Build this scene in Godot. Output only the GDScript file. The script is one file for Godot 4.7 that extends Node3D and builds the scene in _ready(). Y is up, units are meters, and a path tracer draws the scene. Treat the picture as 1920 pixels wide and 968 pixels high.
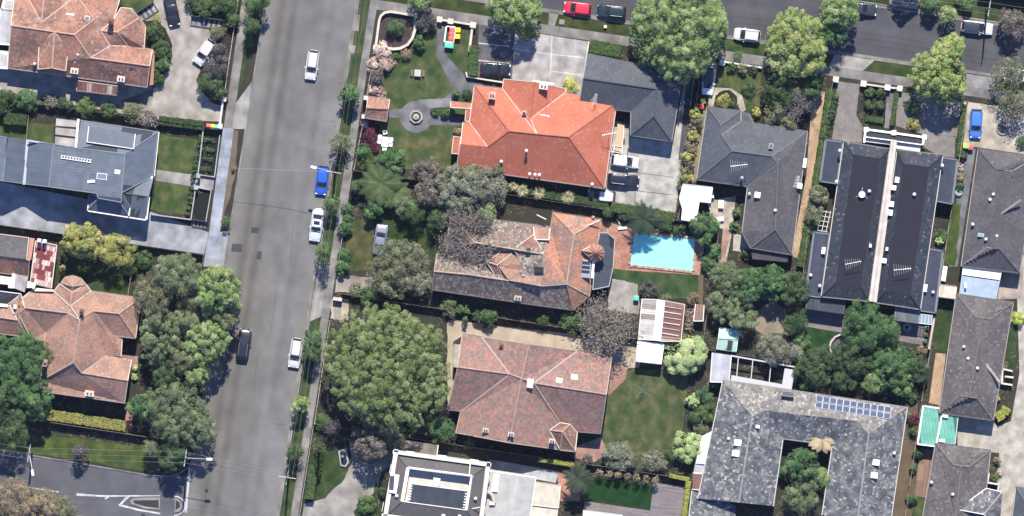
extends Node3D
# A suburban block seen from straight above. Plan survey: SURVEY units per metre, origin in the middle of the block; x east, y south.

const SURVEY := 12.7
const SUN_PITCH := -53.0
var rng := RandomNumberGenerator.new()
var mottle := FastNoiseLite.new()
var taken := {}
var M := {}
var palette := {}
var covered := []   # outlines of roofs and of hard or mown ground

func plan(x: float, y: float) -> Vector2:
	return Vector2((x - 960.0) / SURVEY, (y - 484.0) / SURVEY)

func spot(x: float, y: float, h := 0.0) -> Vector3:
	return Vector3((x - 960.0) / SURVEY, h, (y - 484.0) / SURVEY)

func outline(pts: Array) -> PackedVector2Array:
	var o := PackedVector2Array()
	for k in range(0, pts.size(), 2):
		o.append(plan(pts[k], pts[k + 1]))
	return o

func numbered(called: String) -> String:
	if not taken.has(called):
		taken[called] = 0
		return called
	taken[called] += 1
	return "%s_%03d" % [called, taken[called]]

class Shape:
	var v := PackedVector3Array()
	var n := PackedVector3Array()
	var c := PackedColorArray()
	var ix := PackedInt32Array()
	func tri(a: Vector3, b: Vector3, d: Vector3, col: Color) -> void:
		var k := v.size()
		var nn := (b - a).cross(d - a).normalized()
		v.append(a); v.append(b); v.append(d)
		for i in 3:
			n.append(nn); c.append(col)
		ix.append(k); ix.append(k + 2); ix.append(k + 1)
	func quad(a: Vector3, b: Vector3, d: Vector3, e: Vector3, col: Color) -> void:
		var k := v.size()
		var nn := (d - a).cross(e - b).normalized()
		v.append(a); v.append(b); v.append(d); v.append(e)
		n.append(nn); n.append(nn); n.append(nn); n.append(nn)
		c.append(col); c.append(col); c.append(col); c.append(col)
		ix.append(k); ix.append(k + 2); ix.append(k + 1); ix.append(k); ix.append(k + 3); ix.append(k + 2)
	func flat(poly: PackedVector2Array, y: float, col: Color) -> void:
		var t := Geometry2D.triangulate_polygon(poly)
		for k in range(0, t.size(), 3):
			var a := poly[t[k]]
			var b := poly[t[k + 1]]
			var d := poly[t[k + 2]]
			if (b - a).cross(d - a) > 0.0:
				var s := b
				b = d
				d = s
			tri(Vector3(a.x, y, a.y), Vector3(b.x, y, b.y), Vector3(d.x, y, d.y), col)
	func skirt(poly: PackedVector2Array, y0: float, y1: float, col: Color) -> void:
		var turn := -1.0 if Geometry2D.is_polygon_clockwise(poly) else 1.0
		for k in poly.size():
			var a := poly[k]
			var b := poly[(k + 1) % poly.size()]
			if turn < 0.0:
				var s := a
				a = b
				b = s
			quad(Vector3(a.x, y1, a.y), Vector3(b.x, y1, b.y), Vector3(b.x, y0, b.y), Vector3(a.x, y0, a.y), col)
	func slab(poly: PackedVector2Array, y0: float, y1: float, col: Color) -> void:
		flat(poly, y1, col)
		skirt(poly, y0, y1, col)
	func box(at: Vector3, size: Vector3, col: Color, yaw := 0.0, tilt := Basis()) -> void:
		var b := Basis(Vector3.UP, yaw) * tilt
		var x := b.x * size.x * 0.5
		var y := b.y * size.y * 0.5
		var z := b.z * size.z * 0.5
		for s in [1.0, -1.0]:
			quad(at + x * s - y - z * s, at + x * s + y - z * s, at + x * s + y + z * s, at + x * s - y + z * s, col)
			quad(at + y * s - x * s + z, at + y * s + x * s + z, at + y * s + x * s - z, at + y * s - x * s - z, col)
			quad(at + z * s - x * s - y, at + z * s + x * s - y, at + z * s + x * s + y, at + z * s - x * s + y, col)
	func tube(a: Vector3, b: Vector3, r0: float, r1: float, col: Color, sides := 7, caps := true) -> void:
		var w := (b - a).normalized()
		var u := w.cross(Vector3.RIGHT if absf(w.x) < 0.8 else Vector3.FORWARD).normalized()
		var q := w.cross(u)
		var k0 := v.size()
		for i in sides + 1:
			var t := TAU * i / sides
			var d := u * cos(t) + q * sin(t)
			v.append(a + d * r0); v.append(b + d * r1)
			n.append(d); n.append(d)
			c.append(col); c.append(col)
		for i in sides:
			var k := k0 + i * 2
			ix.append_array([k, k + 1, k + 2, k + 2, k + 1, k + 3])
		if caps:
			for i in sides:
				var t0 := TAU * i / sides
				var t1 := TAU * (i + 1) / sides
				tri(b, b + (u * cos(t0) + q * sin(t0)) * r1, b + (u * cos(t1) + q * sin(t1)) * r1, col)
	func ring(at: Vector3, r0: float, r1: float, y0: float, y1: float, sides: int, col: Color, turn := 0.0) -> void:
		for i in sides:
			var a := Vector3(cos(turn + TAU * i / sides), 0, sin(turn + TAU * i / sides))
			var b := Vector3(cos(turn + TAU * (i + 1) / sides), 0, sin(turn + TAU * (i + 1) / sides))
			var h0 := Vector3.UP * y0
			var h1 := Vector3.UP * y1
			quad(at + b * r1 + h1, at + a * r1 + h1, at + a * r0 + h1, at + b * r0 + h1, col)
			quad(at + a * r1 + h1, at + b * r1 + h1, at + b * r1 + h0, at + a * r1 + h0, col)
			quad(at + b * r0 + h1, at + a * r0 + h1, at + a * r0 + h0, at + b * r0 + h0, col)
	func lathe(at: Vector3, prof: Array, sides: int, col: Color) -> void:
		var k0 := v.size()
		for j in prof.size():
			var p: Vector2 = prof[j]
			var dn: Vector2 = prof[mini(j + 1, prof.size() - 1)] - prof[maxi(j - 1, 0)]
			for i in sides + 1:
				var t := TAU * i / sides
				v.append(at + Vector3(cos(t) * p.x, p.y, sin(t) * p.x))
				n.append(Vector3(cos(t) * dn.y, -dn.x, sin(t) * dn.y).normalized())
				c.append(col)
		for j in prof.size() - 1:
			for i in sides:
				var k := k0 + j * (sides + 1) + i
				ix.append_array([k, k + 1, k + sides + 1, k + 1, k + sides + 2, k + sides + 1])
	func grid(rows: Array, col: Color, flip := false) -> void:
		# rows of points, smooth
		var h: int = rows.size()
		var w: int = rows[0].size()
		var k0 := v.size()
		for j in h:
			for i in w:
				var du: Vector3 = rows[j][mini(i + 1, w - 1)] - rows[j][maxi(i - 1, 0)]
				var dv: Vector3 = rows[mini(j + 1, h - 1)][i] - rows[maxi(j - 1, 0)][i]
				var nn := du.cross(dv) if flip else dv.cross(du)
				v.append(rows[j][i])
				n.append(nn.normalized() if nn.length() > 1e-9 else Vector3.UP)
				c.append(col)
		for j in h - 1:
			for i in w - 1:
				var k := k0 + j * w + i
				if flip:
					ix.append_array([k, k + w, k + 1, k + 1, k + w, k + w + 1])
				else:
					ix.append_array([k, k + 1, k + w, k + 1, k + w + 1, k + w])
	func mesh() -> ArrayMesh:
		var a := []
		a.resize(Mesh.ARRAY_MAX)
		a[Mesh.ARRAY_VERTEX] = v
		a[Mesh.ARRAY_NORMAL] = n
		a[Mesh.ARRAY_COLOR] = c
		a[Mesh.ARRAY_INDEX] = ix
		var m := ArrayMesh.new()
		if v.size() > 0:
			m.add_surface_from_arrays(Mesh.PRIMITIVE_TRIANGLES, a)
		return m

func put(called: String, s, material: String, parent: Node = self) -> MeshInstance3D:
	var o := MeshInstance3D.new()
	o.name = numbered(called) if parent == self else called
	o.mesh = s if s is Mesh else s.mesh()
	o.material_override = null
	if o.mesh.get_surface_count():
		o.set_surface_override_material(0, M[material])
	parent.add_child(o, true)
	return o

func tag(o: Node, label: String, category: String, group := "") -> Node:
	o.set_meta("label", label)
	o.set_meta("category", category)
	if group != "":
		o.set_meta("group", group)
	return o

func thing(called: String, label: String, category: String, at := Vector3.ZERO, yaw := 0.0, group := "") -> Node3D:
	var o := Node3D.new()
	o.name = numbered(called)
	add_child(o, true)
	o.position = at
	o.rotation.y = yaw
	tag(o, label, category, group)
	return o

func stuff(o: Node) -> Node:
	o.set_meta("kind", "stuff")
	return o

func struct(o: Node, label := "") -> Node:
	o.set_meta("kind", "structure")
	if label != "":
		o.set_meta("label", label)
	return o

# ---------------------------------------------------------------- materials
func grain(seed_: int, freq: float, lo: Color, hi: Color, octaves := 4, kind := FastNoiseLite.TYPE_SIMPLEX_SMOOTH, size := 512) -> NoiseTexture2D:
	var f := FastNoiseLite.new()
	f.seed = seed_
	f.noise_type = kind
	f.frequency = freq
	f.fractal_octaves = octaves
	var t := NoiseTexture2D.new()
	t.width = size
	t.height = size
	t.seamless = true
	t.noise = f
	var r := Gradient.new()
	r.set_color(0, lo)
	r.set_color(1, hi)
	t.color_ramp = r
	return t

func bump(seed_: int, freq: float, strength: float) -> NoiseTexture2D:
	var f := FastNoiseLite.new()
	f.seed = seed_
	f.frequency = freq
	f.fractal_octaves = 4
	var t := NoiseTexture2D.new()
	t.width = 256
	t.height = 256
	t.seamless = true
	t.noise = f
	t.as_normal_map = true
	t.bump_strength = strength
	return t

func surface(called: String, rough: float, tex: Texture2D = null, metres := 4.0, coarse: Texture2D = null, coarse_metres := 17.0) -> StandardMaterial3D:
	var m := StandardMaterial3D.new()
	m.resource_name = called
	m.vertex_color_use_as_albedo = true
	m.roughness = rough
	m.metallic_specular = 0.35
	if tex:
		m.albedo_texture = tex
		m.uv1_triplanar = true
		m.uv1_world_triplanar = true
		m.uv1_scale = Vector3.ONE / metres
	if coarse:
		m.detail_enabled = true
		m.detail_blend_mode = BaseMaterial3D.BLEND_MODE_MUL
		m.detail_albedo = coarse
		m.detail_uv_layer = BaseMaterial3D.DETAIL_UV_2
		m.uv2_triplanar = true
		m.uv2_world_triplanar = true
		m.uv2_scale = Vector3.ONE / coarse_metres
	M[called] = m
	return m

func grey(k: float) -> Color:
	return Color(k, k, k)

func make_materials() -> void:
	var fine := grain(3, 0.09, grey(0.82), grey(1.0), 5)
	var speck := grain(9, 0.22, grey(0.66), grey(1.0), 3)
	var broad := grain(5, 0.01, grey(0.84), grey(1.0), 5)
	var blot := grain(21, 0.009, grey(0.68), grey(1.0), 6)
	surface("plain", 0.75)
	surface("tile", 0.8, speck, 2.3)
	surface("stone", 0.9, fine, 2.6, broad, 11.0)
	surface("asphalt", 0.92, grain(9, 0.25, grey(0.58), grey(1.0), 4), 4.3, broad, 23.0)
	surface("concrete", 0.9, fine, 5.0, blot, 14.0)
	surface("stained", 0.9, grain(31, 0.009, grey(0.72), grey(1.0), 5), 10.0, grain(33, 0.2, grey(0.86), grey(1.0), 2), 6.0)
	var gr := surface("grass", 0.95, grain(13, 0.16, Color(0.55, 0.62, 0.5), Color(1, 1, 1), 4), 3.7, grain(17, 0.012, Color(0.45, 0.62, 0.46), Color(1.0, 0.92, 0.84), 6), 15.0)
	gr.normal_enabled = true
	gr.normal_texture = bump(8, 0.2, 8.0)
	gr.normal_scale = 1.0
	surface("soil", 0.97, grain(23, 0.1, grey(0.5), grey(1.0), 5), 3.3, broad, 13.0)
	surface("timber", 0.85, fine, 1.7)
	surface("sheet", 0.6, broad, 9.0)
	surface("steel", 0.4).metallic = 0.7
	var p := surface("paint", 0.28)
	p.clearcoat_enabled = true
	p.clearcoat = 0.6
	p.clearcoat_roughness = 0.08
	p.metallic = 0.1
	p.metallic_specular = 0.5
	surface("rubber", 0.9)
	surface("glass", 0.08).metallic_specular = 0.6
	surface("plastic", 0.45)
	var lf := surface("leaf", 0.6)
	lf.backlight_enabled = true
	lf.backlight = Color(0.28, 0.32, 0.14)
	lf.cull_mode = BaseMaterial3D.CULL_DISABLED
	surface("bark", 0.95, fine, 0.9)
	var w := StandardMaterial3D.new()
	w.resource_name = "water"
	w.albedo_color = Color(0.85, 1.0, 1.0, 0.18)
	w.transparency = BaseMaterial3D.TRANSPARENCY_ALPHA
	w.roughness = 0.05
	w.normal_enabled = true
	w.normal_texture = bump(44, 0.03, 2.0)
	w.normal_scale = 0.06
	w.uv1_triplanar = true
	w.uv1_world_triplanar = true
	w.uv1_scale = Vector3.ONE / 3.0
	M["water"] = w
	var gl := StandardMaterial3D.new()
	gl.resource_name = "clear sheet"
	gl.albedo_color = Color(0.8, 0.9, 0.95, 0.3)
	gl.transparency = BaseMaterial3D.TRANSPARENCY_ALPHA
	gl.roughness = 0.1
	M["pane"] = gl

# ---------------------------------------------------------------- the scene
func _ready() -> void:
	rng.seed = 20240611
	mottle.seed = 11
	mottle.frequency = 0.08
	mottle.fractal_octaves = 3
	var cam := Camera3D.new()
	cam.name = "camera"
	add_child(cam)
	var up := 1500.0
	cam.look_at_from_position(Vector3(0, up, 0), Vector3.ZERO, Vector3(0, 0, -1))
	cam.fov = rad_to_deg(2.0 * atan(484.0 / SURVEY / up))
	cam.near = 50.0
	cam.far = 8000.0
	cam.current = true
	var sky := Sky.new()
	var air := ProceduralSkyMaterial.new()
	air.sky_top_color = Color(0.33, 0.455, 0.69)
	air.sky_horizon_color = Color(0.6, 0.7, 0.84)
	air.sky_curve = 0.12
	air.ground_horizon_color = Color(0.5, 0.5, 0.48)
	air.ground_bottom_color = Color(0.2, 0.2, 0.18)
	air.sky_energy_multiplier = 1.0
	sky.sky_material = air
	var env := Environment.new()
	env.background_mode = Environment.BG_SKY
	env.sky = sky
	env.tonemap_mode = Environment.TONE_MAPPER_LINEAR
	env.tonemap_exposure = 1.92
	env.fog_enabled = true
	env.fog_density = 0.00001
	env.fog_light_color = Color(0.78, 0.85, 1.0)
	env.sdfgi_enabled = true
	env.ssao_enabled = true
	env.ssil_enabled = true
	var we := WorldEnvironment.new()
	we.name = "environment"
	we.environment = env
	add_child(we)
	var sun := DirectionalLight3D.new()
	sun.name = "sun"
	sun.rotation = Vector3(deg_to_rad(SUN_PITCH), PI - 0.08, 0)
	sun.light_color = Color(1.0, 0.965, 0.91)
	sun.light_energy = 1.5
	sun.light_angular_distance = 0.5
	sun.shadow_enabled = true
	add_child(sun)
	make_materials()
	make_palettes()
	make_ground()
	make_lots()
	corner_orange()
	slate_wing()
	pool_house()
	patchy_house()
	side_slate()
	duplex()
	weathered_u()
	villas()
	parapet_house()
	west_houses()
	garden_buildings()
	make_fences()
	make_poles()
	make_cars()
	make_bins()
	make_garden_things()
	make_plants()

# ---------------------------------------------------------------- roofs and houses
func tone(at: Vector2, pal: Dictionary) -> Color:
	var f := clampf(mottle.get_noise_2d(at.x * pal.f, at.y * pal.f) * 1.6 + 0.5 + rng.randf_range(-0.25, 0.25), 0.0, 1.0)
	var col: Color = pal.a.lerp(pal.b, f)
	if rng.randf() < pal.p * (0.4 + 1.2 * clampf(mottle.get_noise_2d(at.x * 2.0 + 70.0, at.y * 2.0) + 0.5, 0.0, 1.0)):
		col = col.lerp(pal.c, rng.randf_range(0.35, 0.95))
	var k: float = 1.0 + rng.randf_range(-pal.v, pal.v)
	return Color(col.r * k, col.g * k, col.b * k)

func pal(called: String, a: Color, b: Color, c: Color, p := 0.08, v := 0.12, f := 3.0) -> void:
	palette[called] = {"a": a, "b": b, "c": c, "p": p, "v": v, "f": f}

# lays rectangular pieces (roof tiles, pavers, boards) on a polygon; high: Callable Vector2 -> height
func lay(s: Shape, poly: PackedVector2Array, along: Vector2, up: Vector2, wide: float, deep: float, planes: Array, p: Dictionary, lift0: float, lift1: float, shift := 0.5, gap := 0.012) -> void:
	var u0 := INF
	var u1 := -INF
	var v0 := INF
	var v1 := -INF
	for q in poly:
		u0 = minf(u0, q.dot(along)); u1 = maxf(u1, q.dot(along))
		v0 = minf(v0, q.dot(up)); v1 = maxf(v1, q.dot(up))
	var rows := ceili((v1 - v0) / deep)
	for r in rows:
		var va := v0 + r * deep
		var vb := minf(va + deep, v1)
		var off := (r % 2) * wide * shift + (u0 - floorf(u0 / wide) * wide) * 0.0
		var k := -1
		while true:
			var ua := u0 - off + k * wide
			k += 1
			if ua > u1:
				break
			var ub := ua + wide - gap
			var c0 := along * ua + up * va
			var c1 := along * ub + up * va
			var c2 := along * ub + up * vb
			var c3 := along * ua + up * vb
			var mid := (c0 + c2) * 0.5
			var inside := 0
			for q in [c0, c1, c2, c3]:
				if Geometry2D.is_point_in_polygon(q, poly):
					inside += 1
			if inside == 0 and not Geometry2D.is_point_in_polygon(mid, poly):
				continue
			var pl := _plane(planes, mid)
			var col := tone(mid, p)
			if inside == 4:
				var h0: float = pl.x * c0.x + pl.y * c0.y + pl.z
				var h1: float = pl.x * c1.x + pl.y * c1.y + pl.z
				var h2: float = pl.x * c2.x + pl.y * c2.y + pl.z
				var h3: float = pl.x * c3.x + pl.y * c3.y + pl.z
				var e := rng.randf_range(-0.006, 0.006)
				var a := Vector3(c0.x, h0 + lift1 + e, c0.y)
				var b := Vector3(c1.x, h1 + lift1 - e, c1.y)
				var c := Vector3(c2.x, h2 + lift0, c2.y)
				var d := Vector3(c3.x, h3 + lift0, c3.y)
				if (b - a).cross(c - a).y > 0.0:
					s.quad(a, b, c, d, col)
				else:
					s.quad(d, c, b, a, col)
				if lift1 > lift0:
					s.quad(Vector3(c0.x, h0, c0.y), Vector3(c1.x, h1, c1.y), b, a, col)
			else:
				var lift := (lift0 + lift1) * 0.5
				for piece in Geometry2D.intersect_polygons(PackedVector2Array([c0, c1, c2, c3]), poly):
					var t := Geometry2D.triangulate_polygon(piece)
					for j in range(0, t.size(), 3):
						var q0: Vector2 = piece[t[j]]
						var q1: Vector2 = piece[t[j + 1]]
						var q2: Vector2 = piece[t[j + 2]]
						if (q1 - q0).cross(q2 - q0) > 0.0:
							var w := q1
							q1 = q2
							q2 = w
						s.tri(Vector3(q0.x, pl.x * q0.x + pl.y * q0.y + pl.z + lift, q0.y), Vector3(q1.x, pl.x * q1.x + pl.y * q1.y + pl.z + lift, q1.y), Vector3(q2.x, pl.x * q2.x + pl.y * q2.y + pl.z + lift, q2.y), col)

func _plane(planes: Array, at: Vector2) -> Vector3:
	if planes.size() == 1:
		return planes[0].p
	var best: Vector3 = planes[0].p
	var near := INF
	for t in planes:
		if Geometry2D.point_is_inside_triangle(at, t.a, t.b, t.c):
			return t.p
		var d: float = at.distance_to((t.a + t.b + t.c) / 3.0)
		if d < near:
			near = d
			best = t.p
	return best

func level_plane(y: float) -> Array:
	return [{"p": Vector3(0, 0, y)}]

# pts: [x, y, h] with h = 0 at the eave, -1 to be worked out from the pitch, else metres above the eave. facets: indices, eave edge first.
func roof(parent: Node3D, eave: float, pts: Array, facets: Array, o := {}) -> MeshInstance3D:
	var pitch: float = o.get("pitch", 0.65)
	var look: Dictionary = palette[o.get("pal", "slate")]
	var style: String = o.get("style", "tile")
	var p2 := []
	var hh := []
	for q in pts:
		p2.append(plan(q[0], q[1]))
		hh.append(float(q[2]))
	for i in pts.size():
		if hh[i] < 0.0:
			var sum := 0.0
			var many := 0
			for f in facets:
				if i in f and hh[f[0]] == 0.0 and hh[f[1]] == 0.0 and float(pts[f[0]][2]) == 0.0 and float(pts[f[1]][2]) == 0.0:
					var a: Vector2 = p2[f[0]]
					var e: Vector2 = (p2[f[1]] - a).normalized()
					sum += absf(e.cross(p2[i] - a)) * pitch
					many += 1
			hh[i] = sum / many if many else 2.0
	var deck := Shape.new()
	var tiles := Shape.new()
	var ribs := Shape.new()
	var edges := {}
	var planes_of := []
	var polys := []
	for fi in facets.size():
		var f: Array = facets[fi]
		var poly := PackedVector2Array()
		for i in f:
			poly.append(p2[i])
		polys.append(poly)
		covered.append(poly)
		var planes := []
		var t := Geometry2D.triangulate_polygon(poly)
		var nsum := Vector3.ZERO
		for k in range(0, t.size(), 3):
			var tr := []
			for j in 3:
				var i: int = f[t[k + j]]
				tr.append(Vector3(p2[i].x, eave + hh[i], p2[i].y))
			var nn: Vector3 = (tr[1] - tr[0]).cross(tr[2] - tr[0])
			if nn.y < 0.0:
				var w = tr[1]
				tr[1] = tr[2]
				tr[2] = w
				nn = -nn
			if nn.y < 1e-5:
				continue
			nsum += nn
			deck.tri(tr[0], tr[1], tr[2], look.b * 0.3)
			planes.append({"a": Vector2(tr[0].x, tr[0].z), "b": Vector2(tr[1].x, tr[1].z), "c": Vector2(tr[2].x, tr[2].z), "p": Vector3(-nn.x / nn.y, -nn.z / nn.y, tr[0].y + (nn.x * tr[0].x + nn.z * tr[0].z) / nn.y)})
		planes_of.append(planes)
		for k in f.size():
			var a: int = f[k]
			var b: int = f[(k + 1) % f.size()]
			var key := Vector2i(mini(a, b), maxi(a, b))
			if not edges.has(key):
				edges[key] = []
			edges[key].append(fi)
		if planes.is_empty():
			continue
		var e0: Vector2 = (p2[f[1]] - p2[f[0]]).normalized()
		var grad := -Vector2(nsum.x, nsum.z) / nsum.y      # towards higher
		if absf(hh[f[0]] - hh[f[1]]) > 0.25 and grad.length() > 0.05:
			e0 = Vector2(-grad.y, grad.x).normalized()
		var up := Vector2(-e0.y, e0.x)
		if grad.length() > 0.02:
			if up.dot(grad) < 0.0:
				up = -up
		elif o.has("run"):
			up = Vector2(sin(o.run), -cos(o.run))
			e0 = Vector2(-up.y, up.x)
		var fall := sqrt(1.0 + pow(grad.dot(up), 2.0))
		if style == "tile":
			lay(tiles, poly, e0, up, o.get("wide", 0.3), o.get("deep", 0.35) / fall, planes, look, 0.012, o.get("thick", 0.045), 0.5, 0.04)
		elif style == "sheet":
			lay(tiles, poly, e0, up, o.get("wide", 0.76), 60.0, planes, look, 0.02, 0.02, 0.0, 0.0)
			var gap: float = o.get("rib", 0.38)
			var u0 := INF
			var u1 := -INF
			for q in poly:
				u0 = minf(u0, q.dot(e0)); u1 = maxf(u1, q.dot(e0))
			var u := u0 + gap * 0.5
			while u < u1:
				var far0 := e0 * u - up * 200.0
				var far1 := e0 * u + up * 200.0
				for line in Geometry2D.intersect_polyline_with_polygon(PackedVector2Array([far0, far1]), poly):
					for k in line.size() - 1:
						var a: Vector2 = line[k]
						var b: Vector2 = line[k + 1]
						if a.distance_to(b) < 0.1:
							continue
						var pa := _plane(planes, a.lerp(b, 0.02))
						var pb := _plane(planes, a.lerp(b, 0.98))
						var A := Vector3(a.x, pa.x * a.x + pa.y * a.y + pa.z + 0.025, a.y)
						var B := Vector3(b.x, pb.x * b.x + pb.y * b.y + pb.z + 0.025, b.y)
						var side: Vector3 = Vector3(e0.x, 0, e0.y) * o.get("rib_wide", 0.035)
						var top: Vector3 = Vector3.UP * o.get("rib_high", 0.04)
						var col: Color = look.a
						ribs.quad(A - side, B - side, B + top, A + top, col)
						ribs.quad(A + top, B + top, B + side, A + side, col)
				u += gap
	var body := put("roof", deck, "plain", parent)
	if style == "tile":
		stuff(put("roof_tiles", tiles, "tile", body))
	elif style == "sheet":
		stuff(put("roof_sheets", tiles, "sheet", body))
		if ribs.v.size():
			stuff(put("roof_ribs", ribs, "sheet", body))
	else:
		for fi in facets.size():
			lay(tiles, polys[fi], Vector2.RIGHT, Vector2.DOWN, 400.0, 400.0, planes_of[fi], look, 0.01, 0.01, 0.0)
		stuff(put("roof_membrane", tiles, "stained" if style == "stained" else "concrete", body))
	# ridges, valleys, gutters, gable ends
	var caps := Shape.new()
	var gutter := Shape.new()
	var wall_col: Color = o.get("wall", Color(0.42, 0.36, 0.3))
	var gut: Color = o.get("gutter", Color(0.55, 0.55, 0.53))
	var loose := {}
	for key in edges:
		var a2: Vector2 = p2[key.x]
		var b2: Vector2 = p2[key.y]
		var A := Vector3(a2.x, eave + hh[key.x], a2.y)
		var B := Vector3(b2.x, eave + hh[key.y], b2.y)
		var dir2 := (b2 - a2).normalized()
		var side2 := Vector2(-dir2.y, dir2.x)
		if edges[key].size() > 1:
			var cen := Vector2.ZERO
			var g: Array = facets[edges[key][1]]
			for i in g:
				cen += p2[i]
			cen /= g.size()
			var gh := 0.0
			for i in g:
				gh += eave + hh[i]
			gh /= g.size()
			var pl := _plane(planes_of[edges[key][0]], (a2 + b2) * 0.5)
			var bend: float = pl.x * cen.x + pl.y * cen.y + pl.z - gh
			if A.distance_to(B) < 0.3:
				continue
			if bend > 0.15:
				if style == "tile" or style == "sheet":
					var cc: Color = o.get("cap", look.a)
					var w: float = o.get("cap_wide", 0.13)
					var along := (B - A).normalized()
					var n := maxi(1, int(A.distance_to(B) / 0.42)) if style == "tile" else 1
					for k in n:
						var s0 := A.lerp(B, float(k) / n) + Vector3.UP * 0.07
						var s1 := A.lerp(B, (k + 0.97) / n) + Vector3.UP * 0.085
						var kk := 1.0 + rng.randf_range(-0.12, 0.12)
						var col := Color(cc.r * kk, cc.g * kk, cc.b * kk)
						var sd := Vector3(side2.x, 0, side2.y) * w
						var up3 := Vector3.UP * w * 0.55
						var dn := Vector3.UP * w * 0.5
						caps.quad(s0 - sd - dn, s1 - sd - dn, s1 - sd * 0.45 + up3, s0 - sd * 0.45 + up3, col)
						caps.quad(s0 - sd * 0.45 + up3, s1 - sd * 0.45 + up3, s1 + sd * 0.45 + up3, s0 + sd * 0.45 + up3, col)
						caps.quad(s0 + sd * 0.45 + up3, s1 + sd * 0.45 + up3, s1 + sd - dn, s0 + sd - dn, col)
						caps.quad(s0 - sd - dn, s0 - sd * 0.45 + up3, s0 + sd * 0.45 + up3, s0 + sd - dn, col)
			elif bend < -0.15 and style == "tile":
				var sd: Vector3 = Vector3(side2.x, 0, side2.y) * o.get("valley_wide", 0.07)
				var vc: Color = o.get("valley", Color(0.2, 0.19, 0.18))
				var valley := Shape.new()
				valley.quad(A - sd + Vector3.UP * 0.075, B - sd + Vector3.UP * 0.075, B + sd + Vector3.UP * 0.075, A + sd + Vector3.UP * 0.075, vc)
				put("valley", valley, "sheet", body)
			continue
		# outer edge?
		var own: PackedVector2Array = polys[edges[key][0]]
		var mid := (a2 + b2) * 0.5
		var out := side2
		if Geometry2D.is_point_in_polygon(mid + side2 * 0.05, own):
			out = -side2
		var inner := false
		for fi in polys.size():
			if fi != edges[key][0] and Geometry2D.is_point_in_polygon(mid + out * 0.2, polys[fi]):
				inner = true
		if inner:
			var step := Shape.new()
			step.quad(A, B, B - Vector3.UP * 0.5, A - Vector3.UP * 0.5, look.b)
			put("flashing", step, "plain", body)
			continue
		var out3 := Vector3(out.x, 0, out.y)
		loose[key] = out
		if absf(hh[key.x]) < 0.02 and absf(hh[key.y]) < 0.02:
			if o.get("gutters", true):
				var gw: float = o.get("gutter_wide", 0.1)
				var yaw := atan2(-dir2.y, dir2.x)
				var c := (A + B) * 0.5 + out3 * gw * 0.5
				var l := A.distance_to(B) + gw
				gutter.box(c - Vector3.UP * 0.07, Vector3(l, 0.02, gw), gut, yaw)
				gutter.box(c + out3 * (gw * 0.5 - 0.012), Vector3(l, 0.13, 0.024), gut, yaw)
				gutter.box(c - out3 * (gw * 0.5 + 0.012), Vector3(l, 0.15, 0.024), gut, yaw)
		elif not o.get("open", false):
			var gable := Shape.new()
			gable.quad(A, B, Vector3(B.x, eave - 0.1, B.z), Vector3(A.x, eave - 0.1, A.z), wall_col)
			put("gable_wall", gable, "stone", parent)
			var sd := out3 * 0.06
			var lf := Vector3.UP * 0.1
			gutter.quad(A + lf - sd, B + lf - sd, B + lf + sd, A + lf + sd, gut)
			gutter.quad(A + lf + sd, B + lf + sd, B - lf * 1.3 + sd, A - lf * 1.3 + sd, gut)
	if caps.v.size():
		stuff(put("ridge_caps", caps, "tile" if style == "tile" else "sheet", body))
	if gutter.v.size():
		put("gutter", gutter, "plain", parent)
	# walls under it
	if o.get("walls", true):
		var whole := [polys[0]]
		for fi in range(1, polys.size()):
			var merged := [polys[fi]]
			for w in whole:
				var next := []
				var done := false
				for m in merged:
					if not done:
						var u := Geometry2D.merge_polygons(w, m)
						var solid := []
						for q in u:
							if not Geometry2D.is_polygon_clockwise(q):
								solid.append(q)
						if solid.size() == 1:
							next.append(solid[0])
							done = true
							continue
					next.append(m)
				if not done:
					next.append(w)
				merged = next
			whole = merged
		var walls := Shape.new()
		var soffit := Shape.new()
		for w in whole:
			if Geometry2D.triangulate_polygon(w).is_empty():
				continue
			soffit.flat(w, eave - 0.08, Color(0.6, 0.6, 0.58))
			for inset in Geometry2D.offset_polygon(w, -o.get("overhang", 0.45)):
				if Geometry2D.is_polygon_clockwise(inset):
					continue
				walls.skirt(inset, o.get("floor", 0.0), eave - 0.08, wall_col)
				if o.get("windows", true):
					_windows(parent, inset, o.get("floor", 0.0), eave)
		if walls.v.size():
			put("wall", walls, "stone", parent)
		if soffit.v.size():
			put("soffit", soffit, "plain", parent)
	elif o.get("posts", false):
		for poly in polys:
			for q in poly:
				var c: Vector2 = Vector2.ZERO
				for z in poly:
					c += z
				c /= poly.size()
				var at: Vector2 = q.lerp(c, 0.06)
				var pl := _plane(planes_of[polys.find(poly)], at)
				var post := Shape.new()
				post.box(Vector3(at.x, (pl.x * at.x + pl.y * at.y + pl.z) * 0.5, at.y), Vector3(0.1, pl.x * at.x + pl.y * at.y + pl.z - 0.04, 0.1), Color(0.5, 0.5, 0.48))
				put("post", post, "timber", parent)
	return body

var window_mesh: ArrayMesh
var pane_mesh: ArrayMesh

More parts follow.
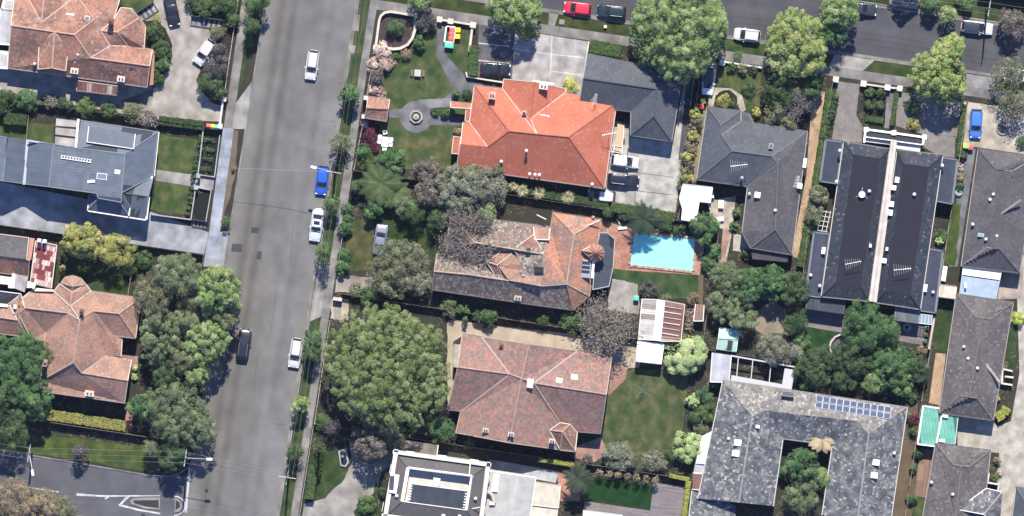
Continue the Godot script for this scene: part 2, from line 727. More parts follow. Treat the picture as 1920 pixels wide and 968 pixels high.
func _windows(parent: Node3D, poly: PackedVector2Array, floor_y: float, eave: float) -> void:
	if window_mesh == null:
		var f := Shape.new()
		for s in [-1.0, 1.0]:
			f.box(Vector3(s * 0.62, 0, 0.02), Vector3(0.08, 1.3, 0.09), Color(0.75, 0.74, 0.7))
			f.box(Vector3(0, s * 0.61, 0.02), Vector3(1.16, 0.08, 0.09), Color(0.75, 0.74, 0.7))
		f.box(Vector3(0, 0, 0.015), Vector3(0.05, 1.14, 0.06), Color(0.75, 0.74, 0.7))
		window_mesh = f.mesh()
		var g := Shape.new()
		g.box(Vector3(0, 0, 0.006), Vector3(1.16, 1.14, 0.02), Color(0.03, 0.04, 0.05))
		pane_mesh = g.mesh()
	var cw := Geometry2D.is_polygon_clockwise(poly)
	for k in poly.size():
		var a := poly[k]
		var b := poly[(k + 1) % poly.size()]
		var l := a.distance_to(b)
		if l < 3.0:
			continue
		var d := (b - a) / l
		var out := Vector2(d.y, -d.x) if not cw else Vector2(-d.y, d.x)
		var many := int(l / 4.0) if l > 4.0 else 1
		for j in many:
			var at := a + d * l * (j + 0.5) / many
			var w := put("window", window_mesh, "plain", parent)
			w.position = Vector3(at.x + out.x * 0.01, minf(floor_y + 1.6, eave - 0.9), at.y + out.y * 0.01)
			w.rotation.y = atan2(out.x, out.y)
			put("pane", pane_mesh, "glass", w)

func chimney(parent: Node3D, x: float, y: float, base: float, top: float, w := 0.8, d := 0.5, col := Color(0.3, 0.14, 0.1), cap := Color(0.55, 0.52, 0.46), yaw := -0.14) -> void:
	var s := Shape.new()
	s.box(spot(x, y, (base + top) * 0.5), Vector3(w, top - base, d), col, yaw)
	s.box(spot(x, y, top + 0.05), Vector3(w + 0.16, 0.12, d + 0.16), cap, yaw)
	var c := put("chimney", s, "stone", parent)
	for k in [-1, 1]:
		var q := Shape.new()
		var off := Vector3(w * 0.22 * k, 0, 0).rotated(Vector3.UP, yaw)
		q.lathe(spot(x, y, top + 0.1) + off, [Vector2(0.12, 0), Vector2(0.1, 0.28), Vector2(0.13, 0.32), Vector2(0.07, 0.32), Vector2(0.06, 0.05), Vector2(0.0, 0.05)], 10, Color(0.32, 0.15, 0.1))
		put("chimney_pot", q, "stone", c)

# a box of any kind standing on a roof (skylight, vent, air conditioner)
func roof_box(parent: Node3D, called: String, x: float, y: float, h: float, size: Vector3, col: Color, yaw := -0.14, material := "plain", pane := Color(0, 0, 0, 0)) -> void:
	var s := Shape.new()
	s.box(spot(x, y, h), size, col, yaw)
	var o := put(called, s, material, parent)
	if pane.a > 0.0:
		var g := Shape.new()
		g.box(spot(x, y, h + size.y * 0.5 + 0.005), Vector3(size.x - 0.16, 0.03, size.z - 0.16), pane, yaw)
		put("pane", g, "glass", o)

func vent(parent: Node3D, x: float, y: float, h: float, col := Color(0.7, 0.7, 0.68)) -> void:
	var s := Shape.new()
	s.lathe(spot(x, y, h - 0.4), [Vector2(0.13, 0.0), Vector2(0.13, 0.55), Vector2(0.24, 0.62), Vector2(0.26, 0.75), Vector2(0.16, 0.9), Vector2(0.0, 0.93)], 12, col)
	put("roof_vent", s, "sheet", parent)

func aerial(parent: Node3D, x: float, y: float, h: float, yaw: float, size := 1.0) -> void:
	var s := Shape.new()
	var at := spot(x, y, h)
	var col := Color(0.72, 0.72, 0.72)
	s.tube(at - Vector3.UP * 1.2, at + Vector3.UP * 1.6, 0.035, 0.025, col, 6)
	var along := Vector3(cos(yaw), 0, -sin(yaw))
	var across := Vector3(sin(yaw), 0, cos(yaw))
	var top := at + Vector3.UP * 1.5
	s.tube(top - along * 1.1 * size, top + along * 1.1 * size, 0.035, 0.035, col, 6)
	for k in 8:
		var c := top + along * size * (-1.0 + k * 0.28)
		var l := size * (0.75 - 0.06 * k)
		s.tube(c - across * l, c + across * l, 0.016, 0.016, col, 5)
	put("aerial", s, "steel", parent)

# ---------------------------------------------------------------- ground, roads, paths
func kerb_e(y: float) -> float: return 672.0 - 0.155 * y
func path_e(y: float) -> float: return 694.0 - 0.155 * y
func front_e(y: float) -> float: return 709.0 - 0.155 * y
func kerb_w(y: float) -> float: return 497.0 - 0.157 * y
func front_w(y: float) -> float: return 453.0 - 0.143 * y
func kerb_p(x: float) -> float: return 22.0 + 0.146 * (x - 1030.0)
func path_p(x: float) -> float: return 47.0 + 0.146 * (x - 1030.0)
func kerb_n(x: float) -> float: return 12.0 + 0.152 * (x - 1670.0)

# a thin sheet on the ground at one of the levels 1, 2, 3 ... (4 mm apart)
func sheet(called: String, pts: Array, level: float, material: String, col: Color) -> MeshInstance3D:
	var s := Shape.new()
	var poly := outline(pts)
	s.flat(poly, level * 0.004, col)
	if called != "garden_bed":
		covered.append(poly)
	return struct(put(called, s, material))

func soft(pts: Array, rough := 1.4, step := 9.0) -> Array:
	# the same outline with an uneven, worn edge
	var o := []
	for k in range(0, pts.size(), 2):
		var a := Vector2(pts[k], pts[k + 1])
		var b := Vector2(pts[(k + 2) % pts.size()], pts[(k + 3) % pts.size()])
		var n := maxi(1, int(a.distance_to(b) / step))
		for j in n:
			var p := a.lerp(b, float(j) / n) + Vector2(rng.randf_range(-rough, rough), rng.randf_range(-rough, rough))
			o.append(p.x)
			o.append(p.y)
	return o

func lawn(pts: Array, level: float, col: Color) -> MeshInstance3D:
	return sheet("lawn", soft(pts), level, "grass", col)

# small pieces laid flat: pavers, bricks, deck boards
func paved(called: String, piece: String, pts: Array, level: float, material: String, p: String, wide: float, deep: float, yaw: float, shift := 0.5) -> MeshInstance3D:
	var o := sheet(called, pts, level, "soil", palette[p].b * 0.45)
	var s := Shape.new()
	var along := Vector2(cos(yaw), -sin(yaw))
	lay(s, outline(pts), along, Vector2(-along.y, along.x), wide, deep, level_plane(level * 0.004 + 0.004), palette[p], 0.0, 0.0, shift, 0.014)
	stuff(put(piece, s, material, o))
	return o

# one slab after another along a path from a to b (pixels), each a piece of its own
func slabs(o: Node3D, called: String, a: Vector2, b: Vector2, across: float, step: float, y: float, cols: Array, material := "concrete", shear := 0.0) -> void:
	var p0 := plan(a.x, a.y)
	var p1 := plan(b.x, b.y)
	var d := (p1 - p0).normalized()
	var q := Vector2(-d.y, d.x)
	var n := maxi(1, roundi(p0.distance_to(p1) / step))
	var l := p0.distance_to(p1) / n
	var kinds := []
	for c in cols:
		var s := Shape.new()
		var w := across * 0.5
		s.slab(PackedVector2Array([d * (-l * 0.5 + 0.012) - q * w, d * (l * 0.5 - 0.012) - q * w, d * (l * 0.5 - 0.012) + q * w, d * (-l * 0.5 + 0.012) + q * w]), -0.05, 0.0, c)
		kinds.append(s.mesh())
	for k in n:
		var c := p0 + d * l * (k + 0.5)
		var m := put(called, kinds[rng.randi() % kinds.size()], material, o)
		m.position = Vector3(c.x, y + rng.randf_range(-0.002, 0.002), c.y)

func block(called: String, pts: Array, col: Color) -> void:
	var s := Shape.new()
	s.slab(outline(pts), -0.13, 0.0, col)
	struct(put(called, s, "soil"))

func kerb(pts: Array) -> void:
	# concrete kerb stone and channel along the edge of a block, pts run along the edge with the road on the left
	var s := Shape.new()
	var line := outline(pts)
	for k in line.size() - 1:
		var a := line[k]
		var b := line[k + 1]
		var l := a.distance_to(b)
		var d := (b - a) / l
		var q := Vector2(d.y, -d.x)   # towards the road
		var many := maxi(1, int(l / 3.0))
		for j in many:
			var s0 := a + d * l * j / many
			var s1 := a + d * (l * (j + 1) / many - 0.015)
			var kk := rng.randf_range(0.85, 1.08)
			var col := Color(0.3, 0.29, 0.27) * kk
			var A := Vector3(s0.x, 0, s0.y)
			var B := Vector3(s1.x, 0, s1.y)
			var Q := Vector3(q.x, 0, q.y)
			s.quad(A - Q * 0.16 + Vector3.UP * 0.006, B - Q * 0.16 + Vector3.UP * 0.006, B + Q * 0.03 + Vector3.UP * 0.006, A + Q * 0.03 + Vector3.UP * 0.006, col)
			s.quad(A + Q * 0.03 + Vector3.UP * 0.006, B + Q * 0.03 + Vector3.UP * 0.006, B + Q * 0.06 - Vector3.UP * 0.112, A + Q * 0.06 - Vector3.UP * 0.112, col)
			s.quad(A + Q * 0.06 - Vector3.UP * 0.112, B + Q * 0.06 - Vector3.UP * 0.112, B + Q * 0.42 - Vector3.UP * 0.108, A + Q * 0.42 - Vector3.UP * 0.108, col * 0.9)
	struct(put("kerb", s, "concrete"))

func road(called: String, left: Array, right: Array, y: float, bands: Array, n: int, flip := false) -> void:
	# wheel tracks and oil wear run along the road; they are in the asphalt itself
	var s := Shape.new()
	var rows := []
	var cols := []
	for j in n + 1:
		var row := []
		for i in bands.size():
			var t: float = float(i) / (bands.size() - 1)
			var a := plan(lerpf(left[0], left[2], float(j) / n), lerpf(left[1], left[3], float(j) / n))
			var b := plan(lerpf(right[0], right[2], float(j) / n), lerpf(right[1], right[3], float(j) / n))
			var p := a.lerp(b, t)
			row.append(Vector3(p.x, y, p.y))
			var k: float = 1.0 + 0.1 * mottle.get_noise_2d(p.x * 2.2, p.y * 0.5) + rng.randf_range(-0.015, 0.015)
			var c: Color = bands[i]
			cols.append(Color(c.r * k, c.g * k, c.b * k))
		rows.append(row)
	s.grid(rows, Color.WHITE, flip)
	for i in cols.size():
		s.c[i] = cols[i]
		s.n[i] = Vector3.UP
	struct(put(called, s, "asphalt"))

func mark(pts: Array, col := Color(0.62, 0.62, 0.6), y := -0.1) -> void:
	var s := Shape.new()
	s.flat(outline(pts), y, col)
	struct(put("road_marking", s, "stained"))

func disc(x: float, y: float, r: float, n := 28, a0 := 0.0, squash := 1.0) -> Array:
	var o := []
	for k in n:
		var t := a0 + TAU * k / n
		o.append(x + cos(t) * r)
		o.append(y + sin(t) * r * squash)
	return o

func make_ground() -> void:
	var far := Shape.new()
	far.flat(PackedVector2Array([Vector2(-3000, -3000), Vector2(3000, -3000), Vector2(3000, 3000), Vector2(-3000, 3000)]), -0.2, Color(0.09, 0.1, 0.06))
	struct(put("ground", far, "soil"))
	var B0 := Color(0.27, 0.26, 0.245)
	var B1 := Color(0.235, 0.225, 0.212)
	var B2 := Color(0.17, 0.163, 0.157)
	var B3 := Color(0.225, 0.222, 0.22)
	var B4 := Color(0.25, 0.25, 0.252)
	road("main_road", [kerb_w(-260) - 3, -260, kerb_w(1240) - 3, 1240], [kerb_e(-260) + 3, -260, kerb_e(1240) + 3, 1240], -0.12, [B0, B0, B1, B2, B1, B2, B1, B3, B1, B3, B4, B3, B4, B4, B0, B0], 60)
	var P0 := Color(0.13, 0.133, 0.15)
	var P1 := Color(0.11, 0.113, 0.13)
	var P2 := Color(0.12, 0.122, 0.14)
	road("side_street", [690, kerb_n(690) - 3, 2300, kerb_n(2300) - 3], [600, kerb_p(600) + 3, 2300, kerb_p(2300) + 3], -0.124, [P0, P1, P2, P1, P0, P2, P1, P1, P2, P0], 50, true)
	road("cross_street", [-500, 757, 410, 905], [-500, 865, 470, 1025], -0.124, [P0 * 1.25, P1 * 1.25, P2 * 1.2, P1 * 1.25, P0 * 1.2, P2 * 1.25, P0 * 1.3], 20, true)
	var land := Color(0.066, 0.064, 0.048)
	block("terrain", [kerb_e(1240), 1240, kerb_e(0), 0, 676, -18, 684, -26, 700, -27, 1030, kerb_p(1030), 2300, kerb_p(2300), 2300, 1240], land)
	block("terrain", [760, kerb_n(760), 2300, kerb_n(2300), 2300, -400, 760, -400], land)
	block("terrain", [kerb_w(-260), -260, kerb_w(835), 835, 362, 858, 352, 876, 335, 888, 315, 893, 280, 891, 75, 856, -500, 763, -500, -260], land)
	block("terrain", [-500, 862, 75, 955, 320, 1000, 330, 1240, -500, 1240], land)
	kerb([kerb_e(1240), 1240, kerb_e(0), 0, 676, -18, 684, -26, 700, -27, 1030, kerb_p(1030), 2300, kerb_p(2300)])
	kerb([2300, kerb_n(2300), 760, kerb_n(760)])
	kerb([-500, 763, 75, 856, 280, 891, 315, 893, 335, 888, 352, 876, 362, 858, kerb_w(835), 835, kerb_w(-260), -260])
	kerb([320, 1000, 75, 955, -500, 862])
	# nature strips
	var G := Color(0.18, 0.2, 0.12)
	var Gd := Color(0.14, 0.175, 0.09)
	var Gdry := Color(0.2, 0.19, 0.1)
	for span in [[-60, 488], [600, 1040]]:
		var a: float = span[0]
		var b: float = span[1]
		sheet("nature_strip", soft([kerb_e(a) + 3, a, path_e(a), a, path_e(b), b, kerb_e(b) + 3, b]), 1, "grass", G)
	sheet("nature_strip", soft([720, kerb_p(720) + 3, 1172, kerb_p(1172) + 3, 1172, path_p(1172), 720, path_p(720)]), 1, "grass", Color(0.16, 0.165, 0.085))
	sheet("nature_strip", soft([1172, kerb_p(1172) + 3, 1566, kerb_p(1566) + 3, 1566, path_p(1566), 1172, path_p(1172)]), 1, "grass", G)
	sheet("nature_strip", soft([1630, kerb_p(1630) + 3, 1812, kerb_p(1812) + 3, 1812, path_p(1812), 1618, path_p(1618)]), 1, "grass", Gd)
	sheet("nature_strip", soft([1872, kerb_p(1872) + 3, 2100, kerb_p(2100) + 3, 2100, path_p(2100), 1855, path_p(1855)]), 1, "grass", Gd)
	sheet("nature_strip", soft([1440, kerb_n(1440) - 4, 1665, kerb_n(1665) - 4, 1665, kerb_n(1665) - 40, 1440, kerb_n(1440) - 40]), 1, "grass", Gd)
	sheet("nature_strip", soft([1722, kerb_n(1722) - 4, 2100, kerb_n(2100) - 4, 2100, kerb_n(2100) - 44, 1722, kerb_n(1722) - 44]), 1, "grass", G)
	sheet("nature_strip", soft([466, -60, 500, -60, 475, 62, 445, 190, 448, 100]), 1, "grass", Gd)
	sheet("nature_strip", soft([430, 243, 446, 246, 441, 330, 412, 434, 403, 434, 418, 330]), 1, "soil", Color(0.25, 0.19, 0.14))
	sheet("nature_strip", soft([-100, 795, 70, 816, 150, 822, 270, 838, 278, 885, 75, 852, -100, 826]), 1, "grass", Color(0.2, 0.235, 0.1))
	# driveway crossings
	var CB := Color(0.36, 0.34, 0.31)
	sheet("driveway_crossing", [kerb_e(492), 492, path_e(492), 492, path_e(594), 594, kerb_e(604), 604], 1.5, "concrete", Color(0.34, 0.33, 0.3))
	sheet("driveway_crossing", [1030, kerb_p(1030), 1048, kerb_p(1048), 1040, path_p(1040), 1028, path_p(1028)], 1.5, "concrete", CB)
	sheet("driveway_crossing", [1566, kerb_p(1566), 1642, kerb_p(1642), 1618, path_p(1618), 1555, path_p(1555)], 1.5, "concrete", Color(0.42, 0.4, 0.37))
	sheet("driveway_crossing", [1812, kerb_p(1812), 1878, kerb_p(1878), 1858, path_p(1858), 1812, path_p(1812)], 1.5, "concrete", Color(0.32, 0.32, 0.33))
	sheet("driveway_crossing", [1670, -30, 1726, -20, 1722, kerb_n(1722), 1668, kerb_n(1668)], 1.5, "concrete", Color(0.38, 0.33, 0.3))
	sheet("driveway_crossing", [443, 192, 474, 150, kerb_w(242), 242, 428, 242, 430, 205], 1.5, "concrete", Color(0.36, 0.35, 0.33))
	sheet("driveway_crossing", [392, 436, kerb_w(436) + 1, 434, kerb_w(500), 500, 380, 500], 1.5, "concrete", Color(0.38, 0.4, 0.45))
	for q in [[664, 27, 675, 28, 672, 58, 660, 57], [656, 85, 667, 85, 664, 101, 655, 100], [1049, 36, 1059, 37, 1058, 46, 1048, 45], [628, 560, 640, 556, 640, 596, 625, 600]]:
		sheet("service_cover", q, 2, "concrete", Color(0.33, 0.31, 0.27))
	# footpaths, slab by slab
	var grey_slabs := [Color(0.27, 0.26, 0.25), Color(0.24, 0.235, 0.23), Color(0.3, 0.29, 0.27), Color(0.255, 0.25, 0.25)]
	var f1: Node3D = sheet("footpath", [path_e(-60), -60, front_e(-60), -60, front_e(1040), 1040, path_e(1040), 1040], 1.2, "concrete", Color(0.12, 0.12, 0.12))
	slabs(f1, "paving_slab", Vector2((path_e(-20) + front_e(-20)) * 0.5, -20), Vector2((path_e(990) + front_e(990)) * 0.5, 990), 1.12, 1.5, 0.012, grey_slabs)
	var f2: Node3D = sheet("footpath", [690, path_p(690), 2000, path_p(2000), 2000, path_p(2000) + 18, 700, path_p(700) + 18], 1.2, "concrete", Color(0.12, 0.12, 0.12))
	slabs(f2, "paving_slab", Vector2(706, path_p(706) + 9), Vector2(1940, path_p(1940) + 9), 1.4, 1.5, 0.012, grey_slabs)
	var f3: Node3D = sheet("footpath", [front_w(-60), -60, front_w(-60) + 17, -60, front_w(500) + 17, 500, front_w(500), 500], 1.2, "concrete", Color(0.12, 0.12, 0.13))
	slabs(f3, "paving_slab", Vector2(front_w(-20) + 8.5, -20), Vector2(front_w(240) + 8.5, 240), 1.25, 1.5, 0.012, [Color(0.3, 0.28, 0.26), Color(0.26, 0.24, 0.23)])
	slabs(f3, "paving_slab", Vector2(front_w(240) + 9.5, 240), Vector2(front_w(480) + 11.5, 480), 1.6, 1.5, 0.014, [Color(0.37, 0.4, 0.47), Color(0.34, 0.37, 0.44), Color(0.39, 0.42, 0.49)])
	# patches and covers in the road
	for q in [[482, 471, 491, 472, 489, 487, 480, 486], [472, 426, 486, 427, 484, 438, 470, 437], [435, 457, 455, 458, 453, 473, 433, 472]]:
		var s := Shape.new()
		s.flat(outline(q), -0.112, Color(0.1, 0.098, 0.1))
		struct(put("road_patch", s, "asphalt"))
	for q in [disc(387, 921, 3.5, 14), disc(268, 968, 4, 14), disc(1463, 66, 4, 14)]:
		var s := Shape.new()
		s.flat(outline(q), -0.108, Color(0.05, 0.05, 0.055))
		struct(put("manhole_cover", s, "steel"))
	# cracks and sealed joints in the old asphalt
	for k in 7:
		var y := rng.randf_range(10.0, 960.0)
		var x := lerpf(kerb_w(y), kerb_e(y), rng.randf_range(0.06, 0.94))
		var along := k % 3 != 0
		var s := Shape.new()
		var p := Vector2(x, y)
		for j in 9:
			var q := p + (Vector2(rng.randf_range(-2.5, 1.2), rng.randf_range(5, 12)) if along else Vector2(rng.randf_range(4, 9), rng.randf_range(-1, 2.4)))
			if q.x > kerb_e(q.y) - 6.0:
				break
			var d := (q - p).normalized().orthogonal() * rng.randf_range(0.2, 0.35)
			s.flat(outline([p.x - d.x, p.y - d.y, q.x - d.x, q.y - d.y, q.x + d.x, q.y + d.y, p.x + d.x, p.y + d.y]), -0.114, Color(0.1, 0.098, 0.095))
			p = q
		struct(put("road_crack", s, "asphalt"))
	# white lines and the splitter island of the cross street
	var w := Color(0.6, 0.6, 0.6)
	mark([353, 877, 357, 877, 350, 962, 346, 961], w)
	mark([38, 911, 110, 922, 110, 924, 38, 913], w)
	mark([143, 925, 190, 929, 300, 929, 300, 931, 190, 932, 143, 930], w)
	mark([224, 945, 236, 931, 244, 931, 228, 946], w)
	mark([195, 935, 203, 930, 208, 930, 198, 937], w)
	mark([222, 945, 260, 955, 300, 962, 300, 965, 258, 958, 222, 949], w)
	var ring_out := []
	var ring_in := []
	for k in 13:
		var t := -PI / 2 + PI * k / 12
		ring_out.append_array([326 + cos(t) * 22, 949 + sin(t) * 19])
		ring_in.push_front([326 + cos(t) * 20, 949 + sin(t) * 17])
	for q in ring_in:
		ring_out.append_array(q)
	mark(ring_out, w)
	var isl := Shape.new()
	isl.slab(outline([243, 938, 252, 934, 300, 933, 300, 957, 270, 954, 246, 946]), -0.13, 0.02, Color(0.3, 0.3, 0.29))
	isl.slab(outline([327, 934, 334, 936, 341, 943, 342, 951, 337, 959, 327, 962]), -0.13, 0.02, Color(0.3, 0.3, 0.29))
	tag(put("traffic_island", isl, "concrete"), "low concrete splitter island outlined in white at the cross street", "traffic island")
	var isl_in := Shape.new()
	isl_in.flat(outline([250, 939, 297, 938, 297, 953, 272, 950, 251, 944]), 0.026, Color(0.06, 0.06, 0.055))
	isl_in.flat(outline([329, 938, 336, 943, 337, 951, 329, 957]), 0.026, Color(0.06, 0.06, 0.055))
	struct(put("island_infill_paving", isl_in, "asphalt"))

func make_lots() -> void:
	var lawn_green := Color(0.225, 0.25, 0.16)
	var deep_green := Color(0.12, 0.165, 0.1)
	# --- north-west house with the round driveway
	sheet("driveway", [250, -30, 446, -30, 436, 60, 415, 228, 300, 224, 232, 212, 228, 188, 285, 168], 1, "concrete", Color(0.42, 0.395, 0.355))
	sheet("paving", [-30, 120, 290, 160, 285, 200, 235, 214, 80, 186, -30, 165], 1, "stained", Color(0.4, 0.37, 0.34))
	sheet("garden_bed", soft([262, 40, 290, 38, 310, 55, 323, 85, 322, 115, 308, 142, 286, 162, 280, 125, 270, 90]), 2, "soil", Color(0.05, 0.05, 0.03))
	sheet("garden_bed", soft([436, 52, 405, 75, 402, 112, 380, 122, 368, 150, 378, 175, 402, 195, 420, 200]), 2, "soil", Color(0.06, 0.05, 0.045))
	sheet("garden_bed", soft([345, -30, 460, -30, 447, 40, 437, 62, 392, 62, 390, 48, 360, 25]), 2, "soil", Color(0.05, 0.05, 0.03))
	lawn([225, -20, 290, -20, 288, 10, 262, 30, 228, 20], 2, lawn_green)
	# --- metal-roofed house below it
	sheet("driveway", [-30, 335, 285, 398, 392, 436, 382, 480, 200, 452, -30, 418], 1, "concrete", Color(0.36, 0.38, 0.42))
	lawn([296, 252, 372, 262, 358, 330, 288, 318], 1, Color(0.25, 0.268, 0.17))
	lawn([286, 337, 357, 350, 346, 404, 281, 394], 1, Color(0.25, 0.268, 0.17))
	sheet("garden_path", [290, 318, 402, 333, 399, 356, 287, 338], 2, "concrete", Color(0.36, 0.36, 0.35))
	sheet("garden_bed", soft([372, 250, 412, 256, 402, 330, 360, 326]), 1.5, "soil", Color(0.025, 0.028, 0.025))
	sheet("garden_bed", soft([360, 350, 398, 358, 386, 414, 346, 408]), 1.5, "soil", Color(0.025, 0.028, 0.025))
	lawn([-30, 215, 102, 236, 102, 270, -30, 252], 1, lawn_green)
	var yard: Node3D = sheet("courtyard", [102, 218, 150, 224, 146, 280, 100, 272], 1, "soil", Color(0.05, 0.05, 0.055))
	for q in [[105, 222, 149, 227, 147, 239, 104, 236], [104, 239, 147, 243, 146, 257, 103, 252], [103, 256, 146, 261, 145, 276, 102, 271]]:
		var s := Shape.new()
		s.slab(outline(q), 0.0, 0.04, Color(0.5, 0.49, 0.5))
		put("paving_slab", s, "concrete", yard)
	# --- houses in the south-west
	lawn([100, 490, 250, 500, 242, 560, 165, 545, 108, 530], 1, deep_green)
	sheet("garden_path", [229, 664, 258, 668, 258, 690, 228, 686], 1, "concrete", Color(0.4, 0.25, 0.22))
	sheet("garden_path", soft([238, 762, 248, 764, 247, 808, 231, 806]), 1, "soil", Color(0.5, 0.27, 0.22))
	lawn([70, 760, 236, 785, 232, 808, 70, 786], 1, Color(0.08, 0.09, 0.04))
	# --- corner house with the orange roof
	lawn([front_e(45) + 4, 95, 780, 90, 822, 42, 885, 48, 876, 150, 905, 156, 882, 165, 872, 262, 858, 318, 720, 318, 668, 300], 1, lawn_green)
	lawn([760, 250, 856, 262, 850, 316, 720, 316, 722, 280], 2, Color(0.3, 0.275, 0.19))
	sheet("garden_bed", soft([709, 88, 712, 38, 724, 25, 778, 32, 776, 55, 766, 80, 744, 91]), 2, "soil", Color(0.1, 0.075, 0.075))
	sheet("garden_bed", soft([680, 228, 712, 232, 708, 285, 672, 290]), 2, "soil", Color(0.09, 0.028, 0.04))
	sheet("garden_path", [820, 40, 838, 46, 834, 100, 880, 152, 905, 156, 902, 174, 866, 176, 848, 190, 832, 200, 826, 190, 850, 168, 818, 104], 2, "concrete", Color(0.17, 0.17, 0.185))
	sheet("garden_path", disc(780, 219, 30, 26), 2.5, "concrete", Color(0.19, 0.19, 0.21))
	sheet("garden_path", [730, 206, 756, 203, 756, 222, 729, 220], 3, "concrete", Color(0.18, 0.18, 0.2))
	sheet("garden_path", [782, 187, 845, 184, 846, 200, 806, 203], 3.5, "concrete", Color(0.25, 0.25, 0.26))
	sheet("garden_path", [806, 220, 866, 217, 872, 236, 800, 234], 3, "concrete", Color(0.15, 0.15, 0.17))
	sheet("car_park", [898, 44, 965, 56, 960, 150, 895, 143], 1, "stained", Color(0.13, 0.13, 0.145))
	sheet("car_park", [965, 56, 1104, 78, 1090, 178, 1062, 176, 960, 150], 1, "stained", Color(0.4, 0.39, 0.385))
	for q in [[1034, 66, 1036, 66, 1033, 140, 1031, 140], [898, 80, 955, 86, 955, 88, 898, 82], [1033, 101, 1096, 107, 1096, 109, 1033, 103], [1031, 132, 1090, 140, 1090, 142, 1031, 134], [895, 112, 955, 118, 955, 119, 895, 114], [960, 90, 1033, 101, 1033, 103, 960, 92]]:
		mark(q, Color(0.6, 0.6, 0.58), 0.012)
	var rear := sheet("driveway", [1152, 225, 1182, 235, 1182, 258, 1262, 268, 1285, 140, 1302, 150, 1266, 405, 1180, 392, 1135, 380, 1100, 385, 1105, 352, 1130, 352], 1, "stained", Color(0.45, 0.44, 0.415))
	for q in [[1196, 300, 1197, 300, 1190, 388, 1189, 388], [1142, 352, 1262, 365, 1262, 366.3, 1142, 353.3], [1150, 318, 1262, 332, 1262, 333, 1150, 319]]:
		mark(q, Color(0.14, 0.14, 0.13), 0.012)
	sheet("garden_path", [1290, 130, 1318, 122, 1300, 150, 1283, 300, 1272, 300], 1.5, "asphalt", Color(0.12, 0.12, 0.13))
	# --- house with the pool
	lawn([655, 415, 705, 405, 700, 505, 640, 510], 1, Color(0.26, 0.22, 0.15))
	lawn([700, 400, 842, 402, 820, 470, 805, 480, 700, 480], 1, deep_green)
	sheet("driveway", soft([632, 517, 720, 520, 700, 548, 628, 548]), 2, "concrete", Color(0.36, 0.32, 0.28))
	paved("pool_terrace", "brick", [1146, 432, 1190, 432, 1310, 446, 1322, 452, 1312, 516, 1175, 507, 1147, 504], 2, "stone", "brick", 0.24, 0.12, 0.3)
	paved("garden_terrace", "brick", [1126, 412, 1152, 420, 1186, 430, 1146, 440, 1122, 440], 2, "stone", "brick", 0.24, 0.12, 0.7)
	sheet("driveway", soft([1143, 520, 1196, 534, 1200, 590, 1140, 580, 1140, 540]), 2, "stained", Color(0.38, 0.36, 0.33))
	lawn([1150, 505, 1310, 516, 1318, 530, 1305, 560, 1235, 560, 1196, 540, 1150, 520], 1, deep_green * 1.3)
	sheet("garden_path", soft([1310, 515, 1318, 516, 1318, 600, 1308, 600]), 2, "soil", Color(0.2, 0.17, 0.12))
	# --- house with the patchy red roof
	sheet("gravel_drive", soft([840, 600, 900, 606, 1075, 628, 1205, 648, 1198, 690, 1150, 690, 1085, 662, 866, 630, 850, 640, 856, 770, 840, 770, 838, 640]), 1, "soil", Color(0.7, 0.6, 0.46))
	sheet("driveway", soft([622, 560, 655, 562, 652, 600, 620, 598]), 1, "concrete", Color(0.5, 0.42, 0.34))
	lawn([1140, 735, 1172, 690, 1290, 700, 1282, 800, 1262, 872, 1130, 858, 1126, 820], 1, Color(0.265, 0.262, 0.185))
	paved("garden_terrace", "brick", [1146, 682, 1178, 688, 1172, 712, 1142, 742, 1138, 738], 2, "stone", "pinkbrick", 0.24, 0.12, 0.2)
	paved("garden_terrace", "brick", [1078, 838, 1126, 820, 1142, 850, 1112, 868, 1076, 858], 2, "stone", "pinkbrick", 0.24, 0.12, 0.2)
	sheet("garden_bed", soft([855, 800, 1080, 848, 1075, 868, 850, 832]), 1, "soil", Color(0.05, 0.045, 0.035))
	# --- parapet house at the bottom
	sheet("driveway", soft([655, 828, 742, 822, 738, 870, 715, 885, 705, 930, 662, 990, 560, 1000, 570, 945, 610, 935, 645, 890, 660, 870], 0.6), 1, "concrete", Color(0.36, 0.34, 0.31))
	lawn([578, 860, 620, 838, 648, 868, 655, 880, 640, 905, 604, 934, 570, 940], 2, Color(0.13, 0.175, 0.09))
	sheet("garden_bed", soft([672, 985, 662, 960, 700, 925, 706, 900, 715, 990]), 2, "grass", deep_green)
	sheet("terrace", [918, 862, 1048, 884, 1042, 906, 1005, 899, 916, 884], 1, "concrete", Color(0.5, 0.52, 0.55))
	paved("brick_path", "brick", [1044, 884, 1085, 892, 1088, 940, 1050, 940], 1, "stone", "brick", 0.24, 0.12, 0.1)
	sheet("artificial_lawn", [1106, 893, 1224, 912, 1219, 956, 1098, 938], 1, "grass", Color(0.035, 0.12, 0.045))
	paved("deck", "deck_board", [1226, 906, 1290, 914, 1282, 985, 1095, 985, 1096, 940, 1219, 958], 1, "timber", "greydeck", 2.4, 0.14, -0.14, 0.37)
	# --- dark slate house on the side street
	lawn([1345, 124, 1428, 132, 1424, 205, 1398, 212, 1388, 175, 1345, 164], 1, lawn_green)
	sheet("garden_path", [1334, 112, 1346, 118, 1340, 164, 1372, 166, 1392, 180, 1399, 206, 1390, 212, 1380, 188, 1366, 178, 1342, 178, 1338, 200, 1328, 200], 2, "concrete", Color(0.5, 0.46, 0.38))
	sheet("garden_bed", soft(disc(1362, 190, 21, 14)), 2.5, "soil", Color(0.04, 0.04, 0.03))
	paved("side_drive", "paver", [1524, 170, 1548, 172, 1516, 400, 1500, 486, 1484, 480, 1512, 330], 1, "stone", "tan", 0.4, 0.2, 1.4)
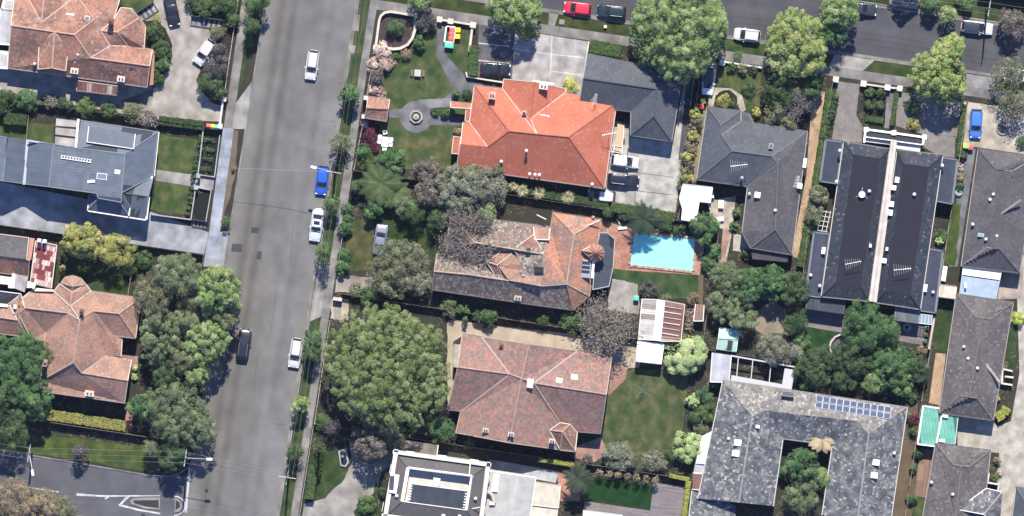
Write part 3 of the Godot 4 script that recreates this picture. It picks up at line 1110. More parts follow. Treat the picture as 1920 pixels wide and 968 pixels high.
	sheet("garden_path", soft([1306, 210, 1326, 206, 1312, 335, 1298, 345]), 1, "soil", Color(0.42, 0.35, 0.24))
	sheet("patio", [1330, 375, 1380, 368, 1372, 440, 1362, 492, 1350, 492, 1356, 430, 1330, 420], 1, "stained", Color(0.48, 0.42, 0.35))
	paved("brick_path", "brick", [1358, 430, 1370, 432, 1356, 500, 1346, 500], 2, "stone", "pinkbrick", 0.24, 0.12, 1.4)
	sheet("patio", [1376, 438, 1410, 445, 1406, 474, 1374, 470], 1, "concrete", Color(0.55, 0.5, 0.42))
	sheet("bare_earth", soft([1412, 590, 1450, 560, 1476, 585, 1480, 628, 1440, 640, 1412, 610]), 1, "soil", Color(0.4, 0.34, 0.27))
	lawn([1440, 624, 1480, 628, 1475, 645, 1440, 640], 2, lawn_green)
	# --- pair of dark-roofed houses
	paved("driveway", "paver", [1568, 152, 1612, 158, 1606, 215, 1618, 238, 1616, 268, 1560, 262, 1570, 200], 1, "stone", "warmgrey", 0.3, 0.15, 0.78)
	paved("driveway", "paver", [1736, 250, 1792, 255, 1790, 298, 1768, 296, 1732, 276], 1, "stone", "warmgrey", 0.3, 0.15, 0.78)
	paved("driveway", "paver", [1682, 172, 1805, 190, 1794, 258, 1732, 252, 1680, 236], 1, "stone", "warmgrey", 0.3, 0.15, 0.78)
	sheet("garden_bed", soft([1616, 158, 1664, 164, 1658, 240, 1622, 236, 1618, 200]), 1, "soil", Color(0.035, 0.045, 0.03))
	sheet("garden_path", [1664, 168, 1678, 170, 1672, 242, 1658, 240], 1, "concrete", Color(0.22, 0.22, 0.24))
	sheet("artificial_lawn", [1506, 612, 1572, 622, 1564, 665, 1500, 655], 1, "grass", Color(0.07, 0.15, 0.08))
	paved("deck", "deck_board", [1515, 575, 1585, 588, 1580, 624, 1508, 612], 1, "timber", "greydeck", 2.4, 0.14, -0.14, 0.37)
	paved("deck", "deck_board", [1680, 604, 1738, 612, 1733, 648, 1678, 638], 1, "timber", "greydeck", 2.4, 0.14, -0.14, 0.37)
	paved("driveway", "paver", [1556, 636, 1570, 628, 1585, 660, 1570, 664, 1560, 655], 2, "stone", "darkpaver", 0.3, 0.15, 0.5)
	# --- villas on the right
	sheet("driveway", [1808, 190, 2000, 218, 2000, 300, 1802, 272], 1, "concrete", Color(0.52, 0.47, 0.4))
	sheet("side_path", [1806, 270, 1830, 280, 1796, 500, 1780, 500], 1, "concrete", Color(0.2, 0.21, 0.24))
	lawn([1783, 382, 1803, 382, 1792, 500, 1772, 494], 2, Color(0.2, 0.25, 0.1))
	sheet("driveway", [1905, 480, 2000, 470, 2000, 1000, 1860, 1000, 1874, 850, 1796, 840, 1795, 780, 1862, 790, 1872, 800, 1896, 790, 1912, 700], 1, "stained", Color(0.45, 0.42, 0.37))
	sheet("driveway", [1868, 508, 1920, 500, 1916, 560, 1866, 562], 2, "concrete", Color(0.42, 0.36, 0.31))
	lawn([1760, 575, 1792, 570, 1776, 660, 1750, 655], 1, deep_green)
	lawn([1890, 600, 1912, 604, 1900, 700, 1880, 698], 1, deep_green)
	paved("brick_path", "brick", [1755, 662, 1774, 664, 1762, 760, 1742, 756], 1, "stone", "tan", 0.24, 0.12, 1.4)
	paved("deck", "deck_board", [1726, 840, 1750, 845, 1736, 934, 1714, 930], 1, "timber", "browndeck", 0.14, 2.4, -0.14, 0.37)
	lawn([1714, 932, 1735, 936, 1730, 990, 1708, 990], 1, lawn_green)
	sheet("garden_bed", soft([1700, 765, 1722, 740, 1712, 985, 1672, 985, 1680, 900]), 1, "soil", Color(0.2, 0.15, 0.1))

# ---------------------------------------------------------------- buildings
func make_palettes() -> void:
	pal("orange", Color(0.61, 0.205, 0.13), Color(0.55, 0.18, 0.112), Color(0.66, 0.3, 0.22), 0.05, 0.08)
	pal("terracotta", Color(0.46, 0.235, 0.17), Color(0.29, 0.168, 0.132), Color(0.4, 0.34, 0.28), 0.16, 0.18)
	pal("salmon", Color(0.5, 0.29, 0.213), Color(0.36, 0.222, 0.177), Color(0.44, 0.36, 0.3), 0.1, 0.13)
	pal("mossy", Color(0.275, 0.2, 0.163), Color(0.2, 0.168, 0.148), Color(0.4, 0.38, 0.335), 0.36, 0.26, 4.0)
	pal("rusty", Color(0.62, 0.28, 0.18), Color(0.36, 0.235, 0.185), Color(0.42, 0.36, 0.3), 0.12, 0.16, 3.0)
	pal("patchy", Color(0.375, 0.225, 0.19), Color(0.28, 0.205, 0.178), Color(0.58, 0.2, 0.15), 0.08, 0.2, 6.0)
	pal("slate", Color(0.1, 0.112, 0.132), Color(0.118, 0.131, 0.151), Color(0.15, 0.16, 0.17), 0.03, 0.13)
	pal("charcoal", Color(0.037, 0.044, 0.067), Color(0.043, 0.05, 0.074), Color(0.09, 0.095, 0.12), 0.0, 0.1)
	pal("charcoal_worn", Color(0.046, 0.058, 0.078), Color(0.058, 0.068, 0.087), Color(0.18, 0.18, 0.19), 0.07, 0.24)
	pal("greyslate", Color(0.135, 0.128, 0.138), Color(0.11, 0.106, 0.117), Color(0.18, 0.17, 0.17), 0.06, 0.14)
	pal("pale", Color(0.215, 0.22, 0.226), Color(0.105, 0.115, 0.132), Color(0.44, 0.43, 0.4), 0.15, 0.28, 6.0)
	pal("pale_north", Color(0.31, 0.3, 0.275), Color(0.2, 0.195, 0.185), Color(0.46, 0.45, 0.41), 0.2, 0.24, 5.0)  # lighter, warmer tile colours than pale, for the north facet alone
	pal("villa", Color(0.165, 0.15, 0.15), Color(0.125, 0.115, 0.12), Color(0.25, 0.22, 0.2), 0.12, 0.16)
	pal("steel_blue", Color(0.105, 0.128, 0.162), Color(0.1, 0.122, 0.155), Color(0.12, 0.14, 0.175), 0.0, 0.04)
	pal("white_sheet", Color(0.72, 0.72, 0.7), Color(0.68, 0.68, 0.67), Color(0.6, 0.6, 0.58), 0.05, 0.03)
	pal("cream_sheet", Color(0.52, 0.47, 0.39), Color(0.5, 0.45, 0.37), Color(0.42, 0.38, 0.32), 0.05, 0.03)
	pal("zinc", Color(0.4, 0.4, 0.39), Color(0.36, 0.36, 0.355), Color(0.3, 0.3, 0.29), 0.08, 0.06)
	pal("rust_sheet", Color(0.17, 0.085, 0.07), Color(0.21, 0.12, 0.1), Color(0.5, 0.45, 0.4), 0.2, 0.16, 6.0)
	pal("worn_sheet", Color(0.5, 0.48, 0.46), Color(0.22, 0.19, 0.17), Color(0.55, 0.55, 0.55), 0.2, 0.16, 9.0)
	pal("green_sheet", Color(0.13, 0.36, 0.28), Color(0.12, 0.34, 0.27), Color(0.2, 0.4, 0.32), 0.05, 0.04)
	pal("pale_green", Color(0.4, 0.56, 0.5), Color(0.36, 0.52, 0.47), Color(0.45, 0.6, 0.54), 0.05, 0.04)
	pal("blue_sheet", Color(0.34, 0.42, 0.53), Color(0.32, 0.4, 0.51), Color(0.4, 0.46, 0.56), 0.03, 0.03)
	pal("grey_flat", Color(0.4, 0.41, 0.44), Color(0.35, 0.36, 0.39), Color(0.3, 0.3, 0.32), 0.1, 0.05)
	pal("dark_sheet", Color(0.045, 0.055, 0.07), Color(0.05, 0.06, 0.078), Color(0.09, 0.1, 0.11), 0.03, 0.06)
	pal("glinting_red", Color(0.2, 0.05, 0.05), Color(0.26, 0.065, 0.06), Color(0.78, 0.68, 0.64), 0.5, 0.14)  # glints of glazed red tiles, put into the colour as random pale pieces
	pal("warm_slate", Color(0.13, 0.125, 0.125), Color(0.15, 0.143, 0.14), Color(0.18, 0.17, 0.165), 0.04, 0.08)
	pal("brick", Color(0.36, 0.17, 0.12), Color(0.46, 0.25, 0.18), Color(0.45, 0.35, 0.28), 0.12, 0.2)
	pal("pinkbrick", Color(0.34, 0.2, 0.17), Color(0.42, 0.26, 0.22), Color(0.3, 0.22, 0.18), 0.1, 0.16)
	pal("tan", Color(0.5, 0.36, 0.24), Color(0.42, 0.3, 0.2), Color(0.46, 0.36, 0.26), 0.1, 0.12)
	pal("warmgrey", Color(0.22, 0.205, 0.2), Color(0.25, 0.235, 0.23), Color(0.2, 0.19, 0.19), 0.1, 0.1)
	pal("darkpaver", Color(0.1, 0.1, 0.12), Color(0.12, 0.12, 0.14), Color(0.14, 0.14, 0.15), 0.1, 0.1)
	pal("greydeck", Color(0.17, 0.15, 0.155), Color(0.2, 0.18, 0.185), Color(0.14, 0.12, 0.125), 0.1, 0.12)
	pal("browndeck", Color(0.2, 0.125, 0.095), Color(0.24, 0.16, 0.12), Color(0.16, 0.1, 0.08), 0.1, 0.14)

func house(called: String, label: String, x: float, y: float, category := "house") -> Node3D:
	return thing(called, label, category)

func corner_orange() -> void:
	var h := house("brick_house", "large house with a bright new orange tiled roof, on the street corner", 1000, 260)
	var o := {"pal": "orange", "pitch": 0.68, "wall": Color(0.5, 0.3, 0.22), "cap": Color(0.5, 0.17, 0.115), "valley": Color(0.5, 0.44, 0.4), "valley_wide": 0.055, "gutter": Color(0.45, 0.4, 0.36), "cap_wide": 0.11}
	var P := [[890, 160.5, 0], [942, 167, 0], [945, 149, 0], [1060, 167, 0], [1059, 174.5, 0], [1155.7, 193, 0], [1133, 353.6, 0], [855.7, 315, 0], [863.6, 270.7, -1], [880.7, 230.5, 0], [914.8, 276.4, -1], [954.5, 246.8, -1], [1006.8, 252.5, -1], [1066, 258, -1], [994.5, 224, -1], [1002, 155, -1], [868, 230.5, 0]]
	roof(h, 3.0, P, [[0, 1, 12, 11], [0, 9, 10, 11], [16, 9, 10, 8], [7, 6, 13, 12, 11, 10, 8], [4, 5, 13, 12, 14], [5, 6, 13], [2, 1, 12, 14, 15], [3, 4, 14, 15]], o)
	var lo := o.duplicate()
	lo.walls = false
	lo.posts = true
	lo.pitch = 0.2
	roof(h, 2.4, [[845, 191, 0], [884, 195, 0.0], [883, 204, 0.3], [845, 202, 0.3]], [[0, 1, 2, 3]], lo)
	roof(h, 2.4, [[874, 204, 0.1], [884, 205, 0.5], [880, 229, 0.5], [872, 227, 0.1]], [[0, 3, 2, 1]], lo)
	roof(h, 2.2, [[851, 256, 0], [864, 258, 0.4], [860, 289, 0.4], [847.5, 288, 0]], [[0, 3, 2, 1]], lo)
	chimney(h, 923, 180, 3.0, 6.0, 0.8, 1.0, Color(0.42, 0.2, 0.14), Color(0.6, 0.4, 0.33))
	chimney(h, 1019, 163, 2.5, 6.4, 1.1, 0.8, Color(0.42, 0.2, 0.14), Color(0.7, 0.66, 0.6))
	var barge := Shape.new()
	barge.box(spot(1019, 156, 4.4), Vector3(3.2, 0.2, 0.35), Color(0.7, 0.64, 0.55), -0.14)
	put("parapet", barge, "plain", h)
	roof_box(h, "skylight", 1020, 221, 5.5, Vector3(1.5, 0.3, 0.75), Color(0.65, 0.66, 0.68), -0.14, "plain", Color(0.35, 0.42, 0.5))
	chimney(h, 983, 213, 4.5, 6.2, 0.5, 0.5, Color(0.5, 0.25, 0.2), Color(0.6, 0.45, 0.4))
	for q in [[987, 283.6, 6.2], [940, 303.6, 4.4], [993, 327, 4.2], [1003, 328, 4.2], [1011, 328.5, 4.2], [1110, 346, 3.7]]:
		vent(h, q[0], q[1], q[2], Color(0.75, 0.7, 0.66))
	aerial(h, 1142, 252, 4.6, 0.2)
	aerial(h, 1115, 186, 4.2, 1.2, 0.7)

func slate_wing() -> void:
	var h := house("house", "L-shaped house with a dark slate-grey roof directly behind the orange roof", 1180, 180)
	var o := {"pal": "slate", "pitch": 0.68, "wall": Color(0.5, 0.48, 0.45), "cap": Color(0.1, 0.11, 0.13), "gutter": Color(0.2, 0.2, 0.22), "valley": Color(0.12, 0.125, 0.14)}
	roof(h, 3.1, [[1101, 101, 0], [1279.5, 139, 0], [1258.6, 266, 0], [1182, 254.6, 0], [1183, 210, 0], [1086, 197, 0], [1093, 148, -1], [1230, 168, -1], [1225, 219.7, -1]], [[0, 1, 7, 6], [5, 4, 7, 6], [4, 3, 8, 7], [2, 1, 7, 8], [3, 2, 8]], o)
	var f := Shape.new()
	f.box(spot(1178, 277, 2.0), Vector3(0.12, 4.0, 0.12), Color(0.4, 0.4, 0.4))
	put("post", f, "timber", h)

func pool_house() -> void:
	var h := house("brick_house", "rambling old house with a mossy many-gabled tile roof beside the pool", 980, 490)
	var o := {"pal": "mossy", "pitch": 0.8, "wall": Color(0.36, 0.2, 0.15), "cap": Color(0.5, 0.38, 0.29), "valley": Color(0.28, 0.25, 0.22), "gutter": Color(0.24, 0.21, 0.19)}
	var r := o.duplicate()
	r.pal = "rusty"
	# A0 B1 C2 D3 E4 F5 G6 H7 J8 K9 L10 m11 n12 o13 p14 q15 r16 s17 u18
	var P := [[810, 543, 0], [1010.7, 573, 0], [1073.8, 581, 0], [1104.8, 555.3, 0], [1112, 522, 0], [1126.4, 411.7, 0], [1036.6, 398.3, 0], [1033, 425, 0], [844, 402, 0], [838, 474, 0], [818.6, 475.7, 0], [814.5, 508.8, -1], [880, 515, -1], [954, 526.4, -1], [1013.8, 536.7, -1], [1076, 440, -1], [1062, 533, -1], [890, 455, -1], [1019, 477, -1]]
	roof(h, 3.2, P, [[0, 1, 14, 13, 12, 11], [10, 9, 12, 11], [9, 8, 17], [8, 7, 18, 17], [17, 18, 14, 13, 12, 9], [1, 2, 16, 14]], o)
	roof(h, 3.2, [P[1], P[2], P[3], P[4], P[5], P[6], P[7], [1013.8, 536.7, 2.5], [1076, 440, 2.9], [1062, 533, 3.1], [1019, 477, 3.0]], [[1, 2, 9], [2, 4, 8, 9], [4, 5, 8], [5, 6, 10, 7, 9, 8]], r)
	var d := o.duplicate()
	d.walls = false
	d.gutters = false
	roof(h, 5.2, [[963, 467.5, 1.0], [1000, 440, 0.1], [1020, 477, 1.0], [1004, 496, 0], [983, 498, 0]], [[1, 2, 0], [4, 3, 2, 0]], {"pal": "terracotta", "walls": false, "gutters": false, "cap": Color(0.5, 0.38, 0.3), "gutter": Color(0.44, 0.38, 0.31)})
	roof(h, 5.0, [[912.6, 491, 0.6], [950, 465, 0], [959, 476, 0.7], [932, 497.4, 1.3], [942, 516, 0.1], [928, 516, 0]], [[1, 0, 3, 2], [5, 4, 3, 0]], {"pal": "terracotta", "walls": false, "gutters": false, "cap": Color(0.5, 0.38, 0.3), "gutter": Color(0.44, 0.38, 0.31)})
	roof(h, 5.3, [[954, 526, 0.5], [980, 508, 0.5], [1019, 512, 0.5], [1013.8, 536.7, 1.1], [981, 495, 1.0], [960, 476, 1.0], [934, 498, 0.7]], [[2, 1, 0, 3], [1, 4, 5, 6, 0]], {"pal": "salmon", "walls": false, "gutters": false, "open": true})
	roof(h, 4.6, [[1000, 426, 0], [1031, 428, 0], [1029, 450, 0.9], [1002, 449, 0.9]], [[0, 1, 2, 3]], {"pal": "salmon", "walls": false, "gutters": false})
	var shade_slab := Shape.new()
	shade_slab.slab(outline([1001, 500, 1019, 501, 1019, 512, 1002, 511]), 5.0, 6.5, Color(0.02, 0.02, 0.022))  # black slab painted in for the shadow the chimney casts
	put("painted_chimney_shadow", shade_slab, "plain", h)
	var tower := Shape.new()
	var c := spot(1117, 474.5, 3.0)
	for k in 12:
		var a := TAU * k / 12
		var b := TAU * (k + 1) / 12
		var kk := rng.randf_range(0.75, 1.1)
		tower.tri(c + Vector3.UP * 3.6, c + Vector3(cos(b), 0, sin(b)) * 1.32 + Vector3.UP * 2.2, c + Vector3(cos(a), 0, sin(a)) * 1.32 + Vector3.UP * 2.2, Color(0.46, 0.25, 0.19) * kk)
		tower.tube(c + Vector3.UP * 3.64, c + Vector3(cos(a), 0, sin(a)) * 1.34 + Vector3.UP * 2.24, 0.05, 0.06, Color(0.33, 0.17, 0.13), 5)
		tower.quad(c + Vector3(cos(a), 0, sin(a)) * 1.1 + Vector3.UP * 2.25, c + Vector3(cos(b), 0, sin(b)) * 1.1 + Vector3.UP * 2.25, c + Vector3(cos(b), 0, sin(b)) * 1.1 - Vector3.UP * 3.0, c + Vector3(cos(a), 0, sin(a)) * 1.1 - Vector3.UP * 3.0, Color(0.36, 0.2, 0.15))
	put("turret", tower, "tile", h)
	roof(h, 4.7, [[1090, 470, 0.9], [1108, 461, 0.2], [1118, 474, 1.3], [1108, 484, 0.2]], [[1, 0, 2], [3, 0, 2]], {"pal": "salmon", "walls": false, "gutters": false, "gutter": Color(0.56, 0.42, 0.34)})
	var tray := Shape.new()
	tray.slab(outline([1090, 486, 1108, 488, 1106, 522, 1087, 519]), 3.6, 4.6, Color(0.28, 0.3, 0.34))
	tray.slab(outline([1110, 489, 1115, 490, 1112, 522, 1108, 521]), 3.6, 4.65, Color(0.68, 0.68, 0.66))
	put("roof_window", tray, "plain", h)
	for k in 4:
		var y := 489.5 + k * 8.2
		var g := Shape.new()
		g.slab(outline([1091.5 - k * 0.7, y, 1106.5 - k * 0.5, y + 1.5, 1106 - k * 0.5, y + 7.5, 1091 - k * 0.7, y + 6]), 4.55, 4.66, Color(0.03, 0.035, 0.045) if k < 3 else Color(0.22, 0.24, 0.26))
		put("pane", g, "glass", h)
	roof(h, 2.6, [[1124, 437, 0.5], [1139, 437, 0.1], [1152, 448, 0], [1149, 501, 0], [1141, 537, 0], [1111, 543, 0.5], [1116, 489, 0.5]], [[2, 3, 4, 5, 6, 0, 1]], {"pal": "dark_sheet", "style": "sheet", "rib": 1.1, "walls": false, "posts": true, "gutter": Color(0.3, 0.31, 0.33)})
	chimney(h, 991, 466, 4.0, 7.0, 0.55, 0.9, Color(0.1, 0.08, 0.07), Color(0.3, 0.2, 0.16))
	chimney(h, 971, 559, 2.8, 4.9, 0.9, 0.6, Color(0.3, 0.2, 0.15), Color(0.5, 0.45, 0.38))
	for q in [[981, 517, 5.6], [1066, 427, 5.0], [1112, 408, 3.4]]:
		vent(h, q[0], q[1], q[2], Color(0.35, 0.3, 0.26))
	for q in [[1006, 403, 1024, 412], [1062, 425, 1094, 433], [1100, 424, 1124, 414]]:
		var s := Shape.new()
		s.tube(spot(q[0], q[1], 4.7), spot(q[2], q[3], 4.8), 0.09, 0.09, Color(0.6, 0.52, 0.44), 6)
		put("flashing", s, "plain", h)

func patchy_house() -> void:
	var h := house("brick_house", "cross-gabled house with a patchy red and brown tiled roof and white skylights", 1000, 735)
	var o := {"pal": "patchy", "pitch": 0.8, "wall": Color(0.34, 0.18, 0.14), "cap": Color(0.48, 0.32, 0.26), "valley": Color(0.42, 0.38, 0.34), "gutter": Color(0.32, 0.27, 0.23)}
	# a0 r0:1 b2 c3 d4 d2:5 y0:6 e0:7 nS8 f2:9 g10 g2:11 h12 v1:13 X14 w15 i16 nN17 y18
	var P := [[866.8, 626, 0], [903.6, 632, 0], [1081.8, 658, 0], [1147, 668.7, 0], [1125.7, 812.4, 0], [1081.8, 808.8, 0], [1062, 806, 0], [1050, 843, 0], [955, 829, 3.8], [855, 811, 0], [864.4, 770.8, 0], [839.5, 767.3, 0], [858.5, 687.7, 3.9], [956, 700.8, 4.0], [978, 709, 4.2], [1001, 717.4, 4.0], [1136.4, 738.8, 3.9], [992, 645, 4.0], [1048.5, 791, 1.0]]
	roof(h, 3.0, P, [[0, 1, 13, 12], [11, 10, 13, 12], [1, 17, 14, 13], [17, 2, 15, 14], [2, 3, 16, 15], [6, 5, 4, 16, 15, 18], [10, 9, 8, 14, 13], [7, 6, 18, 15, 14, 8]], o)
	var lo := o.duplicate()
	lo.pal = "salmon"
	roof(h, 3.5, [[1030, 806, 0.7], [1050, 792, 0.9], [1068.7, 795, 0.9], [1081.8, 810, 0], [1078, 846, 0], [1050, 843, 0], [1054, 809, 1.9]], [[2, 1, 0, 6], [4, 3, 2, 6], [5, 4, 6], [0, 5, 6]], {"pal": "terracotta", "walls": false, "cap": Color(0.5, 0.36, 0.28), "gutter": Color(0.55, 0.5, 0.44)})
	roof_box(h, "skylight", 994, 718, 7.2, Vector3(0.9, 0.35, 1.3), Color(0.62, 0.65, 0.7), -0.14, "plain", Color(0.5, 0.55, 0.62))
	roof_box(h, "skylight", 1048, 714, 6.4, Vector3(0.95, 0.3, 0.95), Color(0.72, 0.72, 0.74), -0.14, "plain", Color(0.66, 0.68, 0.72))
	roof_box(h, "skylight", 1076.5, 707.5, 5.8, Vector3(1.0, 0.3, 1.0), Color(0.72, 0.72, 0.74), -0.14, "plain", Color(0.66, 0.68, 0.72))
	chimney(h, 940, 648, 3.0, 5.4, 0.5, 0.6, Color(0.16, 0.1, 0.09), Color(0.2, 0.14, 0.12))
	for q in [[911, 806, 5.6], [958, 813, 7.6], [1035, 826, 5.7]]:
		chimney(h, q[0], q[1], 2.6, q[2], 0.75, 0.55, Color(0.32, 0.18, 0.14), Color(0.56, 0.5, 0.44))
	vent(h, 1114, 746, 5.5, Color(0.5, 0.4, 0.36))
	var porch := Shape.new()
	porch.slab(outline([852, 645, 864, 646, 861, 690, 850, 688]), 2.5, 2.6, Color(0.5, 0.48, 0.42))
	put("porch_roof", porch, "stained", h)

func side_slate() -> void:
	var h := house("house", "dark slate-roofed house with a small north-west wing, west of the tan side drive", 1420, 330)
	var o := {"pal": "slate", "pitch": 0.66, "wall": Color(0.52, 0.5, 0.48), "cap": Color(0.15, 0.155, 0.165), "gutter": Color(0.24, 0.24, 0.25), "valley": Color(0.2, 0.2, 0.21)}
	var e := o.duplicate()
	e.pal = "greyslate"
	# a0 b1 b3:2 E0:3 S0:4 S1:5 X6 W7 v8 u9 t10 n2:11 n3:12 k13
	var P := [[1325.6, 200.8, 0], [1388, 208.8, 0], [1388, 228, 0], [1513, 247, 0], [1484, 477.8, 0], [1407, 465, 0], [1401, 350, 0], [1306, 337, 0], [1351, 236, 1.7], [1351, 255, 1.8], [1372, 284, 2.5], [1445.7, 293.7, 2.5], [1457, 308, 2.4], [1452, 431, 2.0]]
	roof(h, 3.2, P, [[0, 1, 8], [7, 0, 8, 9, 10], [1, 2, 9, 8], [2, 3, 11, 10, 9], [7, 6, 12, 11, 10]], o)
	roof(h, 3.2, [P[3], P[4], P[5], P[6], P[11], P[12], P[13], [1391, 436, 0]], [[0, 1, 6, 5, 4], [2, 1, 6], [3, 7, 2, 6, 5]], e)
	roof(h, 2.6, [[1389, 212, 0], [1404, 214, 0], [1412, 231, 0], [1389, 228, 0.2]], [[0, 1, 2, 3]], {"pal": "slate", "walls": false, "posts": true, "gutter": Color(0.26, 0.26, 0.27)})
	var carport := Shape.new()
	carport.slab(outline([1408, 466, 1478, 476, 1476, 492, 1410, 486]), 2.4, 2.5, Color(0.05, 0.05, 0.055))
	put("verandah_roof", carport, "sheet", h)
	roof_box(h, "skylight", 1419, 366, 4.5, Vector3(0.85, 0.3, 0.85), Color(0.75, 0.75, 0.75), -0.14, "plain", Color(0.74, 0.76, 0.78))
	roof_box(h, "chimney_cowl", 1444, 275, 5.4, Vector3(0.6, 0.7, 0.8), Color(0.36, 0.35, 0.35), -0.14, "plain", Color(0.1, 0.1, 0.11))
	roof_box(h, "air_conditioner", 1498, 349, 4.0, Vector3(0.8, 0.6, 0.8), Color(0.6, 0.6, 0.6))
	roof_box(h, "skylight", 1508, 306, 3.5, Vector3(0.5, 0.2, 1.4), Color(0.74, 0.74, 0.74))
	aerial(h, 1384, 311, 5.4, 0.12, 1.2)
	aerial(h, 1494, 341, 4.0, 1.5, 0.8)
	vent(h, 1390, 334, 4.6, Color(0.4, 0.4, 0.4))
	vent(h, 1404, 364, 3.8, Color(0.5, 0.5, 0.5))
	vent(h, 1452, 395, 5.4, Color(0.6, 0.6, 0.6))

func duplex() -> void:
	var o := {"pal": "charcoal_worn", "pitch": 0.6, "wall": Color(0.6, 0.58, 0.55), "gutter": Color(0.4, 0.38, 0.36), "valley": Color(0.05, 0.055, 0.065), "cap": Color(0.05, 0.055, 0.07), "deep": 0.4, "open": true}
	var flat_o := {"pal": "charcoal", "style": "flat", "walls": false, "gutters": false, "wall": Color(0.1, 0.1, 0.1), "run": 0.14}
	var small := {"pal": "charcoal", "style": "sheet", "rib": 0.3, "rib_high": 0.02, "wall": Color(0.5, 0.48, 0.45), "gutter": Color(0.12, 0.14, 0.17), "overhang": 0.1, "run": 0.14, "gutter_wide": 0.3}
	var g := thing("terrace_house", "western half of a pair of charcoal-roofed townhouses with a satellite dish", "house")
	var P := [[1581, 266, 0], [1666, 280, 0], [1627, 565, 0], [1539, 556, 0], [1599, 291, 1.3], [1649, 298, 1.3], [1612, 537, 1.3], [1565, 531, 1.3]]
	roof(g, 3.7, P, [[0, 1, 5, 4], [1, 2, 6, 5], [2, 3, 7, 6], [3, 0, 4, 7]], o)
	roof(g, 5.0, [[1599, 291, 0], [1649, 298, 0], [1612, 537, 0], [1565, 531, 0]], [[0, 1, 2, 3]], flat_o)
	roof(g, 2.9, [[1549, 264, 0], [1578, 268, 0], [1567, 342, 0], [1539, 338, 0]], [[0, 1, 2, 3]], small)
	roof(g, 2.9, [[1527, 437, 0], [1553, 440, 0], [1538, 555, 0], [1512, 552, 0]], [[0, 1, 2, 3]], small)
	roof(g, 2.6, [[1512, 556, 0], [1584, 566, 0], [1580, 588, 0], [1511, 578, 0]], [[0, 1, 2, 3]], {"pal": "dark_sheet", "style": "sheet", "rib": 0.4, "walls": false, "posts": true, "run": 3.0, "gutter": Color(0.1, 0.1, 0.11)})
	var dish := Shape.new()
	dish.lathe(spot(1614, 365, 5.5), [Vector2(0.0, 0.0), Vector2(0.3, 0.06), Vector2(0.48, 0.2), Vector2(0.5, 0.21), Vector2(0.3, 0.02), Vector2(0.0, -0.04)], 16, Color(0.7, 0.7, 0.7))
	for k in 3:
		dish.tube(spot(1614, 365, 5.5), spot(1614, 365, 5.05) + Vector3(cos(k * 2.1 + 0.6), 0, sin(k * 2.1 + 0.6)) * 1.0, 0.03, 0.03, Color(0.5, 0.5, 0.5), 5)
	put("satellite_dish", dish, "plain", g)
	vent(g, 1628, 359, 5.2)
	vent(g, 1573, 283, 4.6, Color(0.8, 0.8, 0.8))
	vent(g, 1567, 341, 4.0, Color(0.8, 0.8, 0.8))
	roof_box(g, "air_conditioner", 1543, 470, 3.3, Vector3(0.55, 0.7, 1.0), Color(0.75, 0.75, 0.73))
	roof_box(g, "roof_hatch", 1630, 461, 5.2, Vector3(0.35, 0.3, 0.5), Color(0.7, 0.7, 0.7))
	aerial(g, 1597, 493, 5.6, 0.2, 1.1)
	vent(g, 1519, 516, 3.1)
	vent(g, 1536, 536, 3.6, Color(0.8, 0.8, 0.8))
	for yy in [244, 0]:
		if yy == 0:
			continue
		var p := Shape.new()
		p.slab(outline([1622, 245, 1674, 252, 1673, 263, 1620, 256]), 0.0, 2.9, Color(0.05, 0.055, 0.065))
		p.slab(outline([1620, 258, 1672, 264, 1670, 272, 1619, 266]), 0.0, 2.5, Color(0.7, 0.7, 0.68))
		put("porch", p, "stone", g)
	var rim := Shape.new()
	for q in [[1622, 243, 1675, 250, 0.3], [1622, 243, 1619, 268, 0.3], [1620, 257, 1673, 264, 0.14]]:
		var a := spot(q[0], q[1], 3.0)
		var b := spot(q[2], q[3], 3.0)
		rim.box((a + b) * 0.5, Vector3(a.distance_to(b), 0.35, q[4]), Color(0.72, 0.72, 0.7), atan2(-(b - a).z, (b - a).x))
	rim.box(spot(1623, 243.5, 3.05), Vector3(0.7, 0.4, 0.7), Color(0.72, 0.72, 0.7))
	put("porch_parapet", rim, "plain", g)
	# eastern half
	var e := thing("terrace_house", "eastern half of the charcoal-roofed townhouses, four white skylights along the party wall", "house")
	var Q := [[1681, 281.6, 0], [1766, 291, 0], [1724, 580, 0], [1641, 567, 0], [1692, 308, 1.3], [1740, 313.6, 1.3], [1705, 553, 1.3], [1658, 546, 1.3]]
	roof(e, 3.7, Q, [[0, 1, 5, 4], [1, 2, 6, 5], [2, 3, 7, 6], [3, 0, 4, 7]], o)
	roof(e, 5.0, [[1692, 308, 0], [1740, 313.6, 0], [1705, 553, 0], [1658, 546, 0]], [[0, 1, 2, 3]], flat_o)
	roof(e, 2.9, [[1766, 297, 0], [1792, 301, 0], [1783, 380, 0], [1756, 375, 0]], [[0, 1, 2, 3]], small)
	roof(e, 2.9, [[1740, 468, 0], [1765, 472, 0], [1751, 584, 0], [1725, 580, 0]], [[0, 1, 2, 3]], small)
	roof(e, 2.7, [[1679, 574, 0], [1724, 581, 0], [1721, 606, 0], [1677, 600, 0]], [[0, 1, 2, 3]], {"pal": "slate", "style": "sheet", "rib": 0.3, "walls": false, "posts": true, "run": 3.0, "gutter": Color(0.2, 0.2, 0.22)})
	var gl := Shape.new()
	gl.slab(outline([1722, 589, 1748, 592, 1746, 609, 1720, 606]), 2.6, 2.64, Color(0.6, 0.66, 0.7))
	put("glass_roof", gl, "pane", e)
	var bars := Shape.new()
	for k in 5:
		bars.tube(spot(1722 + k * 6.3, 589 + k * 0.8, 2.68), spot(1720 + k * 6.3, 606 + k * 0.8, 2.68), 0.04, 0.04, Color(0.55, 0.58, 0.6), 5)
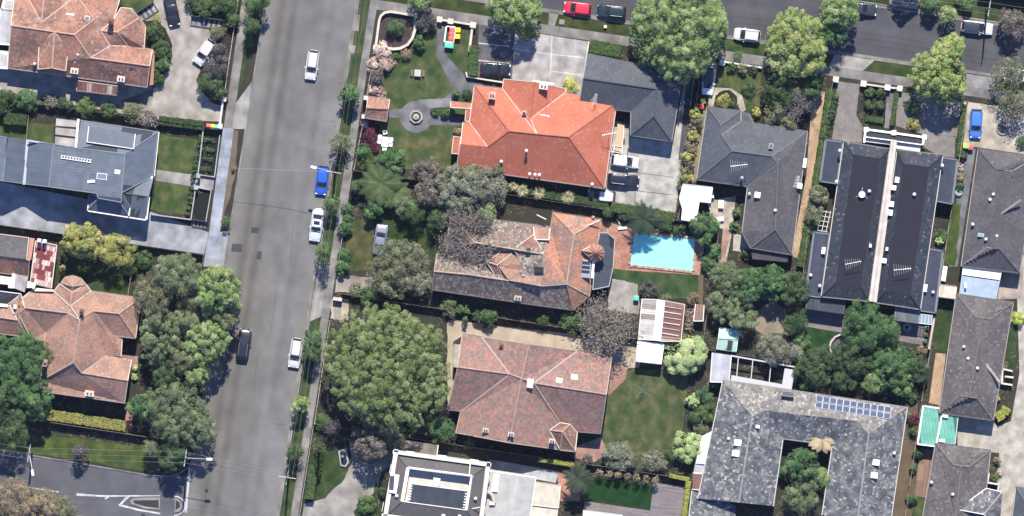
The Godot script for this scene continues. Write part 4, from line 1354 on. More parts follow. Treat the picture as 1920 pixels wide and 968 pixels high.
	bars.tube(spot(1722, 589, 2.68), spot(1748, 592, 2.68), 0.05, 0.05, Color(0.55, 0.58, 0.6), 5)
	bars.tube(spot(1720, 606, 2.68), spot(1746, 609, 2.68), 0.05, 0.05, Color(0.55, 0.58, 0.6), 5)
	put("glazing_bars", bars, "plain", e)
	for q in [[1681.5, 338, 0.85], [1674, 352.5, 0.7], [1669, 383, 0.8], [1666.5, 399, 0.85], [1656, 489, 0.7]]:
		roof_box(e, "skylight", q[0], q[1], 4.55, Vector3(q[2], 0.3, q[2]), Color(0.76, 0.76, 0.78), -0.14, "plain", Color(0.7, 0.72, 0.76))
	aerial(e, 1689, 505, 5.6, 0.1, 1.2)
	vent(e, 1712, 365, 5.2, Color(0.85, 0.85, 0.85))
	roof_box(e, "roof_hatch", 1661, 467, 4.9, Vector3(0.35, 0.3, 0.5), Color(0.75, 0.75, 0.75))
	roof_box(e, "air_conditioner", 1733, 540, 3.3, Vector3(0.6, 0.7, 1.1), Color(0.75, 0.75, 0.73))
	vent(e, 1765, 311, 4.0, Color(0.8, 0.8, 0.8))
	vent(e, 1748, 548, 3.2, Color(0.5, 0.5, 0.5))
	var p2 := Shape.new()
	p2.slab(outline([1676, 252, 1731, 260, 1729, 271, 1675, 264]), 0.0, 2.9, Color(0.05, 0.055, 0.065))
	p2.slab(outline([1675, 265, 1726, 272, 1724, 285, 1680, 279]), 0.0, 2.5, Color(0.7, 0.7, 0.68))
	put("porch", p2, "stone", e)
	var rim2 := Shape.new()
	for q in [[1675, 250, 1732, 258, 0.3], [1732, 256, 1729, 272, 0.3], [1676, 265, 1728, 272, 0.14]]:
		var a := spot(q[0], q[1], 3.0)
		var b := spot(q[2], q[3], 3.0)
		rim2.box((a + b) * 0.5, Vector3(a.distance_to(b), 0.35, q[4]), Color(0.72, 0.72, 0.7), atan2(-(b - a).z, (b - a).x))
	rim2.box(spot(1732, 257.5, 3.05), Vector3(0.7, 0.4, 0.7), Color(0.72, 0.72, 0.7))
	rim2.box(spot(1675, 249.5, 3.05), Vector3(0.7, 0.4, 0.7), Color(0.72, 0.72, 0.7))
	put("porch_parapet", rim2, "plain", e)
	var wall := Shape.new()
	wall.slab(outline([1669, 262, 1680, 264, 1642, 567, 1627, 565]), 0.0, 4.9, Color(0.62, 0.57, 0.52))
	wall.slab(outline([1672.5, 262, 1675, 262.4, 1636, 566, 1632, 565.6]), 4.9, 4.95, Color(0.5, 0.45, 0.4))
	put("party_wall", wall, "stone", e)

func weathered_u() -> void:
	var h := house("house", "U-shaped house with a pale weathered tile roof and a row of solar panels", 1520, 840)
	var o := {"pal": "pale", "pitch": 0.58, "open": true, "wall": Color(0.5, 0.48, 0.45), "cap": Color(0.34, 0.34, 0.34), "gutter": Color(0.42, 0.42, 0.42), "valley": Color(0.16, 0.16, 0.17), "wide": 0.32}
	# a0 b1 e2 d3 c4 w5 W0:6 w1:7 s1:8 s2:9 s3:10 s4:11 e1:12 E0:13
	var P := [[1355, 712.5, 0], [1699.7, 763.7, 0], [1626.4, 813.5, 2.9], [1604, 788.6, 2.2], [1431, 769, 2.2], [1409, 780, 2.6], [1308, 934, 0], [1384, 941, 2.6], [1467, 822, 0], [1449, 948, 0], [1560, 834, 0], [1540.5, 965, 0], [1605, 976, 2.9], [1667, 988, 0]]
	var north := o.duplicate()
	north.pal = "pale_north"
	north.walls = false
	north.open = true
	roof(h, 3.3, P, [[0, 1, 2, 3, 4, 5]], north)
	roof(h, 3.3, P, [[6, 0, 5, 7], [9, 8, 4, 5, 7], [8, 10, 3, 4], [10, 11, 12, 2, 3], [1, 13, 12, 2]], o)
	roof(h, 2.9, [[1297, 920, 0], [1352, 934, 0.5], [1379, 949, 0.5], [1376, 1000, 0.5], [1288, 1000, 0]], [[0, 4, 3, 2, 1]], o)
	var sol := []
	for i in 11:
		for j in 2:
			var x := 1535.5 + i * 12.75 - j * 1.6
			var y := 747.3 + i * 2.0 + j * 12.0
			var s := Shape.new()
			var hgt := 3.42 + (j * 0.7 + 0.32 + 0.0 * i)
			var tilt := Basis(Vector3.RIGHT, -0.6)
			s.box(spot(x, y, hgt + 0.18), Vector3(0.96, 0.04, 0.98), Color(0.6, 0.62, 0.64), -0.152, Basis(Vector3.RIGHT, 0.0) * Basis(Vector3.RIGHT, -0.6))
			var m := put("solar_panel", s, "steel", h)
			var g := Shape.new()
			var up := Basis(Vector3.UP, -0.152) * tilt * Vector3.UP
			g.box(spot(x, y, hgt + 0.18) + up * 0.022, Vector3(0.88, 0.012, 0.9), Color(0.07, 0.09, 0.14), -0.152, tilt)
			put("cell", g, "glass", m)
	roof_box(h, "chimney", 1476, 738, 4.6, Vector3(1.8, 1.4, 0.8), Color(0.4, 0.38, 0.35), -0.14, "stone", Color(0.1, 0.1, 0.1))
	for q in [[1382, 829, 5.4, 1.05], [1378, 849, 5.4, 1.05], [1640.5, 866, 5.7, 1.0], [1637, 890, 5.7, 1.0], [1419, 799, 5.8, 0.55]]:
		roof_box(h, "skylight", q[0], q[1], q[2], Vector3(q[3], 0.3, q[3] * 0.85), Color(0.8, 0.8, 0.78), -0.14, "plain", Color(0.78, 0.78, 0.76))
	for q in [[1365, 822, 4.5, 0.6], [1675, 849, 4.1, 0.75]]:
		vent(h, q[0], q[1], q[2], Color(q[3], q[3] * 0.9, q[3] * 0.8))
	roof(h, 2.5, [[1340, 806, 0.2], [1334, 870, 0.2], [1304, 868, 0], [1316, 818, 0]], [[3, 2, 1, 0]], {"pal": "white_sheet", "style": "sheet", "rib": 2.0, "walls": false, "posts": true, "gutters": false})
	roof(h, 2.3, [[1332, 872, 0.1], [1329, 888, 0.1], [1300, 886, 0], [1303, 870, 0]], [[3, 2, 1, 0]], {"pal": "grey_flat", "style": "sheet", "rib": 0.2, "walls": false, "gutters": false})
	roof(h, 2.3, [[1327, 889, 0.1], [1323, 920, 0.1], [1297, 917, 0], [1300, 887, 0]], [[3, 2, 1, 0]], {"pal": "rust_sheet", "style": "sheet", "rib": 0.25, "walls": false, "gutters": false})
	roof(h, 2.7, [[1335, 661, 0], [1371, 666, 0], [1366, 717, 0.1], [1331, 716, 0.1]], [[0, 1, 2, 3]], {"pal": "grey_flat", "style": "sheet", "rib": 0.3, "walls": false, "posts": true, "gutters": false})
	var per := Shape.new()
	for q in [[1370, 709, 1470, 727, 0.9], [1480, 692, 1474, 730, 1.5], [1371, 667, 1490, 688, 0.22], [1384, 670, 1380, 712, 0.14], [1411, 675, 1407, 716, 0.14], [1445, 681, 1441, 722, 0.14], [1352, 664, 1348, 714, 0.1]]:
		var a := spot(q[0], q[1], 2.7)
		var b := spot(q[2], q[3], 2.7)
		per.box((a + b) * 0.5 + Vector3.UP * q[4] * 0.03, Vector3(a.distance_to(b), 0.14, q[4]), Color(0.46, 0.46, 0.49), atan2(-(b - a).z, (b - a).x))
	put("pergola_frame", per, "timber", h)
	var ub := Shape.new()
	ub.box(spot(1668, 868, 2.2), Vector3(0.22, 0.3, 2.4), Color(0.7, 0.72, 0.68), -0.14)
	put("window_hood", ub, "plain", h)

func villas() -> void:
	var o := {"pal": "villa", "pitch": 0.6, "wall": Color(0.45, 0.36, 0.3), "cap": Color(0.2, 0.175, 0.165), "gutter": Color(0.25, 0.23, 0.22), "valley": Color(0.24, 0.22, 0.21), "deep": 0.38, "wide": 0.33}
	var dark := o.duplicate()
	dark.pal = "greyslate"
	dark.cap = Color(0.13, 0.12, 0.125)
	var a := house("villa_unit", "northernmost grey tiled villa, by the round garden fountain", 1860, 390)
	roof(a, 3.0, [[1833, 280, 0], [1945, 294, 0], [1910, 512, 0], [1801, 499, 0], [1865, 319, -1], [1896, 321, -1], [1871, 467, -1], [1848, 464, -1], [1881, 320, 2.5], [1859, 466, 2.5]], [[0, 1, 5, 8, 4], [1, 2, 6, 9, 8, 5], [2, 3, 7, 9, 6], [3, 0, 4, 8, 9, 7]], dark)
	for q in [[1860, 365, 4.8], [1854, 375, 4.7], [1846, 449, 5.0], [1866, 443, 5.1], [1822, 421, 3.9]]:
		vent(a, q[0], q[1], q[2], Color(0.6, 0.6, 0.6))
	roof_box(a, "skylight", 1837, 441, 4.6, Vector3(0.9, 0.2, 0.55), Color(0.3, 0.36, 0.4), -0.14, "plain", Color(0.2, 0.28, 0.32))
	var fl := Shape.new()
	fl.box(spot(1893, 388, 5.3), Vector3(3.6, 0.12, 0.3), Color(0.2, 0.18, 0.17), 0.62)
	put("flashing", fl, "sheet", a)
	roof(a, 2.6, [[1805, 501, 0.12], [1876, 511, 0.12], [1873, 526, 0.1], [1803, 516, 0.1]], [[0, 1, 2, 3]], {"pal": "white_sheet", "style": "sheet", "rib": 3.0, "walls": false, "gutters": false, "run": 0.0})
	roof(a, 2.6, [[1803, 516, 0.1], [1873, 526, 0.1], [1866, 562, 0], [1798, 552, 0]], [[3, 2, 1, 0]], {"pal": "blue_sheet", "style": "sheet", "rib": 0.24, "rib_wide": 0.06, "rib_high": 0.05, "walls": false, "posts": true, "gutter": Color(0.3, 0.36, 0.42)})
	var fl2 := Shape.new()
	fl2.tube(spot(1808, 530, 2.9), spot(1809, 541, 3.3), 0.18, 0.18, Color(0.72, 0.72, 0.72), 10)
	put("flue", fl2, "plain", a)
	var b := house("villa_unit", "middle grey-brown tiled villa with a green lawn on either side", 1820, 680)
	roof(b, 3.0, [[1792, 551, 0], [1898.5, 567, 0], [1861, 788, 0], [1760, 774, 0], [1826.5, 595, -1], [1856, 599, -1], [1829, 746, -1], [1798, 742, -1], [1841, 597, 2.3], [1814, 744, 2.3]], [[0, 1, 5, 8, 4], [1, 2, 6, 9, 8, 5], [2, 3, 7, 9, 6], [3, 0, 4, 8, 9, 7]], o)
	for q in [[1805, 650, 4.4], [1813, 672, 4.6], [1830, 690, 5.2]]:
		vent(b, q[0], q[1], q[2], Color(0.62, 0.6, 0.56))
	var fl3 := Shape.new()
	fl3.box(spot(1851, 688, 4.35), Vector3(5.4, 0.12, 0.35), Color(0.3, 0.29, 0.28), -0.92)
	put("flashing", fl3, "sheet", b)
	var pw := Shape.new()
	for q in [[1880, 692, 1898, 696], [1880, 692, 1878, 720], [1878, 719, 1898, 722], [1884, 706, 1900, 708]]:
		var p0 := spot(q[0], q[1], 0.6)
		var p1 := spot(q[2], q[3], 0.6)
		pw.box((p0 + p1) * 0.5, Vector3(p0.distance_to(p1), 1.2, 0.25), Color(0.72, 0.68, 0.6), atan2(-(p1 - p0).z, (p1 - p0).x))
	put("entry_wall", pw, "stone", b)
	var c := house("villa_unit", "southernmost grey-brown tiled villa, below the green flat roofs", 1800, 920)
	roof(c, 3.0, [[1753, 831, 0], [1856, 844, 0], [1848, 916, 0], [1835, 1010, 0], [1722, 1010, 0], [1785, 871, -1], [1815.5, 875, -1], [1797, 970, -1], [1783, 968, -1], [1800, 873, 2.2], [1789, 969, 2.2]], [[0, 1, 6, 9, 5], [1, 2, 3, 7, 10, 9, 6], [3, 4, 8, 10, 7], [4, 0, 5, 9, 10, 8]], o)
	roof(c, 3.1, [[1848, 915, 0.1], [1878, 922, 0], [1872, 1000, 0], [1842.6, 963.5, 1.5], [1792, 954, 1.9]], [[0, 1, 3, 4], [1, 2, 3]], {"pal": "pale", "walls": false, "cap": Color(0.4, 0.36, 0.33), "gutters": false, "gutter": Color(0.6, 0.58, 0.54)})
	vent(c, 1784, 926, 4.9, Color(0.65, 0.6, 0.58))
	vent(c, 1745, 904, 3.5, Color(0.6, 0.6, 0.6))
	var pc := Shape.new()
	for q in [[1854, 887, 1851, 906], [1852, 905, 1875, 909], [1873, 909, 1871, 920]]:
		var p0 := spot(q[0], q[1], 0.6)
		var p1 := spot(q[2], q[3], 0.6)
		pc.box((p0 + p1) * 0.5, Vector3(p0.distance_to(p1), 1.2, 0.25), Color(0.72, 0.7, 0.66), atan2(-(p1 - p0).z, (p1 - p0).x))
	put("entry_wall", pc, "stone", c)
	var d := thing("garage", "pair of flat green metal garage roofs with white edges between two villas", "garage")
	roof(d, 2.7, [[1731, 762, 0], [1766, 767, 0], [1753, 835, 0], [1721, 831, 0]], [[0, 1, 2, 3]], {"pal": "green_sheet", "style": "sheet", "rib": 0.5, "run": 3.0, "gutter": Color(0.72, 0.72, 0.7), "gutter_wide": 0.22, "overhang": 0.1})
	roof(d, 2.72, [[1767, 778, 0], [1795, 781, 0], [1789, 832, 0], [1757, 829, 0]], [[0, 1, 2, 3]], {"pal": "green_sheet", "style": "sheet", "rib": 0.5, "run": 3.0, "gutter": Color(0.34, 0.5, 0.44), "overhang": 0.1})
	for q in [[1771, 780], [1765, 826]]:
		roof_box(d, "roof_vent", q[0], q[1], 3.0, Vector3(0.85, 0.5, 0.4), Color(0.74, 0.74, 0.72))
	var e := thing("house", "corner of a bluish-grey tiled roof at the end of the villa driveway", "house")
	roof(e, 3.0, [[1904, 912, 0], [1990, 925, 0], [1980, 1010, 0], [1893, 1000, 0], [1925, 950, 2.0]], [[0, 1, 4], [1, 2, 4], [2, 3, 4], [3, 0, 4]], {"pal": "slate", "gutter": Color(0.3, 0.31, 0.33), "cap": Color(0.14, 0.16, 0.18)})
	var s := thing("shed", "cream flat-roofed shed wedged between the charcoal townhouse and the middle villa", "shed")
	roof(s, 2.3, [[1762, 534, 0], [1792, 538, 0], [1790, 560, 0], [1760, 556, 0]], [[0, 1, 2, 3]], {"pal": "cream_sheet", "style": "sheet", "rib": 0.8, "gutter": Color(0.6, 0.5, 0.4), "overhang": 0.05, "windows": false})
	var t := thing("water_tank", "tall white slimline water tank beside the charcoal townhouse wall", "water tank")
	var ts := Shape.new()
	ts.slab(outline([1768, 499, 1776, 500, 1772, 528, 1764, 526]), 0.0, 2.0, Color(0.74, 0.74, 0.72))
	put("tank", ts, "plain", t)
	var lid := Shape.new()
	lid.lathe(spot(1770, 512, 2.0), [Vector2(0.25, 0.0), Vector2(0.25, 0.08), Vector2(0.0, 0.1)], 12, Color(0.6, 0.6, 0.58))
	put("lid", lid, "plain", t)

func parapet_house() -> void:
	var h := house("house", "large rendered house with a white parapet round a dark hipped roof and sunken deck", 820, 910)
	var O := [[740, 842.5], [919.6, 867], [904, 985], [715, 985]]
	var w := Shape.new()
	var outer := outline([740, 842.5, 919.6, 867, 906, 985, 712, 985])
	w.skirt(outer, 0.0, 7.2, Color(0.68, 0.65, 0.6))
	for q in [[740, 842.5, 919.6, 867, 0.55], [740, 842.5, 716, 985, 0.65], [919.6, 867, 905, 985, 0.5], [719, 961, 800, 972, 0.8]]:
		var a := spot(q[0], q[1], 7.25)
		var b := spot(q[2], q[3], 7.25)
		var side: Vector3 = Vector3((b - a).z, 0, -(b - a).x).normalized() * q[4] * 0.5 * (1.0 if q[0] == 740 and q[2] < 800 else -1.0)
		w.box((a + b) * 0.5 + side, Vector3(a.distance_to(b) + 0.3, 0.3, q[4]), Color(0.72, 0.69, 0.63), atan2(-(b - a).z, (b - a).x))
	put("wall", w, "stone", h)
	_windows(h, outer, 0.0, 3.4)
	_windows(h, outer, 3.3, 6.6)
	var moulding := Shape.new()
	for q in [[744, 849, 914, 872], [912, 872, 898, 985]]:
		var a := spot(q[0], q[1], 7.1)
		var b := spot(q[2], q[3], 7.1)
		moulding.box((a + b) * 0.5, Vector3(a.distance_to(b), 0.2, 0.2), Color(0.6, 0.57, 0.52), atan2(-(b - a).z, (b - a).x))
	put("parapet_coping", moulding, "stone", h)
	roof(h, 6.7, [[743, 848, 0], [914, 871, 0], [898, 990, 0], [722, 968, 0], [765, 874, 1.3], [885, 891, 1.3], [876, 954.5, 1.3], [754, 938, 1.3]], [[0, 1, 5, 4], [1, 2, 6, 5], [2, 3, 7, 6], [3, 0, 4, 7]], {"pal": "warm_slate", "walls": false, "gutters": false, "cap": Color(0.13, 0.125, 0.125)})
	var deck := Shape.new()
	deck.flat(outline([765, 874, 885, 891, 876, 954.5, 754, 938]), 6.4, Color(0.66, 0.63, 0.58))
	deck.skirt(outline([765, 874, 885, 891, 876, 954.5, 754, 938]), 6.4, 8.0, Color(0.62, 0.6, 0.56))
	put("sunken_deck", deck, "stone", h)
	var lip := Shape.new()
	for q in [[764, 874, 753, 938, 0.5], [882, 893, 873, 955, 0.3], [764, 874, 886, 891, 0.3]]:
		var a := spot(q[0] + 2, q[1] + 1, 7.9)
		var b := spot(q[2] + 2, q[3], 7.9)
		lip.box((a + b) * 0.5, Vector3(a.distance_to(b), 0.25, q[4]), Color(0.7, 0.68, 0.63), atan2(-(b - a).z, (b - a).x))
	for k in 7:
		lip.box(spot(772 - k * 0.7, 904 + k * 5.0, 7.55), Vector3(0.5, 0.2, 0.14), Color(0.72, 0.7, 0.66), -0.14)
	for k in 6:
		lip.box(spot(875 - k * 0.8, 924 + k * 5.2, 7.55), Vector3(0.45, 0.2, 0.14), Color(0.72, 0.7, 0.66), -0.14)
	put("deck_rim", lip, "plain", h)
	roof(h, 7.3, [[772, 905, 0.35], [878, 919, 0.35], [872, 953, 0], [768, 939, 0]], [[3, 2, 1, 0]], {"pal": "dark_sheet", "style": "sheet", "rib": 0.3, "walls": false, "gutters": false, "gutter": Color(0.5, 0.5, 0.47)})
	roof_box(h, "plant_box", 819, 902, 7.0, Vector3(1.05, 1.3, 1.2), Color(0.46, 0.46, 0.48))
	var bx := Shape.new()
	bx.slab(outline([733, 886, 750, 889, 744, 924, 729, 921]), 6.5, 7.7, Color(0.72, 0.72, 0.72))
	put("roof_window", bx, "plain", h)
	var bp := Shape.new()
	bp.slab(outline([732, 890, 741, 891, 739, 918, 730, 916]), 7.66, 7.74, Color(0.06, 0.06, 0.07))
	put("pane", bp, "glass", h)
	roof_box(h, "skylight", 832, 964, 7.4, Vector3(0.5, 0.2, 0.7), Color(0.6, 0.62, 0.66))
	for q in [[892, 933, 7.6], [745, 928, 7.6], [862, 966, 7.5]]:
		vent(h, q[0], q[1], q[2])
	var zig := Shape.new()
	for q in [[882, 868, 880, 892], [886, 952, 900, 949]]:
		zig.tube(spot(q[0], q[1], 7.6), spot(q[2], q[3], 8.1), 0.08, 0.08, Color(0.68, 0.66, 0.6), 6)
	put("roof_pipe", zig, "plain", h)
	roof(h, 3.4, [[917, 883, 0], [1004.7, 896, 0], [992, 985, 0.2], [903, 985, 0.2]], [[0, 1, 2, 3]], {"pal": "zinc", "style": "sheet", "rib": 0.2, "rib_wide": 0.05, "gutter": Color(0.68, 0.66, 0.62), "overhang": 0.1, "gutter_wide": 0.3})
	roof(h, 3.1, [[1003.5, 903, 0], [1050.6, 910, 0], [1047, 952, 0.1], [997, 946, 0.1]], [[0, 1, 2, 3]], {"pal": "cream_sheet", "style": "sheet", "rib": 0.24, "run": 1.5, "gutter": Color(0.6, 0.55, 0.47), "overhang": 0.1})
	roof(h, 3.0, [[997, 947, 0], [1047, 953, 0], [1043, 985, 0], [992, 985, 0]], [[0, 1, 2, 3]], {"pal": "cream_sheet", "style": "sheet", "rib": 3.0, "gutters": false, "overhang": 0.1})
	roof(h, 3.0, [[741, 822, 0], [822, 834, 0], [819, 856, 0.1], [741, 844, 0.1]], [[0, 1, 2, 3]], {"pal": "worn_sheet", "style": "stained", "gutters": false, "overhang": 0.1, "windows": false})
	var duct := Shape.new()
	for k in 5:
		var t0 := k / 5.0
		var t1 := (k + 1) / 5.0
		var f := func(t: float) -> Vector3: return spot(912 + 14.0 * t + 3.0 * sin(t * 3.0), 921 + 18.0 * t * t + 3.0 * t, 4.5 - t * 0.6)
		duct.tube(f.call(t0), f.call(t1), 0.3, 0.3, Color(0.45, 0.4, 0.32), 8, true)
	duct.box(spot(923, 943, 3.9), Vector3(0.8, 0.4, 0.5), Color(0.66, 0.63, 0.58))
	duct.box(spot(929, 905, 3.75), Vector3(0.9, 0.3, 2.6), Color(0.7, 0.69, 0.67), -0.14)
	put("roof_duct", duct, "plain", h)
	var g := thing("shed", "white corrugated shed roof at the bottom edge below the artificial lawn", "shed")
	roof(g, 2.4, [[1094, 957, 0], [1166, 966, 0], [1164, 1000, 0.2], [1092, 1000, 0.2]], [[0, 1, 2, 3]], {"pal": "white_sheet", "style": "sheet", "rib": 0.2, "overhang": 0.05, "gutter": Color(0.7, 0.7, 0.68), "windows": false})

func west_houses() -> void:
	# north-west terracotta
	var h := house("brick_house", "old terracotta-roofed house beside the round concrete driveway", 160, 70)
	var o := {"pal": "terracotta", "pitch": 0.8, "wall": Color(0.36, 0.18, 0.14), "cap": Color(0.6, 0.36, 0.27), "gutter": Color(0.5, 0.42, 0.34), "valley": Color(0.44, 0.36, 0.3)}
	var P := [[16, 128, 0], [277, 164, 0], [283, 125, 2.3], [172, 110, 2.8], [143, 67, 3.8], [25, 50, 3.9], [30, -20, 0], [52, -8, 1.0], [81, 44, 3.2], [128, -8, 1.2], [145, -6, 1.4], [180, 38, 2.6], [208, 87, 1.4], [250, 88, 0.0], [287, 94, 0], [192, 59, 2.3], [215, 38, 1.2], [232, -20, 0.3], [87, -16, 2.6]]
	roof(h, 3.3, P, [[0, 1, 2, 3, 4, 5], [6, 7, 8, 10, 11, 4, 5], [7, 18, 8], [18, 9, 10, 8], [14, 2, 3, 12, 13], [17, 16, 15, 12, 3, 4, 11, 10]], o)
	roof(h, 3.3, [[215, 38, 1.2], [228, 15, 0.1], [248, 17, 0], [262, 35, 0], [274, 50, 0], [271, 92, 0], [243, 90, 0.1], [208, 87, 1.3], [192, 59, 2.4], [222, 62, 2.3]], [[1, 2, 3, 9, 8, 0], [6, 7, 8, 9], [4, 5, 6, 9, 3]], o)
	var d := o.duplicate()
	d.walls = false
	roof(h, 5.2, [[106, 62, 2.0], [76, 86, 0.3], [74, 131, 0.3], [101, 129, 1.95], [126, 134, 0.3], [130, 93, 0.3]], [[2, 1, 0, 3], [4, 5, 0, 3]], d)
	roof(h, 2.5, [[147, 152, 0.5], [222, 162, 0.5], [220, 179, 0], [144, 170, 0]], [[3, 2, 1, 0]], {"pal": "rust_sheet", "style": "sheet", "rib": 0.5, "walls": false, "posts": true, "gutter": Color(0.4, 0.3, 0.25)})
	chimney(h, 211, 42, 3.5, 7.4, 0.7, 0.7, Color(0.12, 0.07, 0.06), Color(0.2, 0.12, 0.1))
	for q in [[142, 134], [229, 149]]:
		chimney(h, q[0], q[1], 0.0, 5.2, 1.0, 0.7, Color(0.4, 0.24, 0.18), Color(0.66, 0.6, 0.52))
	roof_box(h, "skylight", 134, 33, 5.7, Vector3(1.2, 0.3, 0.95), Color(0.6, 0.62, 0.66), -0.14, "plain", Color(0.5, 0.58, 0.66))
	roof_box(h, "skylight", 166, 37, 5.9, Vector3(0.75, 0.3, 0.85), Color(0.68, 0.62, 0.56), -0.14, "plain", Color(0.15, 0.16, 0.18))
	for q in [[149, 104, 5.6], [143, 117, 4.8], [67, 121, 4.3]]:
		vent(h, q[0], q[1], q[2], Color(0.6, 0.56, 0.54))
	var strip := Shape.new()
	strip.slab(outline([284, 96, 291, 97, 288, 160, 280, 160]), 0.0, 2.2, Color(0.45, 0.22, 0.16))
	put("verandah_wall", strip, "tile", h)
	var f := thing("outbuilding", "flat pale grey roofed outbuilding with white edges, against the terracotta house", "outbuilding")
	roof(f, 3.0, [[4, 20, 0], [27, 22, 0], [20, 82, 0], [-8, 80, 0]], [[0, 1, 2, 3]], {"pal": "grey_flat", "style": "sheet", "rib": 4.0, "gutter": Color(0.72, 0.72, 0.72), "gutter_wide": 0.3, "overhang": 0.05, "windows": false})
	roof(f, 3.0, [[12, 2, 0], [29, 3, 0], [27, 20, 0], [8, 19, 0]], [[0, 1, 2, 3]], {"pal": "zinc", "style": "sheet", "rib": 0.5, "gutter": Color(0.74, 0.74, 0.74), "gutter_wide": 0.4, "overhang": 0.05, "windows": false})
	roof(f, 2.6, [[-10, 100, 0], [16, 103, 0], [15, 124, 0], [-12, 122, 0]], [[0, 1, 2, 3]], {"pal": "zinc", "style": "sheet", "rib": 0.5, "gutter": Color(0.72, 0.72, 0.72), "gutter_wide": 0.5, "overhang": 0.05, "windows": false})
	# metal-roofed house
	var g := house("house", "long two-storey house with a blue-grey metal sawtooth roof", 150, 320)
	var s := {"pal": "steel_blue", "style": "sheet", "rib": 0.45, "rib_high": 0.016, "rib_wide": 0.015, "pitch": 0.4, "wall": Color(0.4, 0.4, 0.4), "gutter": Color(0.15, 0.175, 0.215), "cap": Color(0.15, 0.175, 0.215), "gutters": false}
	roof(g, 4.2, [[53, 265, 0], [104, 271, 2.5], [95, 351, 2.5], [47, 345, 0]], [[0, 3, 2, 1]], s)
	roof(g, 4.2, [[18, 259, 2.5], [53, 265, 0], [47, 345, 0], [9, 340, 2.5]], [[1, 2, 3, 0]], s)
	roof(g, 6.3, [[-40, 250, 0.0], [18, 259, 0.4], [9, 340, 0.4], [-50, 331, 0]], [[0, 3, 2, 1]], s)
	roof(g, 5.0, [[104, 271, 1.5], [145, 278, 1.5], [237, 290, 1.5], [230, 380, 1.5], [187, 372, 1.5], [184, 363, 1.5], [95, 351, 1.5]], [[0, 6, 5, 4, 3, 2, 1]], s)
	roof(g, 4.3, [[151, 226, 0.5], [298, 248, 0.1], [237, 289, 2.0], [145, 278, 2.0]], [[0, 1, 2, 3]], s)
	roof(g, 4.3, [[298, 248, 0.1], [288, 331, 0], [231, 362, 1.9], [237, 289, 2.1]], [[0, 1, 2, 3]], s)
	roof(g, 4.0, [[288, 331, 0.3], [280, 369, 1.4], [231, 362, 1.7]], [[0, 1, 2]], s)
	roof(g, 4.0, [[280, 369, 1.4], [275, 412, 0], [245, 407, 0], [247, 390, 0.6], [231, 362, 1.7]], [[2, 1, 0, 4, 3]], s)
	roof(g, 4.1, [[187, 373, 1.5], [226, 379, 1.5], [243, 405, 0], [166, 394, 0], [169, 366, 0.1], [183, 363, 1.4], [231, 362, 1.8], [247, 390, 0.4]], [[3, 2, 1, 0], [4, 3, 0, 5], [2, 7, 6, 1]], s)
	var box_gutter := Shape.new()
	for q in [[57, 263, 50, 347, 0.9, 4.3], [300, 248, 291, 331, 0.1, 4.35], [287, 331, 279, 371, 0.34, 4.4], [276, 412, 281, 370, 0.3, 4.2], [167, 396, 275, 413, 0.16, 4.1], [166, 395, 169, 367, 0.16, 4.15], [243, 405, 246, 388, 0.16, 4.5], [54, 264, 145, 279, 0.25, 5.3]]:
		var a := spot(q[0], q[1], q[5])
		var b := spot(q[2], q[3], q[5])
		box_gutter.box((a + b) * 0.5, Vector3(a.distance_to(b), 0.16, q[4]), Color(0.3, 0.34, 0.38) if q[4] > 0.5 or q[0] == 54 else Color(0.62, 0.6, 0.56), atan2(-(b - a).z, (b - a).x))
	box_gutter.slab(outline([148, 224, 152, 224.5, 147, 279, 143, 278.5]), 3.0, 6.4, Color(0.7, 0.67, 0.62))
	put("gutter", box_gutter, "plain", g)
	roof(g, 5.35, [[169, 238, 0], [256, 252, 0], [253, 280, 0.9], [166, 267, 0.9]], [[0, 1, 2, 3]], {"pal": "steel_blue", "style": "sheet", "rib": 0.2, "walls": false, "gutters": false, "wall": Color(0.2, 0.23, 0.27)})
	var ladder := Shape.new()
	for q in [[0, -1.2], [0, 1.2]]:
		ladder.box(spot(146, 299 + q[1] * 2.2, 6.7), Vector3(4.6, 0.08, 0.08), Color(0.62, 0.6, 0.56), -0.15)
	for k in 11:
		ladder.box(spot(119 + k * 5.3, 295 + k * 0.8, 6.65), Vector3(0.16, 0.06, 0.45), Color(0.6, 0.58, 0.54), -0.15)
	put("roof_ladder", ladder, "plain", g)
	roof_box(g, "skylight", 194, 331.5, 6.5, Vector3(1.5, 0.25, 0.9), Color(0.68, 0.67, 0.64), -0.12, "plain", Color(0.14, 0.17, 0.21))
	roof_box(g, "roof_vent", 174, 341, 6.6, Vector3(1.1, 0.25, 0.4), Color(0.7, 0.7, 0.68), 0.1)
	roof_box(g, "roof_vent", 223, 323, 6.5, Vector3(0.8, 0.25, 0.6), Color(0.7, 0.7, 0.68), -0.12)
	# south-west cluster
	var t := house("brick_house", "sprawling salmon tiled house with an octagonal bay, under the street trees", 150, 640)
	var so := {"pal": "salmon", "pitch": 0.74, "wall": Color(0.5, 0.28, 0.2), "cap": Color(0.5, 0.34, 0.27), "gutter": Color(0.46, 0.4, 0.34), "valley": Color(0.32, 0.28, 0.26)}
